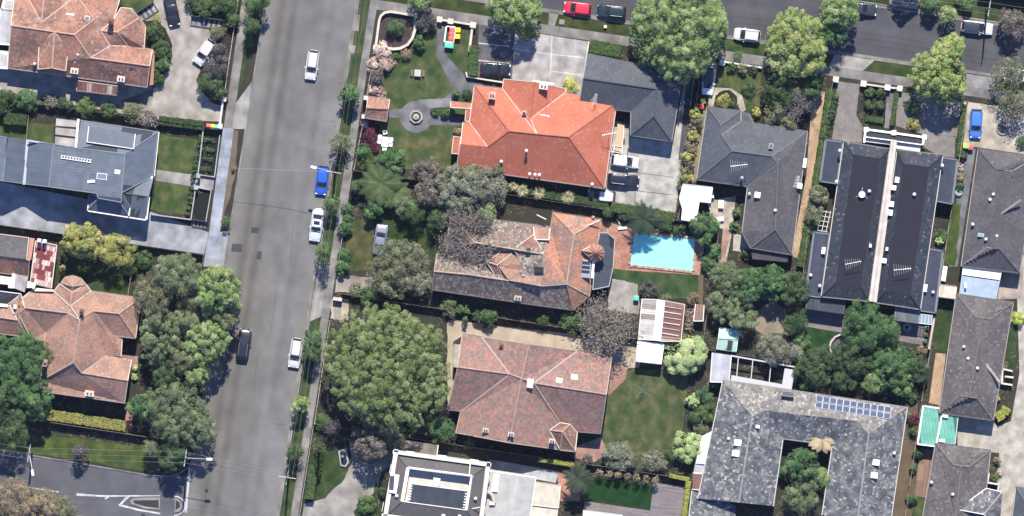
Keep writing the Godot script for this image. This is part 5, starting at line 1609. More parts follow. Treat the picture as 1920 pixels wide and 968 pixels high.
	# 0 X153,599; 1 z141,679; 2 z2 156,699; 3 242,713 gable; 4 85,734; 5 235,755; 6 87,623; 7 131,587; 8 178,583; 9 225.6,588; 10 265,559; 11 255,634; 12 213.7,629; 13 230,637; 14 228,668.5; 15 200.6,666; 16 248,674; 17 134,573; 18 173,546; 19 78,714
	var Q := [[153, 599, 3.8], [141, 679.3, 3.8], [156, 699, 2.4], [242, 713, 2.2], [85, 734, 0], [235, 755, 0], [87, 623, 0], [131, 587, 2.6], [178, 583, 2.5], [225.6, 588, 2.4], [265, 559, 0], [255, 634, 0], [213.7, 629.4, 0], [230, 637, 0], [228, 668.5, 0], [200.6, 666, 0], [248, 674, 0], [134, 573, 2.0], [173, 546, 0], [78, 714, 0]]
	roof(t, 3.4, Q, [[6, 19, 1, 0, 7], [19, 4, 5, 3, 2, 1], [15, 16, 3, 2], [13, 14, 15, 2, 1, 0, 8, 12], [18, 10, 9, 8, 0, 17], [11, 12, 8, 9], [10, 11, 9]], so)
	roof(t, 3.4, [[61, 637, 0], [86.8, 638, 0], [87, 623, 0.0], [131, 587, 2.6], [50, 577, 2.5], [37, 588, 1.6], [41, 561, 1.2], [64, 542, 0], [102, 546, 0], [134, 573, 2.0], [153, 599, 3.4]], [[0, 1, 2, 3, 4, 5], [7, 8, 9, 10, 3, 4, 6]], so)
	roof(t, 3.2, [[-20, 575, 0.5], [20, 573, 0.6], [35, 600, 1.8], [-20, 592, 1.8], [52, 632, 0], [-20, 622, 0]], [[0, 1, 2, 3], [5, 4, 2, 3]], so)
	roof(t, 3.2, [[-20, 543, 1.6], [42, 551, 1.8], [16, 571, 0.2], [-20, 568, 0.2]], [[3, 2, 1, 0]], {"pal": "greyslate", "walls": false, "gutters": false})
	roof(t, 3.2, [[20, 572, 0.6], [42, 552, 1.6], [50, 577, 2.3], [37, 588, 1.6], [62, 635, 0], [52, 632, 0], [35, 600, 1.8]], [[5, 4, 3, 2, 1, 0, 6]], so)
	roof(t, 3.4, [[103, 546, 0.1], [113, 532, 0.1], [138, 548, 2.0], [134, 574, 2.1], [172, 545, 0.1], [163, 533, 0.1]], [[1, 0, 3, 2], [5, 4, 3, 2]], so)
	roof(t, 3.6, [[116, 531, 0], [124, 520, 0], [138, 517, 0], [153, 522, 0], [163, 534, 0], [138, 556, 0.9], [139, 537, 2.1]], [[1, 0, 6], [2, 1, 6], [3, 2, 6], [4, 3, 6], [5, 4, 6], [0, 5, 6]], so)
	chimney(t, 157, 584, 5.0, 8.0, 0.5, 0.7, Color(0.14, 0.08, 0.07), Color(0.22, 0.13, 0.11))
	chimney(t, 88, 680, 3.0, 7.2, 0.5, 0.9, Color(0.3, 0.2, 0.17), Color(0.4, 0.3, 0.26))
	chimney(t, 170, 737, 0.0, 5.4, 1.2, 0.7, Color(0.42, 0.28, 0.22), Color(0.7, 0.62, 0.54))
	var wv := Shape.new()
	wv.box(spot(31, 575, 5.0), Vector3(0.4, 0.5, 0.6), Color(0.72, 0.68, 0.66))
	wv.box(spot(8, 573, 4.4), Vector3(1.4, 0.3, 0.35), Color(0.74, 0.72, 0.7), -0.1)
	put("roof_vent", wv, "plain", t)
	var n := house("brick_house", "house with a dark slate and brown ridge roof and a red lean-to with painted glints", 50, 480)
	roof(n, 3.4, [[-30, 435, 0.4], [56, 446, 0.4], [53, 487, 2.3], [-30, 477, 2.3]], [[0, 1, 2, 3]], {"pal": "greyslate", "gutter": Color(0.4, 0.33, 0.3), "cap": Color(0.4, 0.28, 0.25), "windows": false})
	roof(n, 3.4, [[-30, 477, 2.3], [54, 487, 2.3], [58, 489, 2.2], [55, 518, 0], [-30, 508, 0]], [[4, 3, 2, 1, 0]], {"pal": "terracotta", "gutter": Color(0.4, 0.33, 0.3), "windows": false})
	roof(n, 3.0, [[68, 452, 0.2], [108, 460, 0.2], [98, 540, 0], [58, 530, 0]], [[3, 2, 1, 0]], {"pal": "glinting_red", "deep": 0.75, "wide": 0.42, "gutter": Color(0.5, 0.44, 0.4), "windows": false})
	var ws := Shape.new()
	ws.slab(outline([58, 446, 67, 448, 60, 488, 54, 487]), 0.0, 4.4, Color(0.56, 0.28, 0.22))
	put("side_wall", ws, "stone", n)
	var ww := Shape.new()
	ww.slab(outline([-20, 514, 24, 520, 26, 512, 32, 514, 30, 541, 18, 540, 18, 534, -20, 530]), 0.0, 5.0, Color(0.74, 0.72, 0.7))
	ww.slab(outline([54, 527, 70, 532, 66, 543, 62, 540, 52, 540]), 0.0, 4.6, Color(0.74, 0.72, 0.7))
	ww.slab(outline([70, 540, 102, 543, 102, 547, 66, 546]), 0.0, 4.2, Color(0.72, 0.66, 0.6))
	put("parapet", ww, "stone", n)
	var sk := Shape.new()
	sk.slab(outline([32, 514, 55, 520, 48, 548, 30, 541]), 0.0, 4.1, Color(0.5, 0.48, 0.5))
	put("flat_roof", sk, "concrete", n)
	for q in [[76, 451], [86, 452.5]]:
		roof_box(n, "roof_vent", q[0], q[1], 4.2, Vector3(0.55, 1.4, 0.5), Color(0.74, 0.72, 0.66))

func garden_buildings() -> void:
	var a := thing("gatehouse", "small lych gate with a two-tone terracotta tiled roof on the front fence", "gatehouse")
	roof(a, 2.5, [[690, 181, 0], [731, 187, 0], [728.5, 205, 1.1], [688, 203, 1.1], [725, 228, 0], [684, 221, 0]], [[0, 1, 2, 3], [5, 4, 2, 3]], {"pal": "terracotta", "walls": false, "posts": true, "wall": Color(0.5, 0.44, 0.36), "gutter": Color(0.4, 0.33, 0.28), "deep": 0.4})
	var w := Shape.new()
	for q in [[686, 184], [682, 219]]:
		w.box(spot(q[0], q[1], 1.2), Vector3(0.6, 2.4, 0.6), Color(0.72, 0.69, 0.62), -0.15)
	put("gate_pillar", w, "stone", a)
	var b := thing("shed", "rusty brown ribbed garage roof with a white centre strip, worn pale on its west side", "garage")
	roof(b, 2.6, [[1204, 561, 0], [1232, 562, 0.5], [1228, 638, 0.5], [1197, 636, 0]], [[0, 3, 2, 1]], {"pal": "worn_sheet", "style": "sheet", "rib": 0.3, "wall": Color(0.4, 0.36, 0.32), "gutter": Color(0.6, 0.56, 0.5), "windows": false, "overhang": 0.1})
	roof(b, 3.1, [[1232, 562, 0.03], [1246, 564, 0.03], [1238, 640, 0], [1224, 638, 0]], [[3, 2, 1, 0]], {"pal": "white_sheet", "style": "sheet", "rib": 3.0, "walls": false, "gutters": false})
	roof(b, 2.6, [[1246, 564, 0.5], [1283, 571, 0], [1276, 640, 0], [1238, 640, 0.5]], [[2, 1, 0, 3]], {"pal": "rust_sheet", "style": "sheet", "rib": 1.1, "rib_wide": 0.09, "rib_high": 0.06, "wall": Color(0.4, 0.36, 0.32), "gutter": Color(0.5, 0.42, 0.36), "windows": false, "overhang": 0.1})
	var st := Shape.new()
	for k in 6:
		st.box(spot(1262 - k * 1.2, 577 + k * 10, 3.05), Vector3(2.6, 0.06, 0.1 + 0.06 * (k % 2)), Color(0.56, 0.48, 0.44), -0.16, Basis(Vector3.BACK, -0.17))
	put("roof_strap", st, "sheet", b)
	var c := thing("shed", "flat white shed roof under the pale round shrub, south of the rusty garage", "shed")
	roof(c, 2.5, [[1196, 640, 0], [1244, 645, 0], [1239, 682, 0], [1193, 677, 0]], [[0, 1, 2, 3]], {"pal": "white_sheet", "style": "sheet", "rib": 1.2, "overhang": 0.05, "gutter": Color(0.7, 0.7, 0.7), "windows": false})
	var d := thing("shed", "pale green garden shed with a ridge and dark open door panel", "shed")
	roof(d, 2.2, [[1349, 615, 0], [1385.5, 620, 0], [1383, 636, 0.4], [1346.5, 634, 0.4], [1380, 659, 0], [1343, 654, 0]], [[0, 1, 2, 3], [5, 4, 2, 3]], {"pal": "pale_green", "style": "sheet", "rib": 0.25, "overhang": 0.05, "gutter": Color(0.45, 0.58, 0.52), "windows": false})
	var dp := Shape.new()
	dp.box(spot(1368, 648, 2.45), Vector3(0.75, 0.06, 1.5), Color(0.04, 0.05, 0.05), -0.14, Basis(Vector3.RIGHT, 0.22))
	put("roof_panel", dp, "sheet", d)
	var e := thing("carport", "L-shaped flat white roof beside the patio and the dark green hedge", "carport")
	roof(e, 2.6, [[1281, 346, 0], [1335, 352, 0], [1331, 380, 0], [1310, 378, 0], [1304, 416, 0], [1278, 412, 0], [1280, 392, 0], [1274, 372, 0]], [[0, 1, 2, 3, 4, 5, 6, 7]], {"pal": "white_sheet", "style": "sheet", "rib": 6.0, "walls": false, "gutter": Color(0.66, 0.67, 0.7)})
	var ps := Shape.new()
	for q in [[1282, 350], [1332, 356], [1306, 410], [1281, 408]]:
		ps.box(spot(q[0], q[1], 1.3), Vector3(0.12, 2.6, 0.12), Color(0.6, 0.6, 0.6))
	put("post", ps, "timber", e)
	var f := thing("trailer", "flat timber-decked trailer with a white frame beside the orange house", "trailer")
	var fs := Shape.new()
	fs.slab(outline([1158, 232, 1170, 235, 1166, 286, 1152, 282]), 0.65, 0.8, Color(0.5, 0.38, 0.25))
	put("deck", fs, "timber", f)
	var fr := Shape.new()
	for q in [[1146, 272, 1166, 276], [1146, 272, 1146, 284], [1146, 284, 1166, 288], [1166, 288, 1170, 236], [1152, 274, 1150, 286]]:
		fr.tube(spot(q[0], q[1], 0.95), spot(q[2], q[3], 0.95), 0.06, 0.06, Color(0.7, 0.68, 0.62), 6)
	put("rail", fr, "plain", f)
	for q in [[1156, 262], [1170, 264]]:
		var wh := Shape.new()
		wh.tube(spot(q[0] - 1, q[1], 0.32), spot(q[0] + 1.4, q[1], 0.32), 0.32, 0.32, Color(0.02, 0.02, 0.02), 14)
		put("wheel", wh, "rubber", f)
	var n := thing("house", "edge of a house roof at the top right beyond the side street", "house")
	roof(n, 3.4, [[1840, -60, 0], [2010, -40, 0], [2004, 5, 0], [1836, -22, 0], [1880, -35, 2.0]], [[0, 1, 4], [1, 2, 4], [2, 3, 4], [3, 0, 4]], {"pal": "villa", "windows": false})
	var k := thing("playhouse", "small brown timber cubby beside the clipped shrubs east of the rusty garage", "playhouse")
	roof(k, 1.8, [[1304, 570, 0], [1320, 572, 0], [1318, 602, 0.1], [1300, 602, 0.1]], [[0, 1, 2, 3]], {"pal": "browndeck", "style": "sheet", "rib": 0.4, "windows": false, "overhang": 0.05, "gutters": false, "wall": Color(0.3, 0.2, 0.15)})

# ---------------------------------------------------------------- vehicles
var tyre_mesh: ArrayMesh
var rim_mesh: ArrayMesh

# nose points along +x; type: sedan, hatch, suv, wagon, ute
func car(called: String, label: String, x: float, y: float, dx: float, dy: float, type: String, col: Color, length := 4.5, roof_col := Color(-1, 0, 0), sunroof := false) -> void:
	var o := thing(called, label, "car" if type != "ute" else "ute", spot(x, y, -0.118 if called == "parked_car_on_road" else 0.02), atan2(-dy, dx), "parked and moving cars")
	o.name = numbered("parked_car") if called != "moving_car" else o.name
	var W := 1.82 if type != "suv" else 1.9
	var H := 1.46 if type in ["sedan", "hatch"] else 1.68 if type == "suv" else 1.5
	var belt := 0.93 if type != "suv" else 1.05
	var L2 := length * 0.5
	var body := Shape.new()
	var rows := []
	var n := 18
	for i in n + 1:
		var t := -1.0 + 2.0 * i / n
		t = signf(t) * pow(absf(t), 0.8)
		var e := clampf((absf(t) - 0.66) / 0.34, 0.0, 1.0)
		var hw: float = W * 0.5 * (1.0 - 0.2 * e * e - 0.16 * pow(e, 6.0))
		var x0: float = L2 * t * 0.985
		var top: float = belt + 0.02
		if t > 0.3:
			top = belt + 0.03 - 0.2 * pow((t - 0.3) / 0.7, 1.6) - 0.12 * pow(e, 5.0)
		elif t < -0.55:
			top = belt + 0.02 - 0.06 * (-t - 0.55) - 0.14 * pow(e, 6.0)
		if type == "ute" and t < -0.15:
			top = belt - 0.02
		var row := []
		for q in [[-0.93, 0.22], [-1.0, 0.42], [-1.0, 0.62], [-0.965, 0.0], [-0.86, 1.0], [-0.5, 1.04], [0.0, 1.055], [0.5, 1.04], [0.86, 1.0], [0.965, 0.0], [1.0, 0.62], [1.0, 0.42], [0.93, 0.22]]:
			var hh: float = q[1]
			if hh >= 1.0:
				hh = top + (hh - 1.0) * 0.6 - 0.03
			elif hh == 0.0:
				hh = top - 0.1
			row.append(Vector3(x0, minf(hh, top + 0.05), q[0] * hw))
		rows.append(row)
	body.grid(rows, col, true)
	for r in [rows[0], rows[n]]:
		for k in r.size() - 2:
			body.tri(r[0], r[k + 1], r[k + 2], col)
	put("body", body, "paint", o)
	var xa := -0.62 * L2
	var xb := 0.36 * L2
	var r0 := -0.3 * L2
	var r1 := 0.1 * L2
	if type in ["hatch", "suv", "wagon"]:
		xa = -0.93 * L2
		r0 = -0.76 * L2
		xb = 0.42 * L2
		r1 = 0.12 * L2
	if type == "ute":
		xa = -0.16 * L2
		r0 = -0.1 * L2
	var bw := W * 0.5 * 0.9
	var rw := W * 0.5 * 0.7
	var y0 := belt - 0.02
	var gl := Color(0.018, 0.022, 0.028)
	var glass := Shape.new()
	var c := [Vector3(xb, y0, -bw * 0.93), Vector3(xb, y0, bw * 0.93), Vector3(xa, y0, bw * 0.93), Vector3(xa, y0, -bw * 0.93)]
	var d := [Vector3(r1, H - 0.05, -rw), Vector3(r1, H - 0.05, rw), Vector3(r0, H - 0.06, rw * 0.96), Vector3(r0, H - 0.06, -rw * 0.96)]
	var front := [[c[0], Vector3(xb + 0.12, y0, 0), c[1]], [d[0], Vector3(r1 + 0.06, H - 0.03, 0), d[1]]]
	glass.grid([front[1], front[0]], gl, true)
	put("windscreen", glass, "glass", o)
	var rearw := Shape.new()
	rearw.grid([[d[2], Vector3(r0 - 0.05, H - 0.05, 0), d[3]], [c[2], Vector3(xa - 0.08, y0, 0), c[3]]], gl, true)
	put("rear_window", rearw, "glass", o)
	for s in [0, 1]:
		var sw := Shape.new()
		if s == 0:
			sw.quad(c[3], d[3], d[0], c[0], gl)
		else:
			sw.quad(c[1], d[1], d[2], c[2], gl)
		put("side_window", sw, "glass", o)
	var rc: Color = col if roof_col.r < 0.0 else roof_col
	var rf := Shape.new()
	var rr := []
	for i in 9:
		var t := i / 8.0
		var row := []
		var xx := lerpf(r0 - 0.1, r1 + 0.1, t)
		var end := pow(absf(t * 2.0 - 1.0), 4.0)
		for j in 9:
			var z := (j / 8.0) * 2.0 - 1.0
			row.append(Vector3(xx, H - 0.02 - 0.05 * z * z - 0.05 * end, z * (rw + 0.04) * (1.0 - 0.06 * end)))
		rr.append(row)
	rf.grid(rr, rc, true)
	put("roof", rf, "paint", o)
	var pil := Shape.new()
	for k in 4:
		pil.tube(c[k] + Vector3(0, 0.01, 0), d[k], 0.055, 0.05, col, 6)
	put("pillar", pil, "paint", o)
	if sunroof:
		var sr := Shape.new()
		sr.box(Vector3(lerpf(r0, r1, 0.45), H - 0.015, 0), Vector3(0.55, 0.03, 0.9), gl)
		put("sunroof", sr, "glass", o)
	if type == "ute":
		var tray := Shape.new()
		tray.box(Vector3(-0.56 * L2, belt + 0.03, 0), Vector3(0.72 * L2, 0.05, W * 0.78), Color(0.03, 0.03, 0.035))
		put("tray_cover", tray, "rubber", o)
		var rail := Shape.new()
		for s in [-1.0, 1.0]:
			rail.tube(Vector3(-0.95 * L2, belt + 0.06, s * W * 0.45), Vector3(-0.18 * L2, belt + 0.06, s * W * 0.45), 0.04, 0.04, Color(0.5, 0.5, 0.5), 6)
		put("rail", rail, "steel", o)
	if type in ["suv", "wagon"]:
		for s in [-1.0, 1.0]:
			var rail := Shape.new()
			rail.tube(Vector3(r0 + 0.1, H + 0.0, s * rw * 0.93), Vector3(r1 - 0.1, H + 0.0, s * rw * 0.93), 0.03, 0.03, Color(0.35, 0.35, 0.36) if rc.get_luminance() < 0.3 else Color(0.08, 0.08, 0.08), 6)
			put("roof_rail", rail, "steel", o)
	for s in [-1.0, 1.0]:
		var hl := Shape.new()
		hl.box(Vector3(L2 * 0.9, 0.68, s * W * 0.33), Vector3(0.24, 0.14, 0.34), Color(0.6, 0.62, 0.65), s * 0.35)
		put("headlight", hl, "glass", o)
		var tl := Shape.new()
		tl.box(Vector3(-L2 * 0.945, 0.78, s * W * 0.34), Vector3(0.14, 0.16, 0.3), Color(0.25, 0.01, 0.01), -s * 0.3)
		put("tail_light", tl, "glass", o)
		var mi := Shape.new()
		mi.box(Vector3(xb - 0.22 * L2, y0 + 0.08, s * (W * 0.5 + 0.06)), Vector3(0.14, 0.14, 0.2), col, s * 0.2)
		put("mirror", mi, "paint", o)
	var trim := Shape.new()
	trim.box(Vector3(L2 * 0.965, 0.55, 0), Vector3(0.1, 0.22, W * 0.5), Color(0.02, 0.02, 0.022))
	put("grille", trim, "plastic", o)
	var cowl := Shape.new()
	cowl.box(Vector3(xb + 0.12, belt + 0.005, 0), Vector3(0.16, 0.05, W * 0.74), Color(0.02, 0.02, 0.022))
	put("cowl", cowl, "plastic", o)
	var seam := Shape.new()
	for sg in [-1.0, 1.0]:
		seam.tube(Vector3(xb + 0.1, belt + 0.01, sg * W * 0.41), Vector3(L2 * 0.8, belt - 0.12, sg * W * 0.36), 0.018, 0.018, col * 0.25, 4)
	put("bonnet_seam", seam, "plastic", o)
	for px in [-1.0, 1.0]:
		var plate := Shape.new()
		plate.box(Vector3(px * L2 * 0.985, 0.5, 0), Vector3(0.02, 0.11, 0.37), Color(0.6, 0.6, 0.58))
		put("number_plate", plate, "plastic", o)
	if tyre_mesh == null:
		var ty := Shape.new()
		ty.tube(Vector3(0, 0, -0.11), Vector3(0, 0, 0.11), 0.32, 0.32, Color(0.015, 0.015, 0.016), 18)
		ty.tube(Vector3(0, 0, 0.11), Vector3(0, 0, -0.11), 0.32, 0.32, Color(0.015, 0.015, 0.016), 18)
		tyre_mesh = ty.mesh()
		var ri := Shape.new()
		for s in [-1.0, 1.0]:
			ri.tube(Vector3(0, 0, s * 0.1), Vector3(0, 0, s * 0.116), 0.2, 0.2, Color(0.4, 0.4, 0.42), 14)
		rim_mesh = ri.mesh()
	for q in [[0.62, 1.0], [0.62, -1.0], [-0.6, 1.0], [-0.6, -1.0]]:
		var w := put("wheel", tyre_mesh, "rubber", o)
		w.position = Vector3(q[0] * L2, 0.32, q[1] * (W * 0.5 - 0.1))
		put("rim", rim_mesh, "steel", w)

func make_cars() -> void:
	var white := Color(0.5, 0.5, 0.5)
	var black := Color(0.012, 0.013, 0.017)
	var R := "parked_car_on_road"
	car("c", "black sedan on the round concrete driveway, by the slatted gate", 322, 20, 10, 45, "sedan", black, 4.7)
	car("c", "white hatchback parked askew on the round concrete driveway", 383, 98, -32, 47, "hatch", white, 4.2)
	car(R, "white station wagon driving south on the main road, northernmost car there", 585, 122, -8, 56, "wagon", white, 4.5)
	car(R, "bright blue hatchback parked at the kerb beside the lamp pole", 604, 338, -7, 56, "hatch", Color(0.02, 0.09, 0.42), 4.45)
	car(R, "long silver sedan with an open dark sunroof, parked behind the blue hatchback", 593.5, 422, -9, 64, "sedan", Color(0.46, 0.5, 0.56), 5.0, Color(0.66, 0.67, 0.68), true)
	car(R, "white sedan parked at the kerb opposite the large round tree", 554, 662, -9, 57, "wagon", white, 4.5)
	car(R, "black four-wheel drive on the main road under the west street trees", 457, 646, 8, -56, "suv", black, 4.7)
	car("c", "black sedan in the tree-shaded car park north of the orange roof", 929, 130, 50, 3, "sedan", black, 4.6)
	car("c", "white hatchback on the concrete beside the orange roof, by the timber trailer", 1172, 303, 50, 6, "hatch", white, 4.2)
	car("c", "black station wagon on the concrete beside the orange roof", 1169, 338, 57, 6, "wagon", black, 4.8)
	car("c", "silver and black hatchback half under the eave shade of the orange roof", 1128, 368, -50, -4, "hatch", Color(0.06, 0.065, 0.075), 4.2, Color(0.5, 0.5, 0.54))
	car("c", "silver-grey sedan on the front lawn partly under the olive tree", 713, 449, 8, -52, "sedan", Color(0.17, 0.19, 0.26), 4.6)
	car(R, "red hatchback parked on the side street", 1083, 16, -52, -6, "hatch", Color(0.5, 0.025, 0.05), 4.2)
	car(R, "dark green four-wheel drive parked next to the red hatchback", 1147, 22, -52, -5, "suv", Color(0.012, 0.025, 0.028), 4.4)
	car(R, "white and black hatchback at the side street kerb between two big street trees", 1401, 66, -48, -6, "suv", white, 4.0)
	car("c", "white car with a dark roof beside the curved garden path", 1328, 152, -4, 52, "hatch", Color(0.62, 0.63, 0.67), 4.2, Color(0.02, 0.022, 0.026))
	car("c", "mid-blue hatchback on the pale driveway by the round garden fountain", 1830, 232, -3, 50, "hatch", Color(0.05, 0.16, 0.5), 4.4)
	car(R, "white coupe with a dark glass roof on the far side of the side street", 1832, 52, 58, 7, "hatch", white, 4.8, Color(0.03, 0.033, 0.04))
	car(R, "dark grey utility vehicle half under a tree at the far kerb", 1614, 17, 50, 5, "ute", Color(0.03, 0.033, 0.042), 4.9)
	car(R, "white car under the thin tree at the right edge of the side street", 1902, 140, -48, -7, "sedan", white, 4.5)

func bin(label: String, x: float, y: float, yaw: float, lid: Color, body := Color(0.03, 0.09, 0.05)) -> void:
	var o := thing("wheelie_bin", label, "bin", spot(x, y), yaw, "wheelie bins")
	var b := Shape.new()
	var lo := 0.24
	var hi := 0.31
	for k in 4:
		var a := PI / 4 + PI / 2 * k
		var e := a + PI / 2
		b.quad(Vector3(cos(a) * lo * 1.35, 0.08, sin(a) * lo * 1.35), Vector3(cos(a) * hi * 1.35, 0.98, sin(a) * hi * 1.35), Vector3(cos(e) * hi * 1.35, 0.98, sin(e) * hi * 1.35), Vector3(cos(e) * lo * 1.35, 0.08, sin(e) * lo * 1.35), body)
	put("bin_body", b, "plastic", o)
	var l := Shape.new()
	var rows := []
	for j in 6:
		var row := []
		for i in 6:
			var u := i / 5.0 * 2.0 - 1.0
			var v := j / 5.0 * 2.0 - 1.0
			row.append(Vector3(u * 0.35, 1.08 - 0.06 * (u * u + v * v), v * 0.36))
		rows.append(row)
	l.grid(rows, lid)
	put("lid", l, "plastic", o)
	var h := Shape.new()
	h.tube(Vector3(-0.28, 1.0, -0.4), Vector3(0.28, 1.0, -0.4), 0.03, 0.03, lid * 0.6, 6)
	put("handle", h, "plastic", o)
	for s in [-1.0, 1.0]:
		var w := Shape.new()
		w.tube(Vector3(s * 0.26, 0.12, -0.28), Vector3(s * 0.32, 0.12, -0.28), 0.12, 0.12, Color(0.02, 0.02, 0.02), 10)
		put("wheel", w, "rubber", o)

func make_bins() -> void:
	var red := Color(0.6, 0.1, 0.1)
	var yel := Color(0.75, 0.52, 0.03)
	var grn := Color(0.1, 0.5, 0.33)
	for k in 3:
		bin(["red-lidded bin by the white front wall, top one of three in the corner garden", "red-lidded bin in the corner garden, middle one of three", "red-lidded bin in the corner garden, next to the green-lidded pair"][k], 847.5 - k * 0.9, 56 + k * 8.4, -1.55, red)
	for k in 2:
		bin(["yellow-lidded bin in the corner garden, nearer the front wall", "yellow-lidded bin in the corner garden, nearer the green lids"][k], 858.5 - k * 0.8, 56.5 + k * 12, -1.6, yel)
		bin(["green-lidded bin next to the garden path of the corner house", "green-lidded bin under the yellow lids in the corner garden"][k], 838 + k * 7.8, 85 + k, -0.1, grn)
	var pad := Shape.new()
	for q in [[838, 49, 853, 51, 0.2], [837, 50, 833, 79, 0.22], [833, 78, 848, 80, 0.2], [854, 51, 850, 80, 0.2]]:
		var a := spot(q[0], q[1], 0.45)
		var b := spot(q[2], q[3], 0.45)
		pad.box((a + b) * 0.5, Vector3(a.distance_to(b), 0.9, q[4]), Color(0.66, 0.62, 0.56), atan2(-(b - a).z, (b - a).x))
	tag(put("bin_enclosure", pad, "plain"), "low cream enclosure round the red-lidded bins in the corner garden", "enclosure")
	bin("red-lidded bin behind the white gate post of the round driveway", 391, 237, -0.15, red)
	bin("yellow-lidded bin between red and green lids near the round driveway", 398.5, 238, -0.15, yel)
	bin("green-lidded bin beside the yellow lid near the round driveway", 405.5, 239, -0.15, grn)
	bin("red-lidded bin at the corner of the slate roof behind the white car", 1315, 200, 0.2, red)
	bin("yellow-lidded bin just behind the white car with a dark roof", 1318, 190, 0.2, Color(0.5, 0.5, 0.12))
	bin("yellow-lidded bin at the corner of the northernmost villa", 1806, 273, 0.1, yel)
	bin("green-lidded bin at the corner of the northernmost villa", 1813, 274, 0.1, Color(0.2, 0.5, 0.15))
	bin("red-lidded bin at the corner of the northernmost villa", 1820, 276, 0.1, red)
	bin("green-lidded bin standing on the concrete by the pool lawn", 1193, 559, 1.5, grn)

# ---------------------------------------------------------------- fences, walls, poles
func fence(label: String, pts: Array, h := 1.8, col := Color(0.2, 0.18, 0.16), gap := 0.105, group := "") -> void:
	var o := thing("fence", label, "fence", Vector3.ZERO, 0.0, group)
	var s := Shape.new()
	var r := Shape.new()
	var line := outline(pts)
	for k in line.size() - 1:
		var a := line[k]
		var b := line[k + 1]
		var l := a.distance_to(b)
		var d := (b - a) / l
		var yaw := atan2(-d.y, d.x)
		var n := int(l / gap)
		for j in n:
			var c := a + d * (j + 0.5) * l / n
			var kk := rng.randf_range(0.8, 1.2)
			var hh := h + rng.randf_range(-0.015, 0.015)
			s.box(Vector3(c.x, hh * 0.5, c.y), Vector3(gap * 0.93 if gap < 0.2 else gap * 0.55, hh, 0.022), col * kk, yaw)
		for y in [0.35, h - 0.35]:
			r.box(Vector3((a.x + b.x) * 0.5 - d.y * 0.04, y, (a.y + b.y) * 0.5 + d.x * 0.04), Vector3(l, 0.08, 0.05), col * 0.9, yaw)
		var m := maxi(1, int(l / 2.4))
		for j in m + 1:
			var c := a + d * j * l / m
			r.box(Vector3(c.x - d.y * 0.09, h * 0.5, c.y + d.x * 0.09), Vector3(0.1, h, 0.1), col * 0.85, yaw)
	stuff(put("paling", s, "timber", o))
	put("frame", r, "timber", o)

func low_wall(label: String, pts: Array, h: float, w: float, col: Color, piers := []) -> void:
	var o := thing("garden_wall", label, "wall")
	var s := Shape.new()
	var line := outline(pts)
	for k in line.size() - 1:
		var a := line[k]
		var b := line[k + 1]
		var d := (b - a).normalized()
		var q := Vector2(-d.y, d.x) * w * 0.5
		var ext := d * w * 0.2
		s.slab(PackedVector2Array([a - ext - q, b + ext - q, b + ext + q, a - ext + q]), 0.0, h + 0.003 * (k % 3), col)
	put("wall", s, "stone", o)
	for p in piers:
		var t := Shape.new()
		t.box(spot(p[0], p[1], (h + 0.25) * 0.5), Vector3(p[2], h + 0.25, p[2]), col, -0.14)
		t.box(spot(p[0], p[1], h + 0.29), Vector3(p[2] + 0.12, 0.09, p[2] + 0.12), col * 1.05, -0.14)
		put("pier", t, "stone", o)

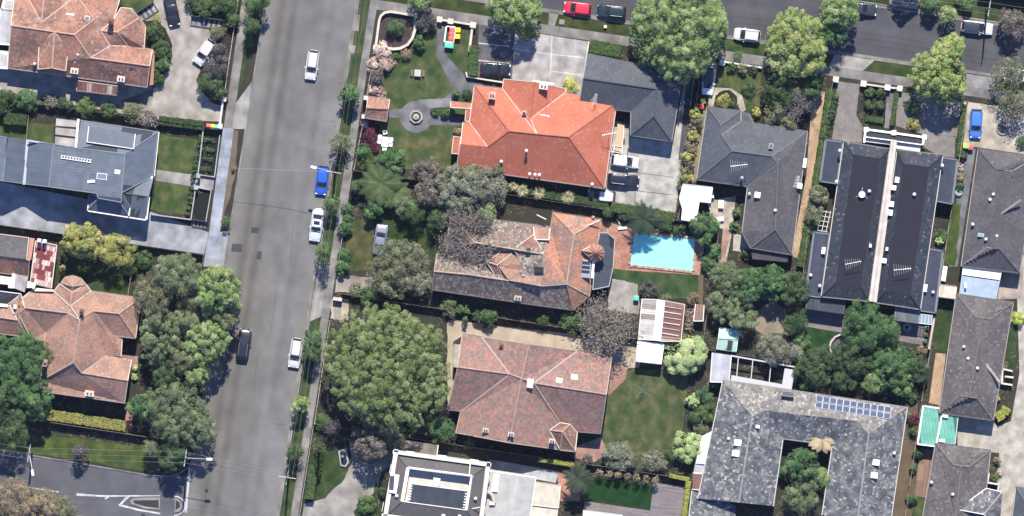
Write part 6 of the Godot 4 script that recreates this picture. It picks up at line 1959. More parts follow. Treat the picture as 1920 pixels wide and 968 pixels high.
func make_fences() -> void:
	var cream := Color(0.62, 0.57, 0.48)
	low_wall("curved cream wall round the corner garden bed, on its street side", [704, 90, 711, 38, 714, 30, 721, 24, 732, 22, 752, 25, 778, 30], 0.9, 0.35, cream, [[704, 89, 0.55], [782, 30, 0.6]])
	low_wall("cream wall curving through the corner garden behind the round shrub", [779, 32, 778, 56, 773, 72, 764, 84, 750, 91, 738, 92, 705, 88], 0.9, 0.4, cream)
	low_wall("cream front wall with square piers north of the bins", [824, 37, 846, 40, 888, 47], 1.0, 0.3, cream, [[824, 36.5, 0.7], [845, 40, 0.7], [887, 47, 0.75]])
	low_wall("cream wall between the bins and the car park", [886, 48, 880, 96], 1.0, 0.35, cream)
	low_wall("white low wall between the black sedan and the orange roof", [874, 136, 876, 144, 945, 155], 0.8, 0.22, Color(0.68, 0.64, 0.57))
	low_wall("cream boundary wall between the car park and the dark slate roof", [1104, 78, 1089, 178], 1.5, 0.2, Color(0.66, 0.62, 0.55))
	low_wall("white front wall with a square pier by the curved garden path", [1352, 115, 1428, 127], 0.8, 0.25, Color(0.66, 0.65, 0.62), [[1354, 118, 0.7]])
	low_wall("white front wall with three square piers before the four clipped shrubs", [1622, 158, 1664, 164, 1686, 166], 0.9, 0.25, Color(0.6, 0.57, 0.53), [[1619, 157, 0.75], [1664, 164, 0.75], [1687, 166, 0.7], [1567, 149, 0.75]])
	low_wall("cream wall lining the deck behind the eastern townhouse", [1751, 596, 1741, 654], 1.9, 0.25, Color(0.6, 0.52, 0.42))
	low_wall("curved white planter edge beside the townhouse lawn", [1577, 627, 1566, 632, 1558, 642, 1556, 650, 1559, 661], 0.5, 0.25, Color(0.62, 0.56, 0.54))
	low_wall("pale cream front fence posts of the sandy driveway opening", [626, 560, 640, 562], 1.3, 0.5, Color(0.62, 0.58, 0.5))
	low_wall("pale grey front wall before the lawns of the metal-roofed house", [381, 244, 375, 300, 369, 342], 1.2, 0.18, Color(0.38, 0.38, 0.4), [[372, 330, 0.5]])
	low_wall("pale grey wall before the southern lawn of the metal-roofed house", [367, 352, 358, 412, 283, 402], 1.2, 0.18, Color(0.38, 0.38, 0.4), [[368, 352, 0.5]])
	low_wall("thin grey kerb wall enclosing the dark front bed by the west footpath", [412, 254, 402, 332, 374, 328], 0.6, 0.14, Color(0.4, 0.4, 0.42))
	low_wall("thin grey kerb wall of the smaller dark front bed by the west footpath", [372, 352, 396, 357, 385, 420], 0.6, 0.14, Color(0.4, 0.4, 0.42))
	low_wall("white gate post wall at the round driveway entrance", [420, 180, 418, 190, 413, 228, 413, 243], 1.3, 0.3, Color(0.66, 0.65, 0.63), [[420, 186, 0.6], [413, 237, 0.6]])
	var wood := Color(0.22, 0.2, 0.18)
	fence("grey timber fence between the orange-roofed house and the pool house", [663, 320, 1345, 425], 1.8, wood)
	fence("timber fence along the sandy drive, south of the pool house", [640, 551, 1196, 636], 1.7, wood)
	fence("timber fence behind the swimming pool garden", [1349, 426, 1317, 650], 1.8, wood)
	fence("low cream picket fence along the pool house's street front", [660, 322, 634, 500], 1.1, Color(0.5, 0.47, 0.42), 0.2)
	fence("cream picket fence in front of the large round tree", [619, 602, 590, 795], 1.2, Color(0.56, 0.5, 0.44), 0.26)
	fence("pale front fence of the parapet house", [588, 800, 562, 968], 1.3, Color(0.42, 0.41, 0.39), 0.3)
	fence("timber fence between the patchy red roof and the parapet house", [590, 795, 1295, 899], 1.6, wood)
	fence("pale street fence of the corner garden, south of the cream wall", [698, 120, 688, 182], 1.2, Color(0.5, 0.44, 0.4), 0.2)
	fence("pale street fence beside the dark red garden bed", [682, 226, 664, 318], 1.2, Color(0.5, 0.47, 0.43), 0.2)
	fence("timber fence beside the bamboo screen east of the large concrete yard", [1318, 112, 1272, 412], 1.8, wood)
	fence("timber fence between the tan side drive and the charcoal townhouses", [1562, 152, 1516, 420], 1.8, wood)
	fence("timber fence behind the sandy clearing, west of the townhouse lawn", [1516, 420, 1488, 684], 1.8, wood)
	fence("timber fence below the gardens, north of the weathered U-shaped roof", [1318, 655, 1735, 718], 1.8, wood)
	fence("timber fence between the eastern townhouse and the villas", [1815, 190, 1735, 718], 1.9, Color(0.3, 0.27, 0.24))
	fence("timber fence between the weathered U-shaped roof and the southern villa", [1733, 720, 1697, 975], 1.8, wood)
	fence("timber fence west of the weathered U-shaped roof", [1331, 700, 1299, 900], 1.8, wood)
	fence("timber fence between the terracotta house and the metal-roofed house", [-20, 184, 412, 241], 1.8, Color(0.12, 0.11, 0.1))
	fence("timber fence under the yellowish tree south of the metal-roofed house", [-20, 419, 382, 477], 1.8, wood)
	fence("white picket fence along the round driveway's street front", [450, -20, 421, 178], 1.2, Color(0.6, 0.59, 0.57), 0.22)
	fence("pale timber fence in the shaded yard north of the salmon roof", [250, 494, 240, 556], 1.5, Color(0.36, 0.3, 0.25))
	fence("dark street-corner fence hidden under the western street trees", [382, 480, 330, 828, -20, 775], 1.7, Color(0.16, 0.14, 0.12))
	fence("thin timber fence between the two small lawns in the far-left yard", [54, 218, 50, 264], 1.6, Color(0.3, 0.29, 0.28))

func slat_gate(label: String, a: Vector2, b: Vector2, depth: float, many: int) -> void:
	# pale pavers between dark timber battens
	var o := thing("paved_gateway", label, "gateway")
	var p0 := plan(a.x, a.y)
	var p1 := plan(b.x, b.y)
	var d := (p1 - p0).normalized()
	var q := Vector2(-d.y, d.x)
	var l := p0.distance_to(p1) / many
	var yaw := atan2(-d.y, d.x)
	for k in many:
		var c := p0 + d * l * (k + 0.5) + q * depth * 0.5
		var s := Shape.new()
		s.box(Vector3(c.x, 0.05, c.y), Vector3(l - 0.28, 0.1, depth - 0.3), Color(0.36, 0.36, 0.38) * rng.randf_range(0.92, 1.06), yaw)
		put("paver", s, "concrete", o)
	for k in many + 1:
		var c := p0 + d * l * k + q * depth * 0.5
		var s := Shape.new()
		s.box(Vector3(c.x, 0.08, c.y), Vector3(0.14, 0.16, depth), Color(0.06, 0.06, 0.065), yaw)
		put("batten", s, "timber", o)
	for t in [0.0, 1.0]:
		var c: Vector2 = (p0 + p1) * 0.5 + q * depth * t
		var s := Shape.new()
		s.box(Vector3(c.x, 0.5 if t == 0.0 else 0.09, c.y), Vector3(l * many + 0.2, 1.0 if t == 0.0 else 0.17, 0.12), Color(0.07, 0.07, 0.075), yaw)
		put("rail", s, "timber", o)

func pole(label: String, x: float, y: float, h: float, arms: Array, lamp := []) -> Node3D:
	var o := thing("power_pole", label, "power pole", spot(x, y), 0.0, "power poles")
	var s := Shape.new()
	s.tube(Vector3.ZERO, Vector3(0, h, 0), 0.17, 0.11, Color(0.2, 0.17, 0.15), 10)
	put("pole", s, "bark", o)
	for a in arms:
		var c := Shape.new()
		var d := Vector3(cos(a[1]), 0, -sin(a[1]))
		c.box(Vector3(0, h - a[0], 0), Vector3(a[2], 0.12, 0.1), Color(0.5, 0.48, 0.46), a[1])
		for k in [-0.48, -0.2, 0.2, 0.48]:
			c.tube(d * a[2] * k + Vector3(0, h - a[0] + 0.05, 0), d * a[2] * k + Vector3(0, h - a[0] + 0.25, 0), 0.05, 0.04, Color(0.62, 0.62, 0.6), 6)
		put("crossarm", c, "timber", o)
	if lamp.size():
		var d := Vector3(cos(lamp[0]), 0, -sin(lamp[0]))
		var c := Shape.new()
		c.tube(Vector3(0, h - 1.6, 0), d * lamp[1] + Vector3(0, h - 1.0, 0), 0.05, 0.04, Color(0.55, 0.55, 0.55), 7)
		put("lamp_arm", c, "steel", o)
		var hd := Shape.new()
		hd.box(d * (lamp[1] + 0.3) + Vector3(0, h - 1.0, 0), Vector3(0.85, 0.14, 0.36), Color(0.72, 0.72, 0.7), lamp[0])
		put("lamp_head", hd, "plastic", o)
	return o

func cable(a: Vector3, b: Vector3, sag: float, called := "overhead_cable", label := "", r := 0.013) -> void:
	var s := Shape.new()
	var n := 14
	for k in n:
		var t0 := float(k) / n
		var t1 := float(k + 1) / n
		s.tube(a.lerp(b, t0) - Vector3.UP * sag * 4.0 * t0 * (1.0 - t0), a.lerp(b, t1) - Vector3.UP * sag * 4.0 * t1 * (1.0 - t1), r, r, Color(0.22, 0.22, 0.22), 4, false)
	tag(put(called, s, "plain"), label, "cable", "overhead power cables")

func make_poles() -> void:
	pole("power pole with a street lamp arm beside the cross street grass", 59.5, 848, 9.6, [[0.3, 1.4, 2.6]], [-1.4, 2.6])
	pole("power pole at the corner under the western street trees, lamp over the main road", 351, 857, 9.4, [[0.3, 1.42, 2.6]], [-0.05, 3.2])
	pole("power pole beside the blue hatchback with a lamp arm over the road", 628, 324, 9.4, [[0.3, -0.16, 2.2], [0.8, -0.16, 1.6]], [2.9, 2.8])
	pole("double-crossarm power pole on the nature strip near the parapet house", 541, 893, 10.0, [[0.3, -0.14, 2.6], [1.0, 1.4, 2.2]])
	pole("power pole on the far side of the side street behind the white coupe", 1850, 18, 9.6, [[0.3, 1.4, 2.4], [1.1, 1.4, 1.6]])
	for k in 3:
		var off := (k - 1) * 9.0
		cable(spot(541 + off, 893 + off * 0.14, 9.8), spot(628 + off * 0.9, 324 + off * 0.14, 9.2), 0.7, "overhead_cable", ["cable over the east nature strip, kerb side", "cable over the east nature strip, middle of three", "cable over the east nature strip, footpath side"][k])
		cable(spot(628 + off * 0.9, 324 + off * 0.14, 9.2), spot(720 + off, -260, 9.6), 0.7, "overhead_cable", ["cable running north from the lamp pole, kerb side", "cable running north from the lamp pole, middle of three", "cable running north from the lamp pole, footpath side"][k])
		cable(spot(59.5 - k * 2, 838 + k * 10, 9.4), spot(351 - k, 846 + k * 10, 9.2), 0.5, "overhead_cable", ["cable above the cross street verge, northern of three", "cable above the cross street verge, middle of three", "cable above the cross street verge, southern of three"][k])
		cable(spot(351 - k, 846 + k * 10, 9.2), spot(541, 886 + k * 6, 9.7), 0.5, "overhead_cable", ["cable crossing the main road near the cross street, northern one", "cable crossing the main road near the cross street, middle one", "cable crossing the main road near the cross street, southern one"][k])
		cable(spot(59.5 - k * 2, 838 + k * 10, 9.4), spot(-260, 792 + k * 10, 9.4), 0.5, "overhead_cable", ["cable leaving westwards from the cross street pole, northern one", "cable leaving westwards from the cross street pole, middle one", "cable leaving westwards from the cross street pole, southern one"][k])
		cable(spot(1853 - k * 4, 8 + k * 10, 9.4), spot(1300, -68 + k * 10, 9.4), 0.6, "overhead_cable", ["cable along the far verge of the side street, northern one", "cable along the far verge of the side street, middle one", "cable along the far verge of the side street, southern one"][k])
		cable(spot(1853 - k * 4, 8 + k * 10, 9.4), spot(2300, 76 + k * 10, 9.4), 0.6, "overhead_cable", ["cable east of the far side street pole, northern one", "cable east of the far side street pole, middle one", "cable east of the far side street pole, southern one"][k])
	cable(spot(628, 324, 9.0), spot(440, 316, 6.5), 0.5, "service_cable", "single service cable crossing the main road from the lamp pole", 0.03)

# ---------------------------------------------------------------- garden furniture, pool, fountain
func make_garden_things() -> void:
	# swimming pool
	var pool := thing("swimming_pool", "rectangular turquoise swimming pool in a brick terrace", "swimming pool")
	var inner := outline([1190, 437, 1303, 449, 1298, 508, 1182, 496])
	var basin := Shape.new()
	basin.flat(inner, 0.02, Color(0.16, 0.6, 0.52))
	basin.skirt(inner, 0.02, 0.2, Color(0.2, 0.62, 0.63))
	put("basin", basin, "plain", pool)
	var wtr := Shape.new()
	wtr.flat(inner, 0.13, Color.WHITE)
	put("water", wtr, "water", pool)
	var cop := Shape.new()
	var edge := [[1190, 437, 1303, 449], [1303, 449, 1298, 508], [1298, 508, 1182, 496], [1182, 496, 1190, 437]]
	for q in edge:
		var a := spot(q[0], q[1], 0.12)
		var b := spot(q[2], q[3], 0.12)
		var n := int(a.distance_to(b) / 0.35)
		var d := (b - a) / n
		var out := Vector3(d.z, 0, -d.x).normalized() * 0.17
		for k in n:
			cop.box(a + d * (k + 0.5) + out, Vector3(0.33, 0.2, 0.34), palette.brick.a.lerp(Color(0.5, 0.4, 0.32), rng.randf()), atan2(-d.z, d.x))
	stuff(put("coping_brick", cop, "stone", pool))
	# pool edge hoses and post
	var hose := Shape.new()
	for k in 8:
		var t := k / 8.0
		hose.tube(spot(1156 + 4 * sin(t * 3), 411 + t * 14 + 3 * t, 0.12), spot(1156 + 4 * sin((t + 0.125) * 3) + (t * 10), 411 + (t + 0.125) * 14 + 3 * t, 0.12), 0.07, 0.07, Color(0.6, 0.64, 0.66), 6)
	hose.box(spot(1167, 428, 0.2), Vector3(1.3, 0.25, 0.35), Color(0.6, 0.64, 0.68), 0.1)
	tag(put("folded_lounger", hose, "plastic"), "pale folded lounger under the palm beside the pool terrace", "lounger")
	# fountain in the corner garden
	var f := thing("fountain", "octagonal stone fountain in the middle of the corner garden", "fountain", spot(780, 219))
	var rim := Shape.new()
	rim.ring(Vector3.ZERO, 0.78, 1.02, 0.0, 0.5, 8, Color(0.4, 0.39, 0.36), 0.3)
	put("basin_rim", rim, "stone", f)
	var bed := Shape.new()
	bed.lathe(Vector3.ZERO, [Vector2(0.8, 0.3), Vector2(0.4, 0.31), Vector2(0.0, 0.31)], 16, Color(0.07, 0.06, 0.035))
	put("water", bed, "glass", f)
	var bowl := Shape.new()
	bowl.lathe(Vector3.ZERO, [Vector2(0.16, 0.3), Vector2(0.11, 0.6), Vector2(0.2, 0.8), Vector2(0.4, 0.95), Vector2(0.43, 1.0), Vector2(0.36, 0.98), Vector2(0.2, 0.9), Vector2(0.1, 0.95), Vector2(0.12, 1.15), Vector2(0.0, 1.2)], 20, Color(0.46, 0.43, 0.36))
	put("bowl", bowl, "stone", f)
	# picnic table
	var p := thing("picnic_table", "small square table with a bench on either side on the corner lawn", "table", spot(783, 137), -0.05)
	var top := Shape.new()
	top.box(Vector3(0, 0.74, 0), Vector3(0.95, 0.06, 1.0), Color(0.42, 0.42, 0.4))
	put("table_top", top, "timber", p)
	for s in [-1.0, 1.0]:
		var be := Shape.new()
		be.box(Vector3(s * 0.85, 0.45, 0), Vector3(0.34, 0.05, 0.95), Color(0.16, 0.13, 0.11))
		put("bench", be, "timber", p)
		var leg := Shape.new()
		leg.box(Vector3(s * 0.3, 0.36, 0), Vector3(0.08, 0.72, 0.7), Color(0.2, 0.18, 0.15))
		leg.box(Vector3(s * 0.85, 0.22, 0), Vector3(0.07, 0.44, 0.6), Color(0.12, 0.1, 0.08))
		put("leg", leg, "timber", p)
	# white outdoor table and chairs
	var t := thing("garden_table", "white rectangular garden table among white chairs by the dark red bed", "table", spot(722, 266), -0.12)
	var tt := Shape.new()
	for k in 6:
		tt.box(Vector3(-0.42 + k * 0.17, 0.73, 0), Vector3(0.15, 0.03, 1.45), Color(0.7, 0.71, 0.74))
	put("table_top", tt, "plastic", t)
	for q in [[-0.4, -0.6], [0.4, -0.6], [-0.4, 0.6], [0.4, 0.6]]:
		var l := Shape.new()
		l.box(Vector3(q[0], 0.35, q[1]), Vector3(0.06, 0.7, 0.06), Color(0.7, 0.7, 0.7))
		put("leg", l, "plastic", t)
	var chairs := [[722, 249, PI + 0.35, "white garden chair at the north end of the white table, turned askew"], [713, 257, -PI / 2, "white garden chair on the table's west side, the northern one"], [711.5, 266, -PI / 2, "white garden chair on the table's west side, the southern one"], [733, 262, PI / 2, "white garden chair on the table's east side, the northern one"], [732, 271, PI / 2, "white garden chair on the table's east side, the southern one"], [721, 279, 0.0, "white garden chair at the south end of the white table"]]
	for q in chairs:
		var c := thing("garden_chair", q[3], "chair", spot(q[0], q[1]), q[2] - 0.12, "white garden chairs")
		var seat := Shape.new()
		for k in 4:
			seat.box(Vector3(-0.18 + k * 0.12, 0.43, 0), Vector3(0.1, 0.03, 0.48), Color(0.72, 0.72, 0.7))
		put("seat", seat, "plastic", c)
		var back := Shape.new()
		back.box(Vector3(0, 0.66, 0.27), Vector3(0.52, 0.44, 0.05), Color(0.74, 0.74, 0.72), 0.0, Basis(Vector3.RIGHT, 0.18))
		put("backrest", back, "plastic", c)
		for s in [-1.0, 1.0]:
			var ar := Shape.new()
			ar.box(Vector3(s * 0.28, 0.64, 0.0), Vector3(0.07, 0.04, 0.5), Color(0.74, 0.74, 0.72))
			put("armrest", ar, "plastic", c)
			for z in [-0.2, 0.2]:
				var lg := Shape.new()
				lg.box(Vector3(s * 0.25, 0.21, z), Vector3(0.05, 0.42, 0.05), Color(0.7, 0.7, 0.68))
				put("leg", lg, "plastic", c)
	# round garden feature of the northern villa
	var r := thing("fountain", "round stone-edged fountain on the pale driveway near the northernmost villa", "fountain", spot(1881, 240))
	var rr := Shape.new()
	rr.ring(Vector3.ZERO, 0.85, 1.05, 0.0, 0.3, 24, Color(0.3, 0.29, 0.28))
	put("basin_rim", rr, "stone", r)
	var fill := Shape.new()
	fill.lathe(Vector3.ZERO, [Vector2(0.9, 0.14), Vector2(0.5, 0.16), Vector2(0.0, 0.16)], 20, Color(0.42, 0.41, 0.37))
	put("gravel", fill, "soil", r)
	var col := Shape.new()
	col.lathe(Vector3.ZERO, [Vector2(0.24, 0.15), Vector2(0.14, 0.4), Vector2(0.12, 0.7), Vector2(0.3, 0.85), Vector2(0.26, 0.84), Vector2(0.0, 0.78)], 16, Color(0.1, 0.1, 0.1))
	put("bowl", col, "stone", r)
	# patio objects by the white carport
	var pt := thing("patio_table", "white rectangular table on the sandy patio beside the white carport", "table", spot(1352, 383), -0.05)
	var ptt := Shape.new()
	ptt.box(Vector3(0, 0.73, 0), Vector3(0.75, 0.05, 1.2), Color(0.74, 0.74, 0.74))
	put("table_top", ptt, "plastic", pt)
	for q in [[-0.3, -0.5], [0.3, -0.5], [-0.3, 0.5], [0.3, 0.5]]:
		var l := Shape.new()
		l.box(Vector3(q[0], 0.35, q[1]), Vector3(0.05, 0.7, 0.05), Color(0.65, 0.65, 0.65))
		put("leg", l, "plastic", pt)
	var umb := thing("parasol", "closed grey parasol leaning beside the white carport", "parasol", spot(1328, 386))
	var us := Shape.new()
	us.tube(Vector3(-0.1, 0.0, -0.9), Vector3(0.25, 2.1, 0.6), 0.04, 0.04, Color(0.5, 0.52, 0.54), 6)
	us.tube(Vector3(0.0, 0.6, -0.45), Vector3(0.25, 2.1, 0.6), 0.16, 0.04, Color(0.5, 0.53, 0.56), 8)
	put("canopy", us, "plain", umb)
	var bx := thing("storage_box", "pale square lid box on the patio south of the white table", "box", spot(1350, 411), 0.1)
	var bs := Shape.new()
	bs.box(Vector3(0, 0.25, 0), Vector3(1.1, 0.5, 0.6), Color(0.55, 0.55, 0.56))
	put("box_body", bs, "plastic", bx)
	var bl := Shape.new()
	bl.box(Vector3(0, 0.52, 0), Vector3(1.14, 0.05, 0.64), Color(0.62, 0.62, 0.63))
	put("lid", bl, "plastic", bx)
	# ring on the deck behind the townhouse
	var ringo := thing("fire_bowl", "round pale stone fire bowl on the dark deck behind the townhouse", "fire bowl", spot(1701, 614))
	var rg := Shape.new()
	rg.ring(Vector3.ZERO, 0.24, 0.64, 0.0, 0.45, 22, Color(0.36, 0.38, 0.4))
	put("bowl", rg, "stone", ringo)
	var em := Shape.new()
	em.lathe(Vector3.ZERO, [Vector2(0.25, 0.3), Vector2(0.0, 0.33)], 14, Color(0.03, 0.03, 0.03))
	put("ash", em, "soil", ringo)
	for q in [[1738, 615, "white planter box at the deck's cream wall, nearest the townhouse"], [1736, 628, "white planter box at the deck's cream wall, middle one"], [1734, 640, "white planter box at the deck's cream wall, farthest from the townhouse"]]:
		var pl := thing("planter", q[2], "planter", spot(q[0], q[1]), 0.1)
		var ps := Shape.new()
		ps.box(Vector3(0, 0.3, 0), Vector3(0.5, 0.6, 0.5), Color(0.7, 0.68, 0.68))
		put("pot", ps, "plastic", pl)
		leafball(pl, "foliage", Vector3(0, 0.75, 0), 0.28, 0.3, Color(0.05, 0.1, 0.03), 0.12, 160)
	# clothes line
	var cl := thing("clothes_line", "thin rotary clothes line on the lawn east of the patchy red roof", "clothes line", spot(1203, 731))
	var cs := Shape.new()
	cs.tube(Vector3.ZERO, Vector3(0, 2.2, 0), 0.03, 0.03, Color(0.6, 0.6, 0.6), 6)
	for k in 4:
		var a := 0.6 + k * PI / 2
		cs.tube(Vector3(0, 1.9, 0), Vector3(cos(a) * 1.5, 2.2, sin(a) * 1.5), 0.012, 0.012, Color(0.4, 0.4, 0.4), 5)
		for m in 3:
			var rad := 0.6 + m * 0.4
			cs.tube(Vector3(cos(a) * rad, 2.02 + m * 0.06, sin(a) * rad), Vector3(cos(a + PI / 2) * rad, 2.02 + m * 0.06, sin(a + PI / 2) * rad), 0.005, 0.005, Color(0.4, 0.4, 0.4), 4)
	put("frame", cs, "steel", cl)
	# stone trough in the front garden of the parapet house
	var pond := thing("garden_pond", "long hexagonal stone-edged pond on the lawn of the parapet house", "pond")
	var ps2 := Shape.new()
	var op := outline([634, 846, 642, 842, 651, 846, 654, 868, 648, 876, 638, 874])
	var ip := outline([637, 848, 642, 845.5, 648, 848.5, 651, 867, 646.5, 873, 640, 871.5])
	for k in op.size():
		var k2 := (k + 1) % op.size()
		ps2.quad(Vector3(op[k].x, 0.3, op[k].y), Vector3(op[k2].x, 0.3, op[k2].y), Vector3(ip[k2].x, 0.3, ip[k2].y), Vector3(ip[k].x, 0.3, ip[k].y), Color(0.36, 0.36, 0.34))
	ps2.skirt(op, 0.0, 0.3, Color(0.34, 0.34, 0.32))
	ps2.skirt(ip, 0.0, 0.3, Color(0.3, 0.3, 0.29))
	put("stone_edge", ps2, "stone", pond)
	var pw := Shape.new()
	pw.flat(ip, 0.2, Color(0.015, 0.02, 0.02))
	put("water", pw, "glass", pond)
	var st := thing("garden_statue", "small pale statue standing in the hexagonal garden pond", "statue", spot(642, 857, 0.2))
	var ss := Shape.new()
	ss.lathe(Vector3.ZERO, [Vector2(0.22, 0.0), Vector2(0.2, 0.25), Vector2(0.12, 0.3), Vector2(0.16, 0.6), Vector2(0.18, 0.9), Vector2(0.08, 1.02), Vector2(0.1, 1.12), Vector2(0.07, 1.24), Vector2(0.0, 1.27)], 14, Color(0.4, 0.42, 0.43))
	put("figure", ss, "stone", st)
	slat_gate("pale pavers between dark battens beside the black sedan", Vector2(254, 26), Vector2(286, 5), 1.5, 4)
	slat_gate("row of pale pavers between dark battens at the head of the driveway", Vector2(360, 30), Vector2(416, 38), 1.45, 6)
	slat_gate("short dark battened gateway by the yellowish tree's driveway", Vector2(362, 412), Vector2(388, 416), 1.1, 4)
	var ac := thing("air_conditioner", "white outdoor unit on the patio edge by the white carport", "air conditioner", spot(1336, 366), 0.05)
	var acs := Shape.new()
	acs.box(Vector3(0, 0.4, 0), Vector3(0.4, 0.8, 0.9), Color(0.5, 0.52, 0.55))
	put("casing", acs, "plain", ac)
	# trellis beside the western townhouse
	var tr := thing("pergola", "white square-grid pergola against the western townhouse", "pergola")
	var ts := Shape.new()
	for k in 5:
		ts.tube(spot(1540 - k * 1.8, 396 + k * 9, 2.2), spot(1558 - k * 1.8, 399 + k * 9, 2.2), 0.06, 0.06, Color(0.6, 0.58, 0.56), 5)
	for k in 3:
		ts.tube(spot(1541 + k * 8, 394 + k, 2.26), spot(1532 + k * 8, 434 + k, 2.26), 0.06, 0.06, Color(0.6, 0.58, 0.56), 5)
	for q in [[1541, 396], [1534, 432]]:
		ts.tube(spot(q[0], q[1], 0.0), spot(q[0], q[1], 2.25), 0.07, 0.07, Color(0.6, 0.58, 0.56), 6)
	put("frame", ts, "timber", tr)
	# firewood stack by the rusty garage
	var wood := thing("wood_pile", "untidy pile of cut firewood between the rusty garage and the cubby", "wood pile")
	var ws := Shape.new()
	for k in 130:
		var at := spot(rng.randf_range(1286, 1302), rng.randf_range(580, 620), rng.randf_range(0.1, 0.7))
		var a := rng.randf() * TAU
		var d := Vector3(cos(a), rng.randf_range(-0.2, 0.2), sin(a)) * rng.randf_range(0.15, 0.3)
		ws.tube(at - d, at + d, 0.08, 0.07, Color(0.24, 0.19, 0.15) * rng.randf_range(0.5, 1.5), 6)
	stuff(put("log", ws, "bark", wood))
	# side garden junk strip of the northernmost villa
	for q in [[1804, 300, "grey-brown rockery heap in the narrow bed beside the eastern townhouse"], [1800, 318, "rockery heap with pale stones, second along the narrow bed"]]:
		var ro := thing("rockery", q[2], "rockery", spot(q[0], q[1]))
		var rs := Shape.new()
		for k in 22:
			var at := Vector3(rng.randf_range(-0.6, 0.6), 0.12, rng.randf_range(-0.8, 0.8))
			rs.box(at, Vector3(rng.randf_range(0.15, 0.4), rng.randf_range(0.15, 0.3), rng.randf_range(0.15, 0.4)), Color(0.36, 0.31, 0.28) * rng.randf_range(0.6, 1.3), rng.randf() * TAU, Basis(Vector3.RIGHT, rng.randf_range(-0.4, 0.4)))
		stuff(put("stone", rs, "stone", ro))
	var bl2 := thing("blanket_box", "pale green-blue covered bundle on the side path of the villa", "bundle", spot(1798, 362), 0.3)
	var bb := Shape.new()
	bb.lathe(Vector3.ZERO, [Vector2(0.55, 0.0), Vector2(0.6, 0.25), Vector2(0.45, 0.5), Vector2(0.2, 0.6), Vector2(0.0, 0.62)], 12, Color(0.3, 0.42, 0.44))
	put("cover", bb, "plain", bl2)
	var bo := thing("boulder", "smooth pale elongated boulder in the dark shrubs near the round driveway", "boulder", spot(408, 16), 1.2)
	var bos := Shape.new()
	bos.lathe(Vector3.ZERO, [Vector2(0.35, 0.0), Vector2(0.42, 0.2), Vector2(0.3, 0.45), Vector2(0.0, 0.55)], 12, Color(0.34, 0.3, 0.26))
	put("stone", bos, "stone", bo).scale = Vector3(2.0, 1.0, 0.8)
	var wb := thing("letterbox", "small white meter box on the nature strip near the red hatchback", "meter box", spot(1135, 50))
	var wbs := Shape.new()
	wbs.box(Vector3(0, 0.3, 0), Vector3(0.42, 0.6, 0.42), Color(0.55, 0.53, 0.45))
	put("casing", wbs, "plain", wb)

# ---------------------------------------------------------------- plants
func leaf(s: Shape, at: Vector3, nrm: Vector3, length: float, width: float, col: Color) -> void:
	var a := nrm.cross(Vector3(rng.randf() - 0.5, rng.randf() - 0.5, rng.randf() - 0.5)).normalized()
	var b := nrm.cross(a)
	a *= length * 0.5
	b *= width * 0.5
	var k := s.v.size()
	var bend := nrm * length * 0.08
	s.v.append(at - a - bend); s.v.append(at - b + bend); s.v.append(at + a - bend); s.v.append(at + b + bend)
	s.n.append(nrm); s.n.append(nrm); s.n.append(nrm); s.n.append(nrm)
	s.c.append(col); s.c.append(col); s.c.append(col); s.c.append(col)
	s.ix.append(k); s.ix.append(k + 2); s.ix.append(k + 1); s.ix.append(k); s.ix.append(k + 3); s.ix.append(k + 2)

const BRIGHT := 1.28

func lobe(s: Shape, c: Vector3, r: float, tall: float, many: int, length: float, col: Color, vary: float, low := -0.25) -> void:
	for i in many:
		var d := Vector3(rng.randfn(), rng.randfn(), rng.randfn()).normalized()
		if d.y < low:
			d.y = -d.y
		var q := rng.randf_range(0.66, 1.08)
		var at := c + Vector3(d.x * r * q, d.y * tall * q, d.z * r * q)
		var nn := (d + Vector3(rng.randf_range(-0.75, 0.75), rng.randf_range(-0.1, 0.9), rng.randf_range(-0.75, 0.75))).normalized()
		var k := BRIGHT * (1.0 + rng.randf_range(-vary, vary))
		var l := length * rng.randf_range(0.65, 1.3)
		leaf(s, at, nn, l, l * 0.58, Color(col.r * k * (1.0 + rng.randf_range(-0.12, 0.12)), col.g * k, col.b * k))

func leafball(parent: Node, called: String, c: Vector3, r: float, tall: float, col: Color, length: float, many: int) -> void:
	var s := Shape.new()
	lobe(s, c, r, tall, many, length, col, 0.3)
	put(called, s, "leaf", parent)

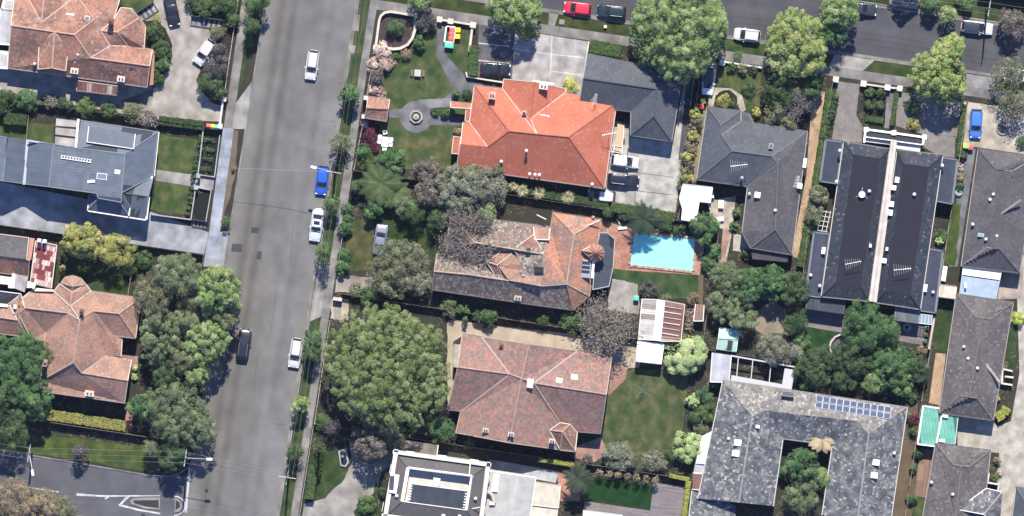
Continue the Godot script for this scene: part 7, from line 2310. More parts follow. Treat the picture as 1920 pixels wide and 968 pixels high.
var kinds := {
	"plane": {"a": Color(0.165, 0.225, 0.085), "b": Color(0.09, 0.15, 0.05), "c": Color(0.27, 0.29, 0.15), "leaf": 0.23, "lobe": 0.2, "many": 225},
	"lime": {"a": Color(0.22, 0.27, 0.1), "b": Color(0.13, 0.18, 0.05), "c": Color(0.29, 0.28, 0.12), "leaf": 0.23, "lobe": 0.22, "many": 225},
	"elm": {"a": Color(0.13, 0.175, 0.07), "b": Color(0.085, 0.12, 0.04), "c": Color(0.2, 0.225, 0.11), "leaf": 0.23, "lobe": 0.1, "many": 247},
	"dark": {"a": Color(0.05, 0.085, 0.032), "b": Color(0.03, 0.055, 0.024), "c": Color(0.085, 0.115, 0.05), "leaf": 0.20, "lobe": 0.24, "many": 225},
	"deep": {"a": Color(0.06, 0.115, 0.045), "b": Color(0.035, 0.075, 0.03), "c": Color(0.1, 0.16, 0.06), "leaf": 0.22, "lobe": 0.25, "many": 225},
	"olive": {"a": Color(0.13, 0.14, 0.075), "b": Color(0.085, 0.095, 0.055), "c": Color(0.2, 0.2, 0.13), "leaf": 0.2, "lobe": 0.2, "many": 170},
	"silver": {"a": Color(0.155, 0.165, 0.115), "b": Color(0.1, 0.11, 0.08), "c": Color(0.22, 0.22, 0.17), "leaf": 0.22, "lobe": 0.22, "many": 150},
	"bluegreen": {"a": Color(0.12, 0.15, 0.075), "b": Color(0.075, 0.1, 0.05), "c": Color(0.17, 0.21, 0.12), "leaf": 0.19, "lobe": 0.22, "many": 240},
	"yellow": {"a": Color(0.25, 0.24, 0.07), "b": Color(0.15, 0.17, 0.05), "c": Color(0.36, 0.31, 0.12), "leaf": 0.22, "lobe": 0.24, "many": 210},
	"topiary": {"a": Color(0.3, 0.37, 0.17), "b": Color(0.21, 0.28, 0.11), "c": Color(0.4, 0.44, 0.24), "leaf": 0.16, "lobe": 0.22, "many": 420},
	"purple": {"a": Color(0.075, 0.065, 0.07), "b": Color(0.045, 0.05, 0.045), "c": Color(0.13, 0.1, 0.11), "leaf": 0.22, "lobe": 0.24, "many": 150},
	"red": {"a": Color(0.09, 0.02, 0.035), "b": Color(0.05, 0.014, 0.024), "c": Color(0.14, 0.04, 0.055), "leaf": 0.2, "lobe": 0.3, "many": 170},
	"blossom": {"a": Color(0.36, 0.27, 0.23), "b": Color(0.26, 0.18, 0.15), "c": Color(0.5, 0.42, 0.37), "leaf": 0.24, "lobe": 0.2, "many": 190},
	"tan": {"a": Color(0.2, 0.15, 0.1), "b": Color(0.12, 0.11, 0.06), "c": Color(0.32, 0.24, 0.17), "leaf": 0.18, "lobe": 0.25, "many": 180},
	"twig": {"a": Color(0.17, 0.15, 0.145), "b": Color(0.11, 0.1, 0.1), "c": Color(0.25, 0.22, 0.21), "leaf": 0.3, "lobe": 0.24, "many": 105},
	"brown": {"a": Color(0.115, 0.1, 0.085), "b": Color(0.075, 0.066, 0.058), "c": Color(0.17, 0.145, 0.125), "leaf": 0.24, "lobe": 0.2, "many": 130},
	"hedge": {"a": Color(0.075, 0.125, 0.04), "b": Color(0.05, 0.09, 0.03), "c": Color(0.12, 0.16, 0.06), "leaf": 0.16, "lobe": 0.3, "many": 220},
	"limehedge": {"a": Color(0.34, 0.36, 0.08), "b": Color(0.25, 0.29, 0.06), "c": Color(0.45, 0.44, 0.14), "leaf": 0.14, "lobe": 0.3, "many": 260},
}

# a tree: uneven crown of leaf clumps on a tapered trunk with limbs
func tree(label: String, x: float, y: float, rp: float, h: float, kind: String, o := {}) -> Node3D:
	var r := rp / SURVEY
	var k: Dictionary = kinds[kind]
	var low: float = o.get("low", h * 0.3)
	var bush: bool = o.get("bush", false)
	var t := thing(o.get("name", "shrub" if bush else "tree"), label, "shrub" if bush else "tree", spot(x, y), 0.0, o.get("group", ""))
	var s := Shape.new()
	var squash: float = o.get("squash", 1.0)     # how far the crown is drawn out along its length
	var turn: float = o.get("turn", 0.0)
	var tips := []
	var ball: bool = kind in ["topiary", "hedge", "limehedge"]
	var lr: float = clampf(r * (k.lobe if ball else 0.3), 0.16, 1.0 if ball else 0.46)
	var n := int(clampf(r * r * squash / (lr * lr) * (1.35 if ball else 2.0), 5, 900))
	var many: float = k.many * PI * r * r * squash * o.get("dense", 1.0) / n
	var bumps := []
	var ragged := 0.1 if ball or kind == "elm" else 0.3
	for i in 11:
		bumps.append(rng.randf_range(-ragged, ragged * 0.8))
	var size := rng.randf_range(0.75, 1.25) if kind != "elm" else 0.85
	var seedling := Vector2(x * 0.7, y * 0.9)
	for i in n:
		var a := rng.randf() * TAU
		var f := a / TAU * 11.0
		var edge: float = 1.0 + lerpf(bumps[int(f) % 11], bumps[(int(f) + 1) % 11], f - int(f))
		var q := sqrt((i + rng.randf()) / n)
		var rad: float = q * (r - lr * 0.6) * edge
		var dome := sqrt(maxf(0.0, 1.0 - q * q * 0.92))
		var here := Vector2(cos(a) * rad * squash, sin(a) * rad)
		# boughs stand out of the crown and hollows lie between them
		var swell := mottle.get_noise_2d(seedling.x + here.x * 5.5, seedling.y + here.y * 5.5) if not ball else 0.0
		if not ball and swell < -0.28 + 0.14 * q and rng.randf() < 0.85:
			continue
		var top := low + (h - low) * (0.25 + 0.75 * dome * rng.randf_range(0.9, 1.04)) + swell * minf(r * 0.5, 2.1 if kind != "elm" else 1.0)
		var c := Vector3(here.x, maxf(top - lr * 0.75, low + 0.1), here.y).rotated(Vector3.UP, turn)
		var col: Color = k.a.lerp(k.b, clampf(0.5 + 0.9 * mottle.get_noise_2d(seedling.x + 40.0 + here.x * 3.0, seedling.y + here.y * 3.0) + rng.randf_range(-0.35, 0.35), 0.0, 1.0))
		if rng.randf() < 0.2:
			col = col.lerp(k.c, rng.randf_range(0.3, 1.0))
		var lk := lr * rng.randf_range(0.7, 1.35)
		lobe(s, c, lk, lk * (0.82 if ball else 0.62), int(many * lk * lk / (lr * lr)), k.leaf * (1.0 if ball else 0.92) * size, col, 0.3, -0.25 if ball else 0.0)
		if i % maxi(4, n / 12) == 0:
			tips.append(c)
	# leaves deeper in the crown, so that it is not hollow
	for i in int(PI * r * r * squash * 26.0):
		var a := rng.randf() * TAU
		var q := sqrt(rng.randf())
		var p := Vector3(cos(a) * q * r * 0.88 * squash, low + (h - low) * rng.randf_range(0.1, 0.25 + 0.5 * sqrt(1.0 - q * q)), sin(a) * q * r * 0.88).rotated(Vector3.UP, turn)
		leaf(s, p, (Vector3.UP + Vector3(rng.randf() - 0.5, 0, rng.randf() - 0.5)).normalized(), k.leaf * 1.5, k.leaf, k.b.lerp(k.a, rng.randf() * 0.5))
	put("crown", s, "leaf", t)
	if kind != "hedge":
		var b := Shape.new()
		var bark := Color(0.12, 0.095, 0.075) if kind != "twig" else Color(0.2, 0.18, 0.17)
		var w: float = clampf(h * 0.028, 0.035, 0.3)
		var fork := Vector3(0, maxf(low * 0.9, h * 0.25), 0)
		b.tube(Vector3.ZERO, fork, w * 1.25, w * 0.85, bark, 9, false)
		var lim := tips.slice(0, 9 if not bush else 4)
		for e in lim:
			var mid: Vector3 = fork.lerp(e, 0.55) + Vector3(0, 0.1 * h * 0.3, 0)
			b.tube(fork, mid, w * 0.6, w * 0.38, bark, 6, false)
			b.tube(mid, e, w * 0.38, w * 0.12, bark, 5, false)
		put("trunk" if not bush else "stem", b, "bark", t)
	return t

func shrub(label: String, x: float, y: float, rp: float, h: float, kind: String, o := {}) -> Node3D:
	var p := o.duplicate()
	p.bush = true
	p.low = o.get("low", 0.1)
	return tree(label, x, y, rp, h, kind, p)

# a bare, twiggy tree
func twig_tree(label: String, x: float, y: float, rp: float, h: float, col: Color, amount := 1.0) -> void:
	var t := thing("tree", label, "tree", spot(x, y))
	var r := rp / SURVEY
	var b := Shape.new()
	var w := Shape.new()
	var fork := Vector3(0, h * 0.3, 0)
	b.tube(Vector3.ZERO, fork, 0.26, 0.2, col * 0.7, 9, false)
	var ends := []
	for i in 16:
		var a := TAU * i / 16.0 + rng.randf_range(-0.2, 0.2)
		var q := rng.randf_range(0.35, 0.8)
		var e := Vector3(cos(a) * r * q, h * rng.randf_range(0.6, 0.92), sin(a) * r * q)
		var mid := fork.lerp(e, 0.5) + Vector3(0, h * 0.06, 0)
		b.tube(fork, mid, 0.12, 0.08, col * 0.85, 6, false)
		b.tube(mid, e, 0.08, 0.045, col * 0.9, 5, false)
		ends.append(mid)
		ends.append(e)
		for j in 4:
			var e2: Vector3 = e + Vector3(rng.randf_range(-0.3, 0.3) * r, rng.randf_range(-0.05, 0.2) * h * 0.4, rng.randf_range(-0.3, 0.3) * r)
			b.tube(e, e2, 0.045, 0.02, col, 4, false)
			ends.append(e2)
	put("trunk", b, "bark", t)
	for i in int(PI * r * r * 75.0 * amount):
		var e: Vector3 = ends[rng.randi() % ends.size()]
		var at := e + Vector3(rng.randfn() * r * 0.17, rng.randfn() * h * 0.06, rng.randfn() * r * 0.17)
		var nn := Vector3(rng.randf() - 0.5, 0.6, rng.randf() - 0.5).normalized()
		var kk := rng.randf_range(0.55, 1.35)
		if rng.randf() < 0.55:
			leaf(w, at, nn, rng.randf_range(0.4, 0.95), 0.045, col * kk)
		else:
			leaf(w, at, nn, rng.randf_range(0.14, 0.26), 0.13, Color(col.r * kk, col.g * kk * 0.97, col.b * kk * 0.95))
	put("twigs", w, "leaf", t)

# a clipped hedge along a line of pixels
func hedge(label: String, pts: Array, wide: float, h: float, kind: String, called := "hedge") -> void:
	var t := thing(called, label, "hedge")
	var k: Dictionary = kinds[kind]
	var s := Shape.new()
	var core := Shape.new()
	var line := outline(pts)
	for i in line.size() - 1:
		var a := line[i]
		var b := line[i + 1]
		var l := a.distance_to(b)
		var d := (b - a) / l
		var q := Vector2(-d.y, d.x)
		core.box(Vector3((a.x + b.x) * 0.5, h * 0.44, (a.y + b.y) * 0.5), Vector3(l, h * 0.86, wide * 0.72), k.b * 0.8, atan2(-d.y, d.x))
		for j in int(l * wide * k.many * 1.2 + l * h * 110.0):
			var u := rng.randf() * l
			var side := rng.randf() < wide / (wide + h)
			var p: Vector2 = a + d * u
			var bulge := 0.08 * sin(u * 3.1) + 0.06 * sin(u * 7.3 + 2.0)
			var at: Vector3
			var nn: Vector3
			if side:
				p += q * rng.randf_range(-0.5, 0.5) * wide
				at = Vector3(p.x, h * (0.94 + bulge * 0.6) + rng.randf_range(-0.12, 0.1), p.y)
				nn = Vector3(rng.randf_range(-0.7, 0.7), 0.9, rng.randf_range(-0.7, 0.7)).normalized()
			else:
				var sg := -1.0 if rng.randf() < 0.5 else 1.0
				p += q * sg * (wide * 0.5 * (0.95 + bulge) + rng.randf_range(-0.1, 0.06))
				at = Vector3(p.x, rng.randf_range(0.05, 0.95) * h, p.y)
				nn = Vector3(q.x * sg + rng.randf_range(-0.5, 0.5), rng.randf_range(-0.1, 0.8), q.y * sg + rng.randf_range(-0.5, 0.5)).normalized()
			var col: Color = k.a.lerp(k.b, rng.randf())
			if rng.randf() < 0.15:
				col = k.c
			var kk := rng.randf_range(0.75, 1.25)
			leaf(s, at, nn, k.leaf * rng.randf_range(0.7, 1.4), k.leaf * 0.6, col * kk)
	put("foliage", s, "leaf", t)
	put("branches", core, "bark", t)

# palms: fronds arch out from the top of the trunk
func palm(label: String, x: float, y: float, rp: float, h: float, col: Color, many := 22, wide := 0.05, stiff := 0.3, called := "palm_tree") -> void:
	var t := thing(called, label, "palm" if called == "palm_tree" else "plant", spot(x, y))
	var tr := Shape.new()
	tr.tube(Vector3.ZERO, Vector3(0, h, 0), 0.26 if h > 1.5 else 0.12, 0.2 if h > 1.5 else 0.1, Color(0.16, 0.125, 0.1), 10)
	put("trunk", tr, "bark", t)
	var r := rp / SURVEY
	for i in many:
		var f := Shape.new()
		var a := i * 2.39996 + rng.randf_range(-0.1, 0.1)
		var lift := rng.randf_range(0.1, 0.75) * (1.0 - stiff) + stiff * 0.5
		var l := r * rng.randf_range(0.85, 1.08)
		var d := Vector3(cos(a), 0, sin(a))
		var sd := Vector3(-sin(a), 0, cos(a))
		var prev := Vector3(0, h, 0)
		var kk := rng.randf_range(0.7, 1.3)
		var n := 12
		for j in n:
			var u := (j + 1.0) / n
			var p := Vector3(0, h, 0) + d * l * u + Vector3(0, l * (lift * u - 0.85 * lift * u * u - (1.0 - stiff) * 0.35 * u * u * u), 0)
			f.tube(prev, p, 0.035 * (1.0 - u * 0.7), 0.035 * (1.0 - u * 0.8), col * 1.15, 4, false)
			var ll := l * 0.2 * sin(PI * clampf(u * 0.88 + 0.1, 0.0, 1.0)) + 0.08
			for sg in [-1.0, 1.0]:
				for m in 2:
					var base := prev.lerp(p, m * 0.5)
					var tip: Vector3 = base + sd * sg * ll + d * ll * 0.7 + Vector3(0, -ll * 0.25 * rng.randf(), 0)
					var w: Vector3 = d * wide * 0.9
					f.quad(base - w, base + w, tip + w * 0.2, tip - w * 0.2, Color(col.r * kk, col.g * kk, col.b * kk * 0.95) * rng.randf_range(0.8, 1.2))
			prev = p
		put("frond", f, "leaf", t)

# a rosette of stiff pale sword leaves
func rosette(label: String, x: float, y: float, rp: float, h: float, col: Color) -> void:
	var t := thing("yucca", label, "plant", spot(x, y), 0.0, "pale yuccas along the orange house")
	var st := Shape.new()
	st.tube(Vector3.ZERO, Vector3(0, h, 0), 0.1, 0.09, Color(0.2, 0.16, 0.12), 8)
	put("trunk", st, "bark", t)
	var s := Shape.new()
	var r := rp / SURVEY
	for i in 70:
		var a := i * 2.39996
		var el := rng.randf_range(-0.2, 1.2)
		var d := Vector3(cos(a) * cos(el), sin(el), sin(a) * cos(el))
		var sd := Vector3(-sin(a), 0, cos(a)) * 0.045
		var b := Vector3(0, h, 0)
		var e := b + d * r * rng.randf_range(0.8, 1.1)
		var m := b.lerp(e, 0.5) + Vector3.UP * 0.05
		var kk := rng.randf_range(0.6, 1.3)
		s.quad(b - sd * 0.5, b + sd * 0.5, m + sd, m - sd, col * kk)
		s.tri(m - sd, m + sd, e, col * kk)
	put("leaves", s, "leaf", t)

# weeds, fallen leaves and low plants on the bare ground between the gardens' paths and lawns
func make_undergrowth() -> void:
	var s := Shape.new()
	var rects := []
	for p in covered:
		var r := Rect2(p[0], Vector2.ZERO)
		for q in p:
			r = r.expand(q)
		rects.append(r)
	for i in 15000:
		var x := rng.randf_range(-30, 1950)
		var y := rng.randf_range(-20, 988)
		if x > kerb_w(y) - 60.0 and x < front_e(y) + 4.0 or x > 700.0 and y < path_p(x) + 20.0 or x < 360.0 and y > 800.0 + x * 0.15:
			continue
		var at := plan(x, y)
		var thick := mottle.get_noise_2d(at.x * 4.0, at.y * 4.0 + 90.0)
		if thick < -0.2:
			continue
		var bare := true
		for k in covered.size():
			if rects[k].has_point(at) and Geometry2D.is_point_in_polygon(at, covered[k]):
				bare = false
				break
		if not bare:
			continue
		var high := 0.12 + 0.5 * maxf(thick, 0.0)
		var col := Color(0.07, 0.1, 0.04).lerp(Color(0.17, 0.15, 0.09), rng.randf()) if rng.randf() < 0.75 else Color(0.2, 0.15, 0.1)
		for j in 11:
			var d := Vector3(rng.randfn() * 0.28, rng.randf() * high, rng.randfn() * 0.28)
			leaf(s, Vector3(at.x, 0.02, at.y) + d, (Vector3.UP + Vector3(rng.randf() - 0.5, 0, rng.randf() - 0.5)).normalized(), rng.randf_range(0.1, 0.22), 0.1, col * rng.randf_range(0.6, 1.35))
	tag(stuff(put("undergrowth", s, "leaf")), "weeds, leaf litter and low plants on the bare garden soil", "undergrowth")

func make_plants() -> void:
	var nth := ["first", "second", "third", "fourth", "fifth", "sixth", "seventh", "eighth", "ninth", "tenth", "eleventh", "twelfth"]
	var bed := "bushes round the concrete driveway"
	shrub("dark bush at the north end of the kidney bed beside the terracotta house", 290, 62, 21, 2.6, "dark", {"group": bed})
	shrub("dark bush bulging into the driveway from the kidney bed", 302, 95, 22, 2.8, "dark")
	shrub("mid-green bush in the kidney bed, next south of the bulging one", 302, 122, 19, 2.4, "deep")
	shrub("dark bush at the southern tip of the kidney bed", 294, 146, 16, 2.0, "dark")
	shrub("small yellow bush beside the pale pavers and dark battens", 294, 36, 9, 1.3, "yellow")
	shrub("olive bush at the top of the bed by the white hatchback", 407, 62, 15, 2.2, "olive")
	tree("purplish dark tree in the bed south of the white hatchback", 411, 100, 19, 3.6, "purple", {"low": 0.6})
	tree("dark purplish tree overhanging the footpath fence by the driveway", 403, 128, 24, 4.2, "purple", {"low": 0.6})
	tree("dark green tree in the rounded bed beside the driveway exit", 394, 158, 24, 4.0, "dark", {"low": 0.5})
	tree("dark green bush behind the driveway's white gate post", 413, 175, 15, 3.0, "dark", {"low": 0.5})
	for q in [[362, 8, 18, "dark bush left of the pale boulder, nearest the black sedan"], [388, 14, 20, "dark bush just west of the pale boulder"], [428, 10, 22, "dark bush east of the pale boulder"], [438, 38, 15, "dark bush between the boulder and the footpath fence"]]:
		shrub(q[3], q[0], q[1], q[2], 2.6, "dark")
	tree("dark street tree at the top of the western nature strip", 482, 6, 25, 6.5, "dark")
	tree("dark street tree below the topmost one on the western nature strip", 472, 50, 17, 5.5, "dark")
	for q in [[10, 190, 26, 3.4, "dark", "dark bush at the far left behind the terracotta house"], [52, 188, 24, 3.2, "deep", "green bush second from the left behind the terracotta house"], [95, 190, 15, 2.4, "silver", "greyish bush behind the terracotta house, west of the bright round one"], [124, 196, 15, 2.3, "dark", "dark bush beside the bright round bush behind the terracotta house"], [163, 200, 20, 3.0, "hedge", "bright round bush behind the terracotta house"], [203, 206, 17, 2.6, "dark", "dark bush east of the bright round bush"], [250, 213, 23, 3.4, "olive", "olive tree between the terracotta house and the metal roof"], [277, 226, 20, 3.4, "twig", "greyish thin tree overhanging the corner of the metal roof"]]:
		shrub(q[5], q[0], q[1], q[2], q[3], q[4])
	hedge("dark green hedge along the south side of the round driveway", [298, 226, 384, 236], 1.3, 1.6, "dark")
	hedge("narrow strip of shrubs north of the metal roof", [8, 222, 50, 226], 1.6, 1.8, "dark")
	for k in 9:
		shrub("%s cone bush from the north in the row before the northern lawn" % nth[k], 376 - k * 1.6, 256 + k * 9.5, 6.5, 1.5, "dark", {"group": "cone bushes along the front lawns", "name": "cone_bush"})
	for k in 6:
		shrub("%s cone bush from the north in the row before the southern lawn" % nth[k], 360 - k * 1.6, 353 + k * 9.5, 6, 1.5, "dark", {"group": "cone bushes along the front lawns", "name": "cone_bush"})
	for k in 12:
		var row := k % 3
		shrub("low dark front bed bush, %s row from the north, %s from the footpath" % [nth[k / 3], nth[2 - row]], 380 + row * 10 - (k / 3) * 2.6, 262 + (k / 3) * 18 + row, 5.5, 0.6, "dark", {"group": "low bushes in the dark front beds", "name": "bed_bush"})
	shrub("spindly plant on the bare western nature strip", 437, 318, 5, 1.0, "olive")
	tree("small leafy street tree on the bare western nature strip", 424, 414, 10, 3.0, "hedge")
	tree("broad yellowish-green tree south of the metal roof", 157, 455, 36, 6.5, "yellow", {"squash": 1.25, "turn": -0.3})
	tree("yellowish-green tree beside the broad one, nearer the street", 215, 468, 34, 6.0, "yellow", {"squash": 1.1, "turn": -0.3})
	# west street trees
	tree("large yellowish plane tree overhanging the main road", 408, 545, 52, 10.5, "plane")
	tree("pale olive tree on the yard side of the dark conifer", 288, 556, 42, 9.0, "olive")
	tree("tall dark conifer between the plane tree and the pale olive tree", 333, 515, 45, 11.5, "bluegreen")
	tree("olive green street tree below the plane tree", 388, 640, 48, 9.5, "plane", {"dense": 1.0})
	tree("dark green tree beside the salmon roof's east end", 305, 632, 46, 8.5, "bluegreen")
	for q in [[366, 560, 30, "olive", "olive tree joining the plane tree to the dark conifer"], [352, 600, 34, "bluegreen", "grey-green tree in the middle of the western street canopy"], [424, 596, 28, "olive", "yellowish olive tree overhanging the kerb above the black four-wheel drive"], [345, 668, 30, "olive", "olive tree above the dark corner of the street canopy"], [372, 700, 28, "plane", "green tree between the olive street tree and the feathery one"], [300, 600, 30, "olive", "pale olive tree against the salmon roof's north-east corner"]]:
		tree(q[4], q[0], q[1], q[2], 8.0, q[3])
	tree("dark tree filling the corner between the street trees", 318, 702, 36, 7.0, "dark")
	tree("large feathery blue-green tree at the street corner", 330, 770, 62, 9.5, "bluegreen")
	tree("blue-green tree on the corner nearest the main road", 372, 800, 40, 8.0, "bluegreen")
	tree("dark green tree under the corner power pole", 325, 852, 36, 7.0, "dark")
	tree("green tree overhanging the yard west of the street corner", 265, 765, 26, 5.5, "deep")
	tree("thin olive street tree south of the feathery tree", 285, 842, 18, 5.0, "olive")
	tree("dense dark green tree against the salmon roof's west wing", 42, 680, 58, 8.5, "deep")
	tree("dark green tree at the far left edge below the salmon house", 5, 720, 48, 8.0, "deep")
	tree("dark green tree beside the salmon roof's south-west corner", 62, 752, 40, 7.5, "deep")
	tree("dark green tree by the cross street pole", 15, 800, 46, 7.5, "dark")
	tree("thin young tree on the cross street grass", 153, 848, 18, 4.6, "purple", {"dense": 0.5})
	tree("olive tree with pale flowers at the bottom left corner", 30, 935, 46, 6.5, "tan")
	tree("olive tree on the south side of the cross street", 82, 950, 42, 6.0, "tan")
	tree("olive tree nearest the painted traffic island", 122, 958, 28, 5.0, "olive")
	hedge("yellowish hedge south of the salmon house", [88, 778, 160, 788, 236, 800], 1.5, 1.5, "yellow")
	shrub("slender shrub in the shaded yard beside the red lean-to roof", 117, 502, 7, 3.2, "tan")
	shrub("round pale shrub by the salmon house path, northern one", 252, 690, 6, 1.0, "topiary")
	shrub("round pale shrub by the salmon house path, southern one", 252, 706, 7, 1.1, "topiary")
	for q in [[128, 480, 18, "dark shrub in the shaded yard under the broad yellowish tree"], [245, 498, 20, "dark shrub at the shaded yard's north-east corner"], [270, 486, 18, "dark shrub beneath the pale olive tree by the driveway"]]:
		shrub(q[3], q[0], q[1], q[2], 2.2, "dark")
	# east nature strip
	var es := "small street trees on the east nature strip"
	for q in [[656, 178, 17, "deep", "small dark street tree next to the gatehouse's footpath"], [639, 268, 18, "olive", "small street tree just north of the blue hatchback"], [622, 382, 15, "hedge", "small street tree between the blue hatchback and the silver sedan"], [605, 470, 14, "hedge", "small street tree just south of the silver sedan"], [608, 492, 11, "dark", "small dark street tree by the sandy driveway crossing"], [586, 642, 17, "deep", "small street tree beside the white kerbside sedan, northern one"], [585, 662, 16, "dark", "small dark street tree beside the white kerbside sedan, southern one"], [562, 758, 15, "lime", "small bright street tree beside the large round tree's fence"], [554, 846, 15, "dark", "small dark street tree north of the double-crossarm pole"]]:
		tree(q[4], q[0], q[1], q[2] * 1.2, 5.2, q[3], {"group": es, "low": 1.2})
	# corner garden
	shrub("round dark green shrub inside the curved cream wall", 741, 53, 18, 2.4, "deep")
	shrub("two-lobed dark shrub on the corner lawn near the path", 787, 80, 13, 2.2, "deep")
	shrub("small grey clipped shrub at the curved wall", 741, 106, 9, 1.1, "dark")
	shrub("tan domed shrub on the corner lawn", 762, 103, 11.5, 1.5, "tan")
	for q in [[716, 100, 19, "pinkish blossom shrub at the curved wall's south end"], [707, 122, 20, "pinkish blossom shrub along the street fence, middle one"], [727, 118, 15, "pinkish blossom shrub on the lawn side of the street fence"], [703, 168, 14, "pinkish blossom shrub next to the gatehouse"], [715, 178, 12, "darker pink blossom shrub against the gatehouse roof"]]:
		shrub(q[3], q[0], q[1], q[2], 1.9, "blossom")
	tree("dark purple tree between the pinkish blossom shrubs", 707, 147, 15, 3.0, "purple")
	tree("dark tree with pale flowers behind the cream front wall", 796, 40, 22, 3.4, "purple", {"low": 0.6})
	shrub("tan grassy clump beside the dark tree behind the front wall", 813, 50, 9, 1.2, "tan")
	tree("street tree on the side street verge north of the corner garden", 788, -2, 26, 5.5, "plane")
	tree("large bushy street tree north of the car park", 968, 14, 56, 8.5, "plane")
	tree("yellowing tree at the head of the car park", 987, 62, 18, 4.6, "yellow")
	hedge("clipped green hedge between the white wall and the car park", [889, 86, 886, 142], 1.4, 1.4, "hedge")
	shrub("bright yellow-green bush between the car park and the dark slate roof", 1072, 161, 17, 2.4, "limehedge")
	hedge("dense green hedge north of the dark slate roof", [1106, 86, 1164, 97], 1.9, 1.9, "hedge")
	for q in [[855, 177, 8, "deep", "round dark shrub by the corner house's porch, western one"], [876, 176, 10, "dark", "dark shrub with white flowers by the porch"], [815, 210, 9, "dark", "dark shrub by the garden path, east of the fountain"], [834, 212, 9, "dark", "dark flowering shrub by the garden path, beside the porch wall"], [846, 210, 8, "deep", "dark shrub at the porch's garden wall end"], [857, 246, 8, "tan", "brown shrub against the orange house's west wall"]]:
		shrub(q[4], q[0], q[1], q[2], 1.3, q[3])
	shrub("dark red bush beside the gatehouse", 690, 236, 17, 1.4, "red")
	shrub("dark red bush in the middle of the red bed", 692, 258, 16, 1.3, "red")
	shrub("dark red bush next to the white garden table", 702, 276, 12, 1.2, "red")
	shrub("tan flowers at the top of the dark red bed", 684, 230, 9, 1.5, "blossom")
	shrub("leafy green bush south of the dark red bed by the street fence", 681, 283, 17, 2.4, "deep")
	shrub("dark bush in the corner of the street fence and timber fence", 683, 304, 16, 2.4, "dark")
	tree("broad-leaved tree with large glossy leaves behind the white table", 736, 306, 28, 4.6, "deep", {"low": 0.8})
	tree("dark shrubby tree at the pool house fence, east of the broad-leaved tree", 716, 312, 18, 3.6, "dark", {"low": 0.6})
	palm("spreading palm with yellowish fronds in the pool house's front garden", 715, 344, 44, 3.4, Color(0.06, 0.09, 0.035), 22, 0.075, 0.15)
	palm("second palm with arching fronds behind the spreading one", 738, 360, 34, 2.6, Color(0.07, 0.1, 0.04), 18, 0.075, 0.15)
	tree("grey-green tree on the fence line above the front garden", 802, 322, 27, 4.8, "brown")
	tree("brownish olive tree in the pool house's front garden", 806, 362, 34, 5.5, "brown")
	tree("large silver-leaved tree west of the pool house roof", 862, 352, 48, 7.0, "silver")
	tree("silver-leaved tree against the orange roof's edge", 915, 352, 42, 6.5, "silver")
	tree("olive tree over the south-west corner of the orange roof", 883, 328, 26, 5.5, "olive")
	tree("small green tree rising over the orange roof's edge", 936, 323, 13, 5.0, "olive")
	tree("yellow-green tree above the mossy roof", 912, 400, 23, 6.0, "plane")
	tree("grey tree among the silver-leaved trees, south-west side", 845, 385, 26, 6.0, "silver")
	twig_tree("bare grey twiggy tree overhanging the mossy roof", 882, 440, 52, 7.2, Color(0.22, 0.2, 0.195), 1.15)
	tree("olive-leaved tree on the front lawn over the silver sedan", 752, 498, 58, 6.0, "olive")
	tree("low olive tree south of the front lawn by the fence", 735, 530, 34, 4.6, "olive")
	tree("purplish-grey jacaranda-like tree beside the sandy drive fence", 782, 530, 30, 4.8, "silver")
	for q in [[778, 398, 26, "dark", 5.0, "dark tree in the shade north-east of the silver sedan"], [700, 392, 20, "deep", 3.6, "dark green tree beneath the spreading palm"], [760, 386, 22, "bluegreen", 4.4, "grey-green tree between the palms and the brownish olive tree"], [672, 352, 16, "dark", 3.0, "dark bush inside the street fence west of the spreading palm"], [820, 410, 24, "dark", 5.0, "dark tree west of the bare grey twiggy one"]]:
		tree(q[5], q[0], q[1], q[2], q[4], q[3], {"low": 0.6})
	for q in [[652, 395, 14, "dark bush inside the picket fence, northernmost of the row"], [648, 428, 15, "dark bush inside the picket fence opposite the silver sedan"], [652, 410, 10, "small bush inside the picket fence between two darker ones"], [645, 480, 14, "dark bush inside the picket fence, second from the driveway"], [642, 502, 15, "leafy green bush at the pool house's driveway"]]:
		shrub(q[3], q[0], q[1], q[2], 2.0, "deep")
	for q in [[668, 544, 16, "olive", "olive bush on the south side of the pool house's driveway"], [690, 556, 20, "deep", "green bush overhanging the fence by the large round tree"], [842, 577, 19, "bluegreen", "leafy bush in the shaded side passage of the pool house"], [868, 580, 13, "deep", "small bush in the pool house's shaded side passage"], [1018, 602, 14, "dark", "low dark bush by the fence under the mossy roof"], [1072, 604, 24, "hedge", "green bush beneath the brown twiggy tree"], [872, 600, 7, "deep", "small fern on the sandy drive"], [896, 594, 12, "dark", "dark bush along the fence by the sandy drive"]]:
		shrub(q[4], q[0], q[1], q[2], 2.2, q[3])
	shrub("dome-shaped clipped shrub on the sandy drive", 914, 598, 20, 2.6, "dark")
	tree("vast round tree filling the front garden south of the pool house", 726, 689, 121, 13.0, "elm", {"low": 3.0})
	twig_tree("brown twiggy tree over the fence beside the rusty garage", 1134, 610, 56, 6.0, Color(0.27, 0.245, 0.22), 0.85)
	tree("thin brown-leaved tree at the sandy drive's end", 1150, 640, 24, 4.0, "brown", {"dense": 0.7})
	# pool garden
	palm("dark palm at the north edge of the swimming pool", 1207, 412, 37, 4.0, Color(0.02, 0.038, 0.022), 16, 0.07, 0.12)
	hedge("bright hedge along the fence north of the pool", [1146, 388, 1200, 396, 1265, 408], 1.4, 2.0, "hedge")
	tree("dense dark green round tree at the north-east corner of the pool", 1319, 424, 31, 4.6, "deep")
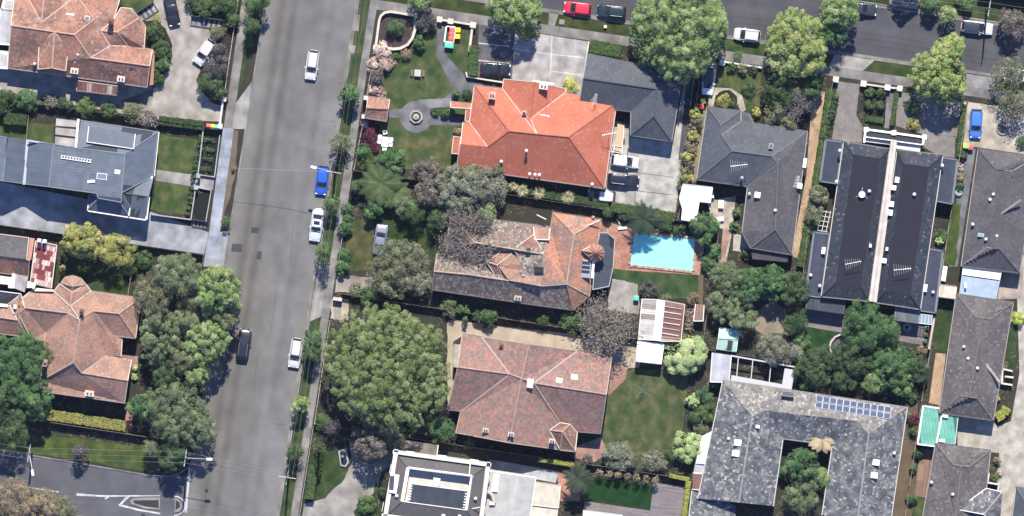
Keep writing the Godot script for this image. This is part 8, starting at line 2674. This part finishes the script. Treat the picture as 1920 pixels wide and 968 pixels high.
	for q in [[1248, 424, 14, "dark", "dark bush at the pool's north side, west of the round tree"], [1275, 430, 14, "dark", "dark bush between the pool and the round tree"], [1168, 402, 13, "dark", "dark bush north of the pool terrace"], [1140, 398, 14, "dark", "dark bush by the mossy roof's north-east corner"], [1338, 470, 17, "deep", "green bush east of the pool, northern one"], [1330, 496, 17, "deep", "green bush east of the pool, southern one"], [1216, 545, 19, "purple", "dark grey-green rounded bush at the pool lawn's edge"], [1250, 558, 10, "olive", "small bush beside the rusty garage's north wall"], [1230, 404, 12, "olive", "olive bush behind the palm"], [1300, 560, 14, "tan", "dry brown bush by the cubby"]]:
		shrub(q[4], q[0], q[1], q[2], 2.3, q[3])
	tree("feathery blue-green tree along the pool's east fence", 1362, 520, 34, 5.5, "bluegreen")
	tree("blue-green tree south-east of the pool by the fence", 1352, 570, 32, 5.0, "bluegreen")
	tree("olive green tree beside the pale green shed", 1388, 590, 34, 5.5, "bluegreen")
	tree("green tree north of the sandy clearing", 1404, 535, 36, 6.0, "deep")
	tree("dense tree beside the slate house's verandah", 1445, 530, 38, 6.0, "deep")
	tree("dark green tree against the western townhouse", 1488, 545, 36, 6.0, "dark")
	tree("dark green tree south-east of the sandy clearing", 1492, 605, 26, 5.0, "dark")
	for q in [[980, 357, 15], [1010, 362, 15], [1065, 370, 16], [962, 349, 11]]:
		var i: int = [980, 1010, 1065, 962].find(q[0])
		rosette(["pale yucca below the orange roof's eave, second from the west", "pale yucca below the orange roof's eave, third from the west", "pale yucca standing alone near the silver and black hatchback", "smallest pale yucca below the orange roof's eave, westernmost"][i], q[0], q[1], q[2], 1.6, Color(0.36, 0.34, 0.2))
	hedge("low dark hedge under the orange roof's south eave", [950, 352, 1094, 376, 1140, 386], 1.2, 1.1, "dark")
	# big pale topiaries and the lawn of the patchy roof
	shrub("largest pale clipped cushion-shaped shrub, over the white shed roof", 1285, 666, 44, 4.4, "topiary", {"low": 0.3})
	shrub("pale clipped cushion-shaped shrub beside the weathered roof", 1288, 838, 32, 3.6, "topiary", {"low": 0.3})
	shrub("small pale clipped shrub at the lawn's eastern edge", 1299, 752, 14, 2.4, "topiary")
	for q in [[1322, 742, 18, "deep", "green bush west of the weathered roof, northernmost"], [1304, 782, 15, "dark", "dark bush at the lawn's edge below the small pale shrub"], [1322, 775, 22, "hedge", "bright bush west of the weathered roof"], [1315, 805, 16, "olive", "olive bush next to the pale cushion-shaped shrub"], [1338, 720, 12, "dark", "dark bush at the weathered roof's north-west corner"], [1256, 852, 13, "dark", "dark bush tucked beside the pale cushion-shaped shrub"]]:
		shrub(q[4], q[0], q[1], q[2], 2.4, q[3])
	tree("silvery shrub tree at the south end of the lawn", 1158, 856, 32, 3.4, "silver", {"low": 0.3})
	tree("grey-green shrub tree at the lawn's south edge, middle one", 1196, 866, 24, 2.8, "olive", {"low": 0.3})
	tree("thin shrub with pale flowers at the lawn's south-east", 1226, 864, 24, 2.6, "silver", {"low": 0.3, "dense": 0.6})
	shrub("brown shrub by the brick terrace corner", 1102, 862, 12, 2.0, "brown")
	for k in 7:
		tree("%s slender white-flowering standard from the west over the artificial lawn" % nth[k], 1124 + k * 17.5, 886 + k * 2.4, 8, 2.6, "tan", {"low": 1.4, "group": "slender standards along the artificial lawn", "dense": 0.7})
	palm("tall dark palm at the corner of the artificial lawn", 1084, 896, 31, 4.6, Color(0.028, 0.04, 0.024), 16, 0.07, 0.12)
	hedge("bright lime clipped hedge top along the fence by the brick terrace", [1010, 862, 1086, 874], 0.55, 1.9, "limehedge")
	hedge("bright lime clipped hedge between the deck and the weathered roof", [1291, 902, 1281, 985], 0.75, 1.9, "limehedge")
	hedge("lime hedge along the fence at the lawn's far corner", [1255, 892, 1292, 900], 0.5, 1.7, "limehedge")
	# parapet house
	shrub("clipped round bush with flat top on the parapet house's street corner", 606, 791, 18, 2.4, "hedge")
	tree("dark twiggy tree at the large round tree's south-west", 622, 800, 20, 4.0, "purple", {"dense": 0.6})
	tree("olive and dark tree over the parapet house's driveway", 696, 834, 40, 7.0, "brown", {"low": 2.0})
	tree("bushy tree between the two trees by the white patio", 735, 815, 26, 6.0, "olive")
	tree("leafy green tree by the patchy red roof's south-west corner", 830, 806, 28, 4.6, "deep", {"low": 0.6})
	hedge("green hedge inside the parapet house's front fence", [589, 872, 580, 936], 1.3, 1.7, "hedge")
	tree("column-shaped dark tree inside the front fence casting a long shadow", 599, 838, 12, 7.5, "dark", {"low": 0.5})
	shrub("bright leafy shrub at the bottom by the parapet house", 686, 946, 20, 2.0, "hedge")
	shrub("clipped dark shrub against the parapet house's west wall", 717, 922, 9, 1.6, "dark")
	shrub("low bushes in the shaded side strip of the patchy red roof", 880, 833, 12, 1.0, "olive")
	# side street trees
	tree("huge bright street tree overhanging the side street", 1272, 52, 104, 12.5, "plane", {"low": 3.2})
	tree("lower lobe of greenery below the huge street tree, over the slate roof's corner", 1304, 118, 32, 7.0, "plane")
	tree("green tree in the shade south of the huge street tree", 1214, 102, 26, 6.0, "plane")
	tree("large yellowish street tree east of the white and black hatchback", 1492, 82, 66, 10.0, "lime", {"low": 2.8})
	tree("darker street tree on the far side of the side street", 1572, 22, 42, 9.0, "plane")
	tree("dark lower tree under the yellowish street tree's east side", 1556, 66, 28, 7.0, "deep")
	tree("bright spreading street tree before the eastern townhouse", 1758, 148, 56, 8.5, "lime", {"low": 2.4})
	tree("top lobe of the bright street tree hanging over the asphalt", 1776, 98, 34, 8.0, "lime")
	tree("small street tree on the far verge opposite", 1776, 28, 19, 5.0, "plane")
	tree("thin olive street tree at the right edge over the white car", 1888, 140, 36, 6.0, "olive", {"dense": 0.45})
	tree("dark shady tree south of the thin olive street tree", 1900, 196, 34, 6.0, "olive", {"dense": 0.7})
	tree("dark tree behind the white coupe on the far verge", 1896, 44, 30, 5.5, "brown", {"dense": 0.7})
	tree("leafy tree at the top right beyond the side street", 1700, -22, 30, 6.0, "plane")
	tree("greenery on the far verge at the top between the driveway and the pole", 1742, 8, 18, 4.0, "deep")
	shrub("bushy plant by the top verge near the pole", 1810, 6, 18, 2.4, "deep")
	# slate house's garden
	for q in [[1393, 128, 12, "olive", "pale-leaved shrub inside the white front wall"], [1372, 126, 10, "dark", "dark shrub inside the white front wall"], [1412, 130, 10, "dark", "dark shrub by the white front wall's end"], [1405, 168, 15, "dark", "rounded dark shrub on the small lawn"], [1357, 190, 14, "yellow", "bright variegated shrub in the round path bed"], [1376, 196, 9, "dark", "dark shrub in the round path bed"], [1418, 211, 9, "yellow", "small yellow shrub by the slate porch"], [1384, 104, 10, "hedge", "green plant spilling over the white front wall"]]:
		shrub(q[4], q[0], q[1], q[2], 1.5, q[3])
	tree("dark shady tree between the slate house and the yellowish street tree", 1462, 168, 40, 6.0, "dark")
	tree("olive tree against the slate roof's north eave", 1454, 212, 25, 5.0, "olive")
	twig_tree("grey twiggy tree by the tan side drive", 1492, 188, 30, 5.0, Color(0.2, 0.19, 0.19), 1.2)
	tree("green tree next to the grey twiggy one", 1478, 232, 18, 4.4, "olive")
	tree("dark tree at the start of the tan side drive", 1520, 160, 26, 5.5, "dark")
	for k in 11:
		shrub("%s bamboo clump from the north in the yellowish screen" % nth[k], 1304 - k * 2.4 + (k % 2) * 5, 216 + k * 13, 12.5, 3.0, ["yellow", "olive", "tan"][k % 3], {"group": "bamboo clumps east of the concrete yard", "name": "bamboo_clump"})
	hedge("ivy-green strip hedge along the tan side drive", [1556, 170, 1540, 280, 1520, 400, 1500, 500], 1.1, 1.6, "hedge")
	for k in 9:
		shrub("%s dark conifer from the street beside the grey paved driveway" % nth[k], 1567 - k * 2.6, 182 + k * 9.5, 7.5, 2.4, "dark", {"group": "dark conifers beside the paved driveway", "name": "conifer"})
	for q in [[1632, 174, "clipped ball shrub, north-west of the four"], [1652, 176, "clipped ball shrub, north-east of the four"], [1630, 197, "clipped ball shrub, south-west of the four"], [1650, 199, "clipped ball shrub, south-east of the four"]]:
		shrub(q[2], q[0], q[1], 10.5, 1.5, "dark", {"group": "four clipped ball shrubs", "name": "ball_shrub", "dense": 1.6})
	hedge("low green border south of the four clipped balls", [1624, 222, 1656, 227], 0.8, 0.6, "hedge")
	hedge("green strip hedge between the two townhouses' front paths", [1682, 172, 1672, 236], 0.6, 0.9, "hedge")
	shrub("yellowish shrub bed in front of the eastern townhouse", 1712, 232, 14, 1.0, "yellow")
	shrub("dark shrub bed under the bright street tree", 1712, 200, 18, 1.4, "dark")
	hedge("hedge along the eastern boundary before the villa driveway", [1808, 196, 1798, 294], 0.8, 1.5, "hedge")
	tree("leafy climber-covered tree west of the white pergola", 1534, 366, 22, 4.0, "olive")
	tree("olive climber along the townhouse's west wall", 1524, 402, 22, 4.0, "olive")
	shrub("dark shrub south of the white pergola", 1516, 432, 14, 2.0, "hedge")
	# slate house's south yard
	shrub("dark green hedge bush on the patio's east edge", 1382, 398, 9, 1.4, "hedge")
	shrub("green bush along the brick path, southern one", 1376, 424, 9, 1.4, "hedge")
	shrub("dark bush beside the square patio", 1400, 478, 12, 1.6, "dark")
	shrub("bush at the brick path's south end", 1352, 508, 14, 2.0, "deep")
	shrub("dark leafy bush at the white carport's east fence", 1288, 384, 10, 1.8, "deep")
	# townhouse gardens
	tree("dense dark green tree over both townhouses' back gardens, northern part", 1618, 612, 46, 7.0, "deep", {"low": 1.2})
	tree("dense dark green tree on the right of the shared garden tree", 1660, 622, 32, 6.5, "deep", {"low": 1.2})
	tree("dark tree at the curved planter", 1600, 668, 42, 6.0, "dark", {"low": 1.0})
	tree("dark tree at the back fence below the townhouse lawn", 1530, 690, 40, 5.5, "dark", {"low": 1.0})
	tree("pale-leaved tree by the back fence west of the townhouse lawn", 1448, 655, 34, 5.0, "silver", {"low": 1.0})
	tree("pale-leaved shrub tree next to the pergola frame", 1482, 660, 24, 4.0, "silver", {"low": 0.8})
	tree("green shrub on the fence west of the townhouse lawn", 1500, 640, 18, 3.6, "deep")
	tree("dark green tree filling the eastern back garden", 1672, 682, 44, 6.0, "deep", {"low": 1.0})
	tree("dark green tree at the eastern back garden's corner", 1716, 690, 26, 5.0, "dark", {"low": 1.0})
	tree("olive tree overhanging the weathered roof's solar panels side, western", 1640, 718, 24, 4.6, "plane")
	tree("olive tree overhanging the weathered roof's north edge, eastern", 1690, 718, 26, 4.6, "plane")
	tree("dark tree north of the solar panels", 1582, 712, 26, 4.4, "dark")
	shrub("green bush at the weathered roof's north edge", 1510, 722, 16, 2.4, "deep")
	shrub("low bush in the artificial lawn's western corner", 1490, 622, 12, 2.2, "deep")
	shrub("shrub beside the deck's white planters", 1728, 656, 10, 1.4, "tan")
	# courtyard of the weathered roof
	palm("palm with straw-coloured fronds in the weathered roof's courtyard", 1540, 822, 28, 3.6, Color(0.3, 0.25, 0.16), 16, 0.09, 0.5)
	tree("bushy green tree in the weathered roof's courtyard", 1504, 870, 36, 5.0, "deep", {"low": 1.0})
	tree("bright green tree on the courtyard's east side", 1536, 896, 24, 4.4, "plane", {"low": 1.0})
	tree("dark blue-green tree at the courtyard's south end", 1502, 932, 36, 4.6, "bluegreen", {"low": 1.0})
	shrub("low green shrub on the courtyard's west wall", 1462, 886, 12, 1.8, "deep")
	# villas
	shrub("round yellow-green bush at the middle villa's north-east corner", 1907, 598, 15, 1.6, "limehedge")
	hedge("bright clipped hedge curving round the middle villa's south-east corner", [1868, 784, 1882, 776, 1888, 764], 1.3, 1.3, "limehedge")
	shrub("small shrubs with flowers before the middle villa's entry wall", 1884, 684, 8, 1.0, "tan")
	shrub("dark shrub in the southern villa's white-walled bed", 1864, 896, 8, 1.2, "hedge")
	shrub("white-flowering shrub by the southern villa's bed", 1874, 888, 6, 1.2, "blossom")
	shrub("spindly flowering shrub on the southern villa's path", 1870, 864, 8, 1.4, "tan")
	shrub("yellow shrub beside the middle villa's lawn", 1868, 748, 8, 1.0, "yellow")
	for q in [[1710, 745, 14, "deep", "green bush where the fences meet above the green roofs"], [1712, 788, 12, "red", "dark reddish bush beside the green garage roof"], [1714, 808, 12, "dark", "dark bush beside the green garage roof's south end"], [1720, 850, 10, "deep", "green bush at the brown deck's north end"], [1712, 880, 9, "deep", "narrow green bush along the brown deck"], [1708, 936, 12, "deep", "green bush by the small southern lawn"], [1698, 778, 12, "olive", "dry olive bush by the weathered roof's eastern fence"]]:
		shrub(q[4], q[0], q[1], q[2], 1.6, q[3])
	for q in [[1806, 292, 9, "dark", "dark shrub north end of the narrow bed by the townhouse wall"], [1802, 334, 8, "tan", "straggly shrub in the narrow bed by the townhouse wall"], [1799, 348, 9, "deep", "leafy shrub in the narrow bed near the covered bundle"], [1766, 442, 14, "deep", "rounded shrub between the eastern townhouse and the grass strip"], [1762, 452, 9, "topiary", "pale round shrub between the eastern townhouse and the grass strip"], [1914, 268, 12, "deep", "green bush by the northernmost villa's right end"]]:
		shrub(q[4], q[0], q[1], q[2], 1.6, q[3])
	make_undergrowth()
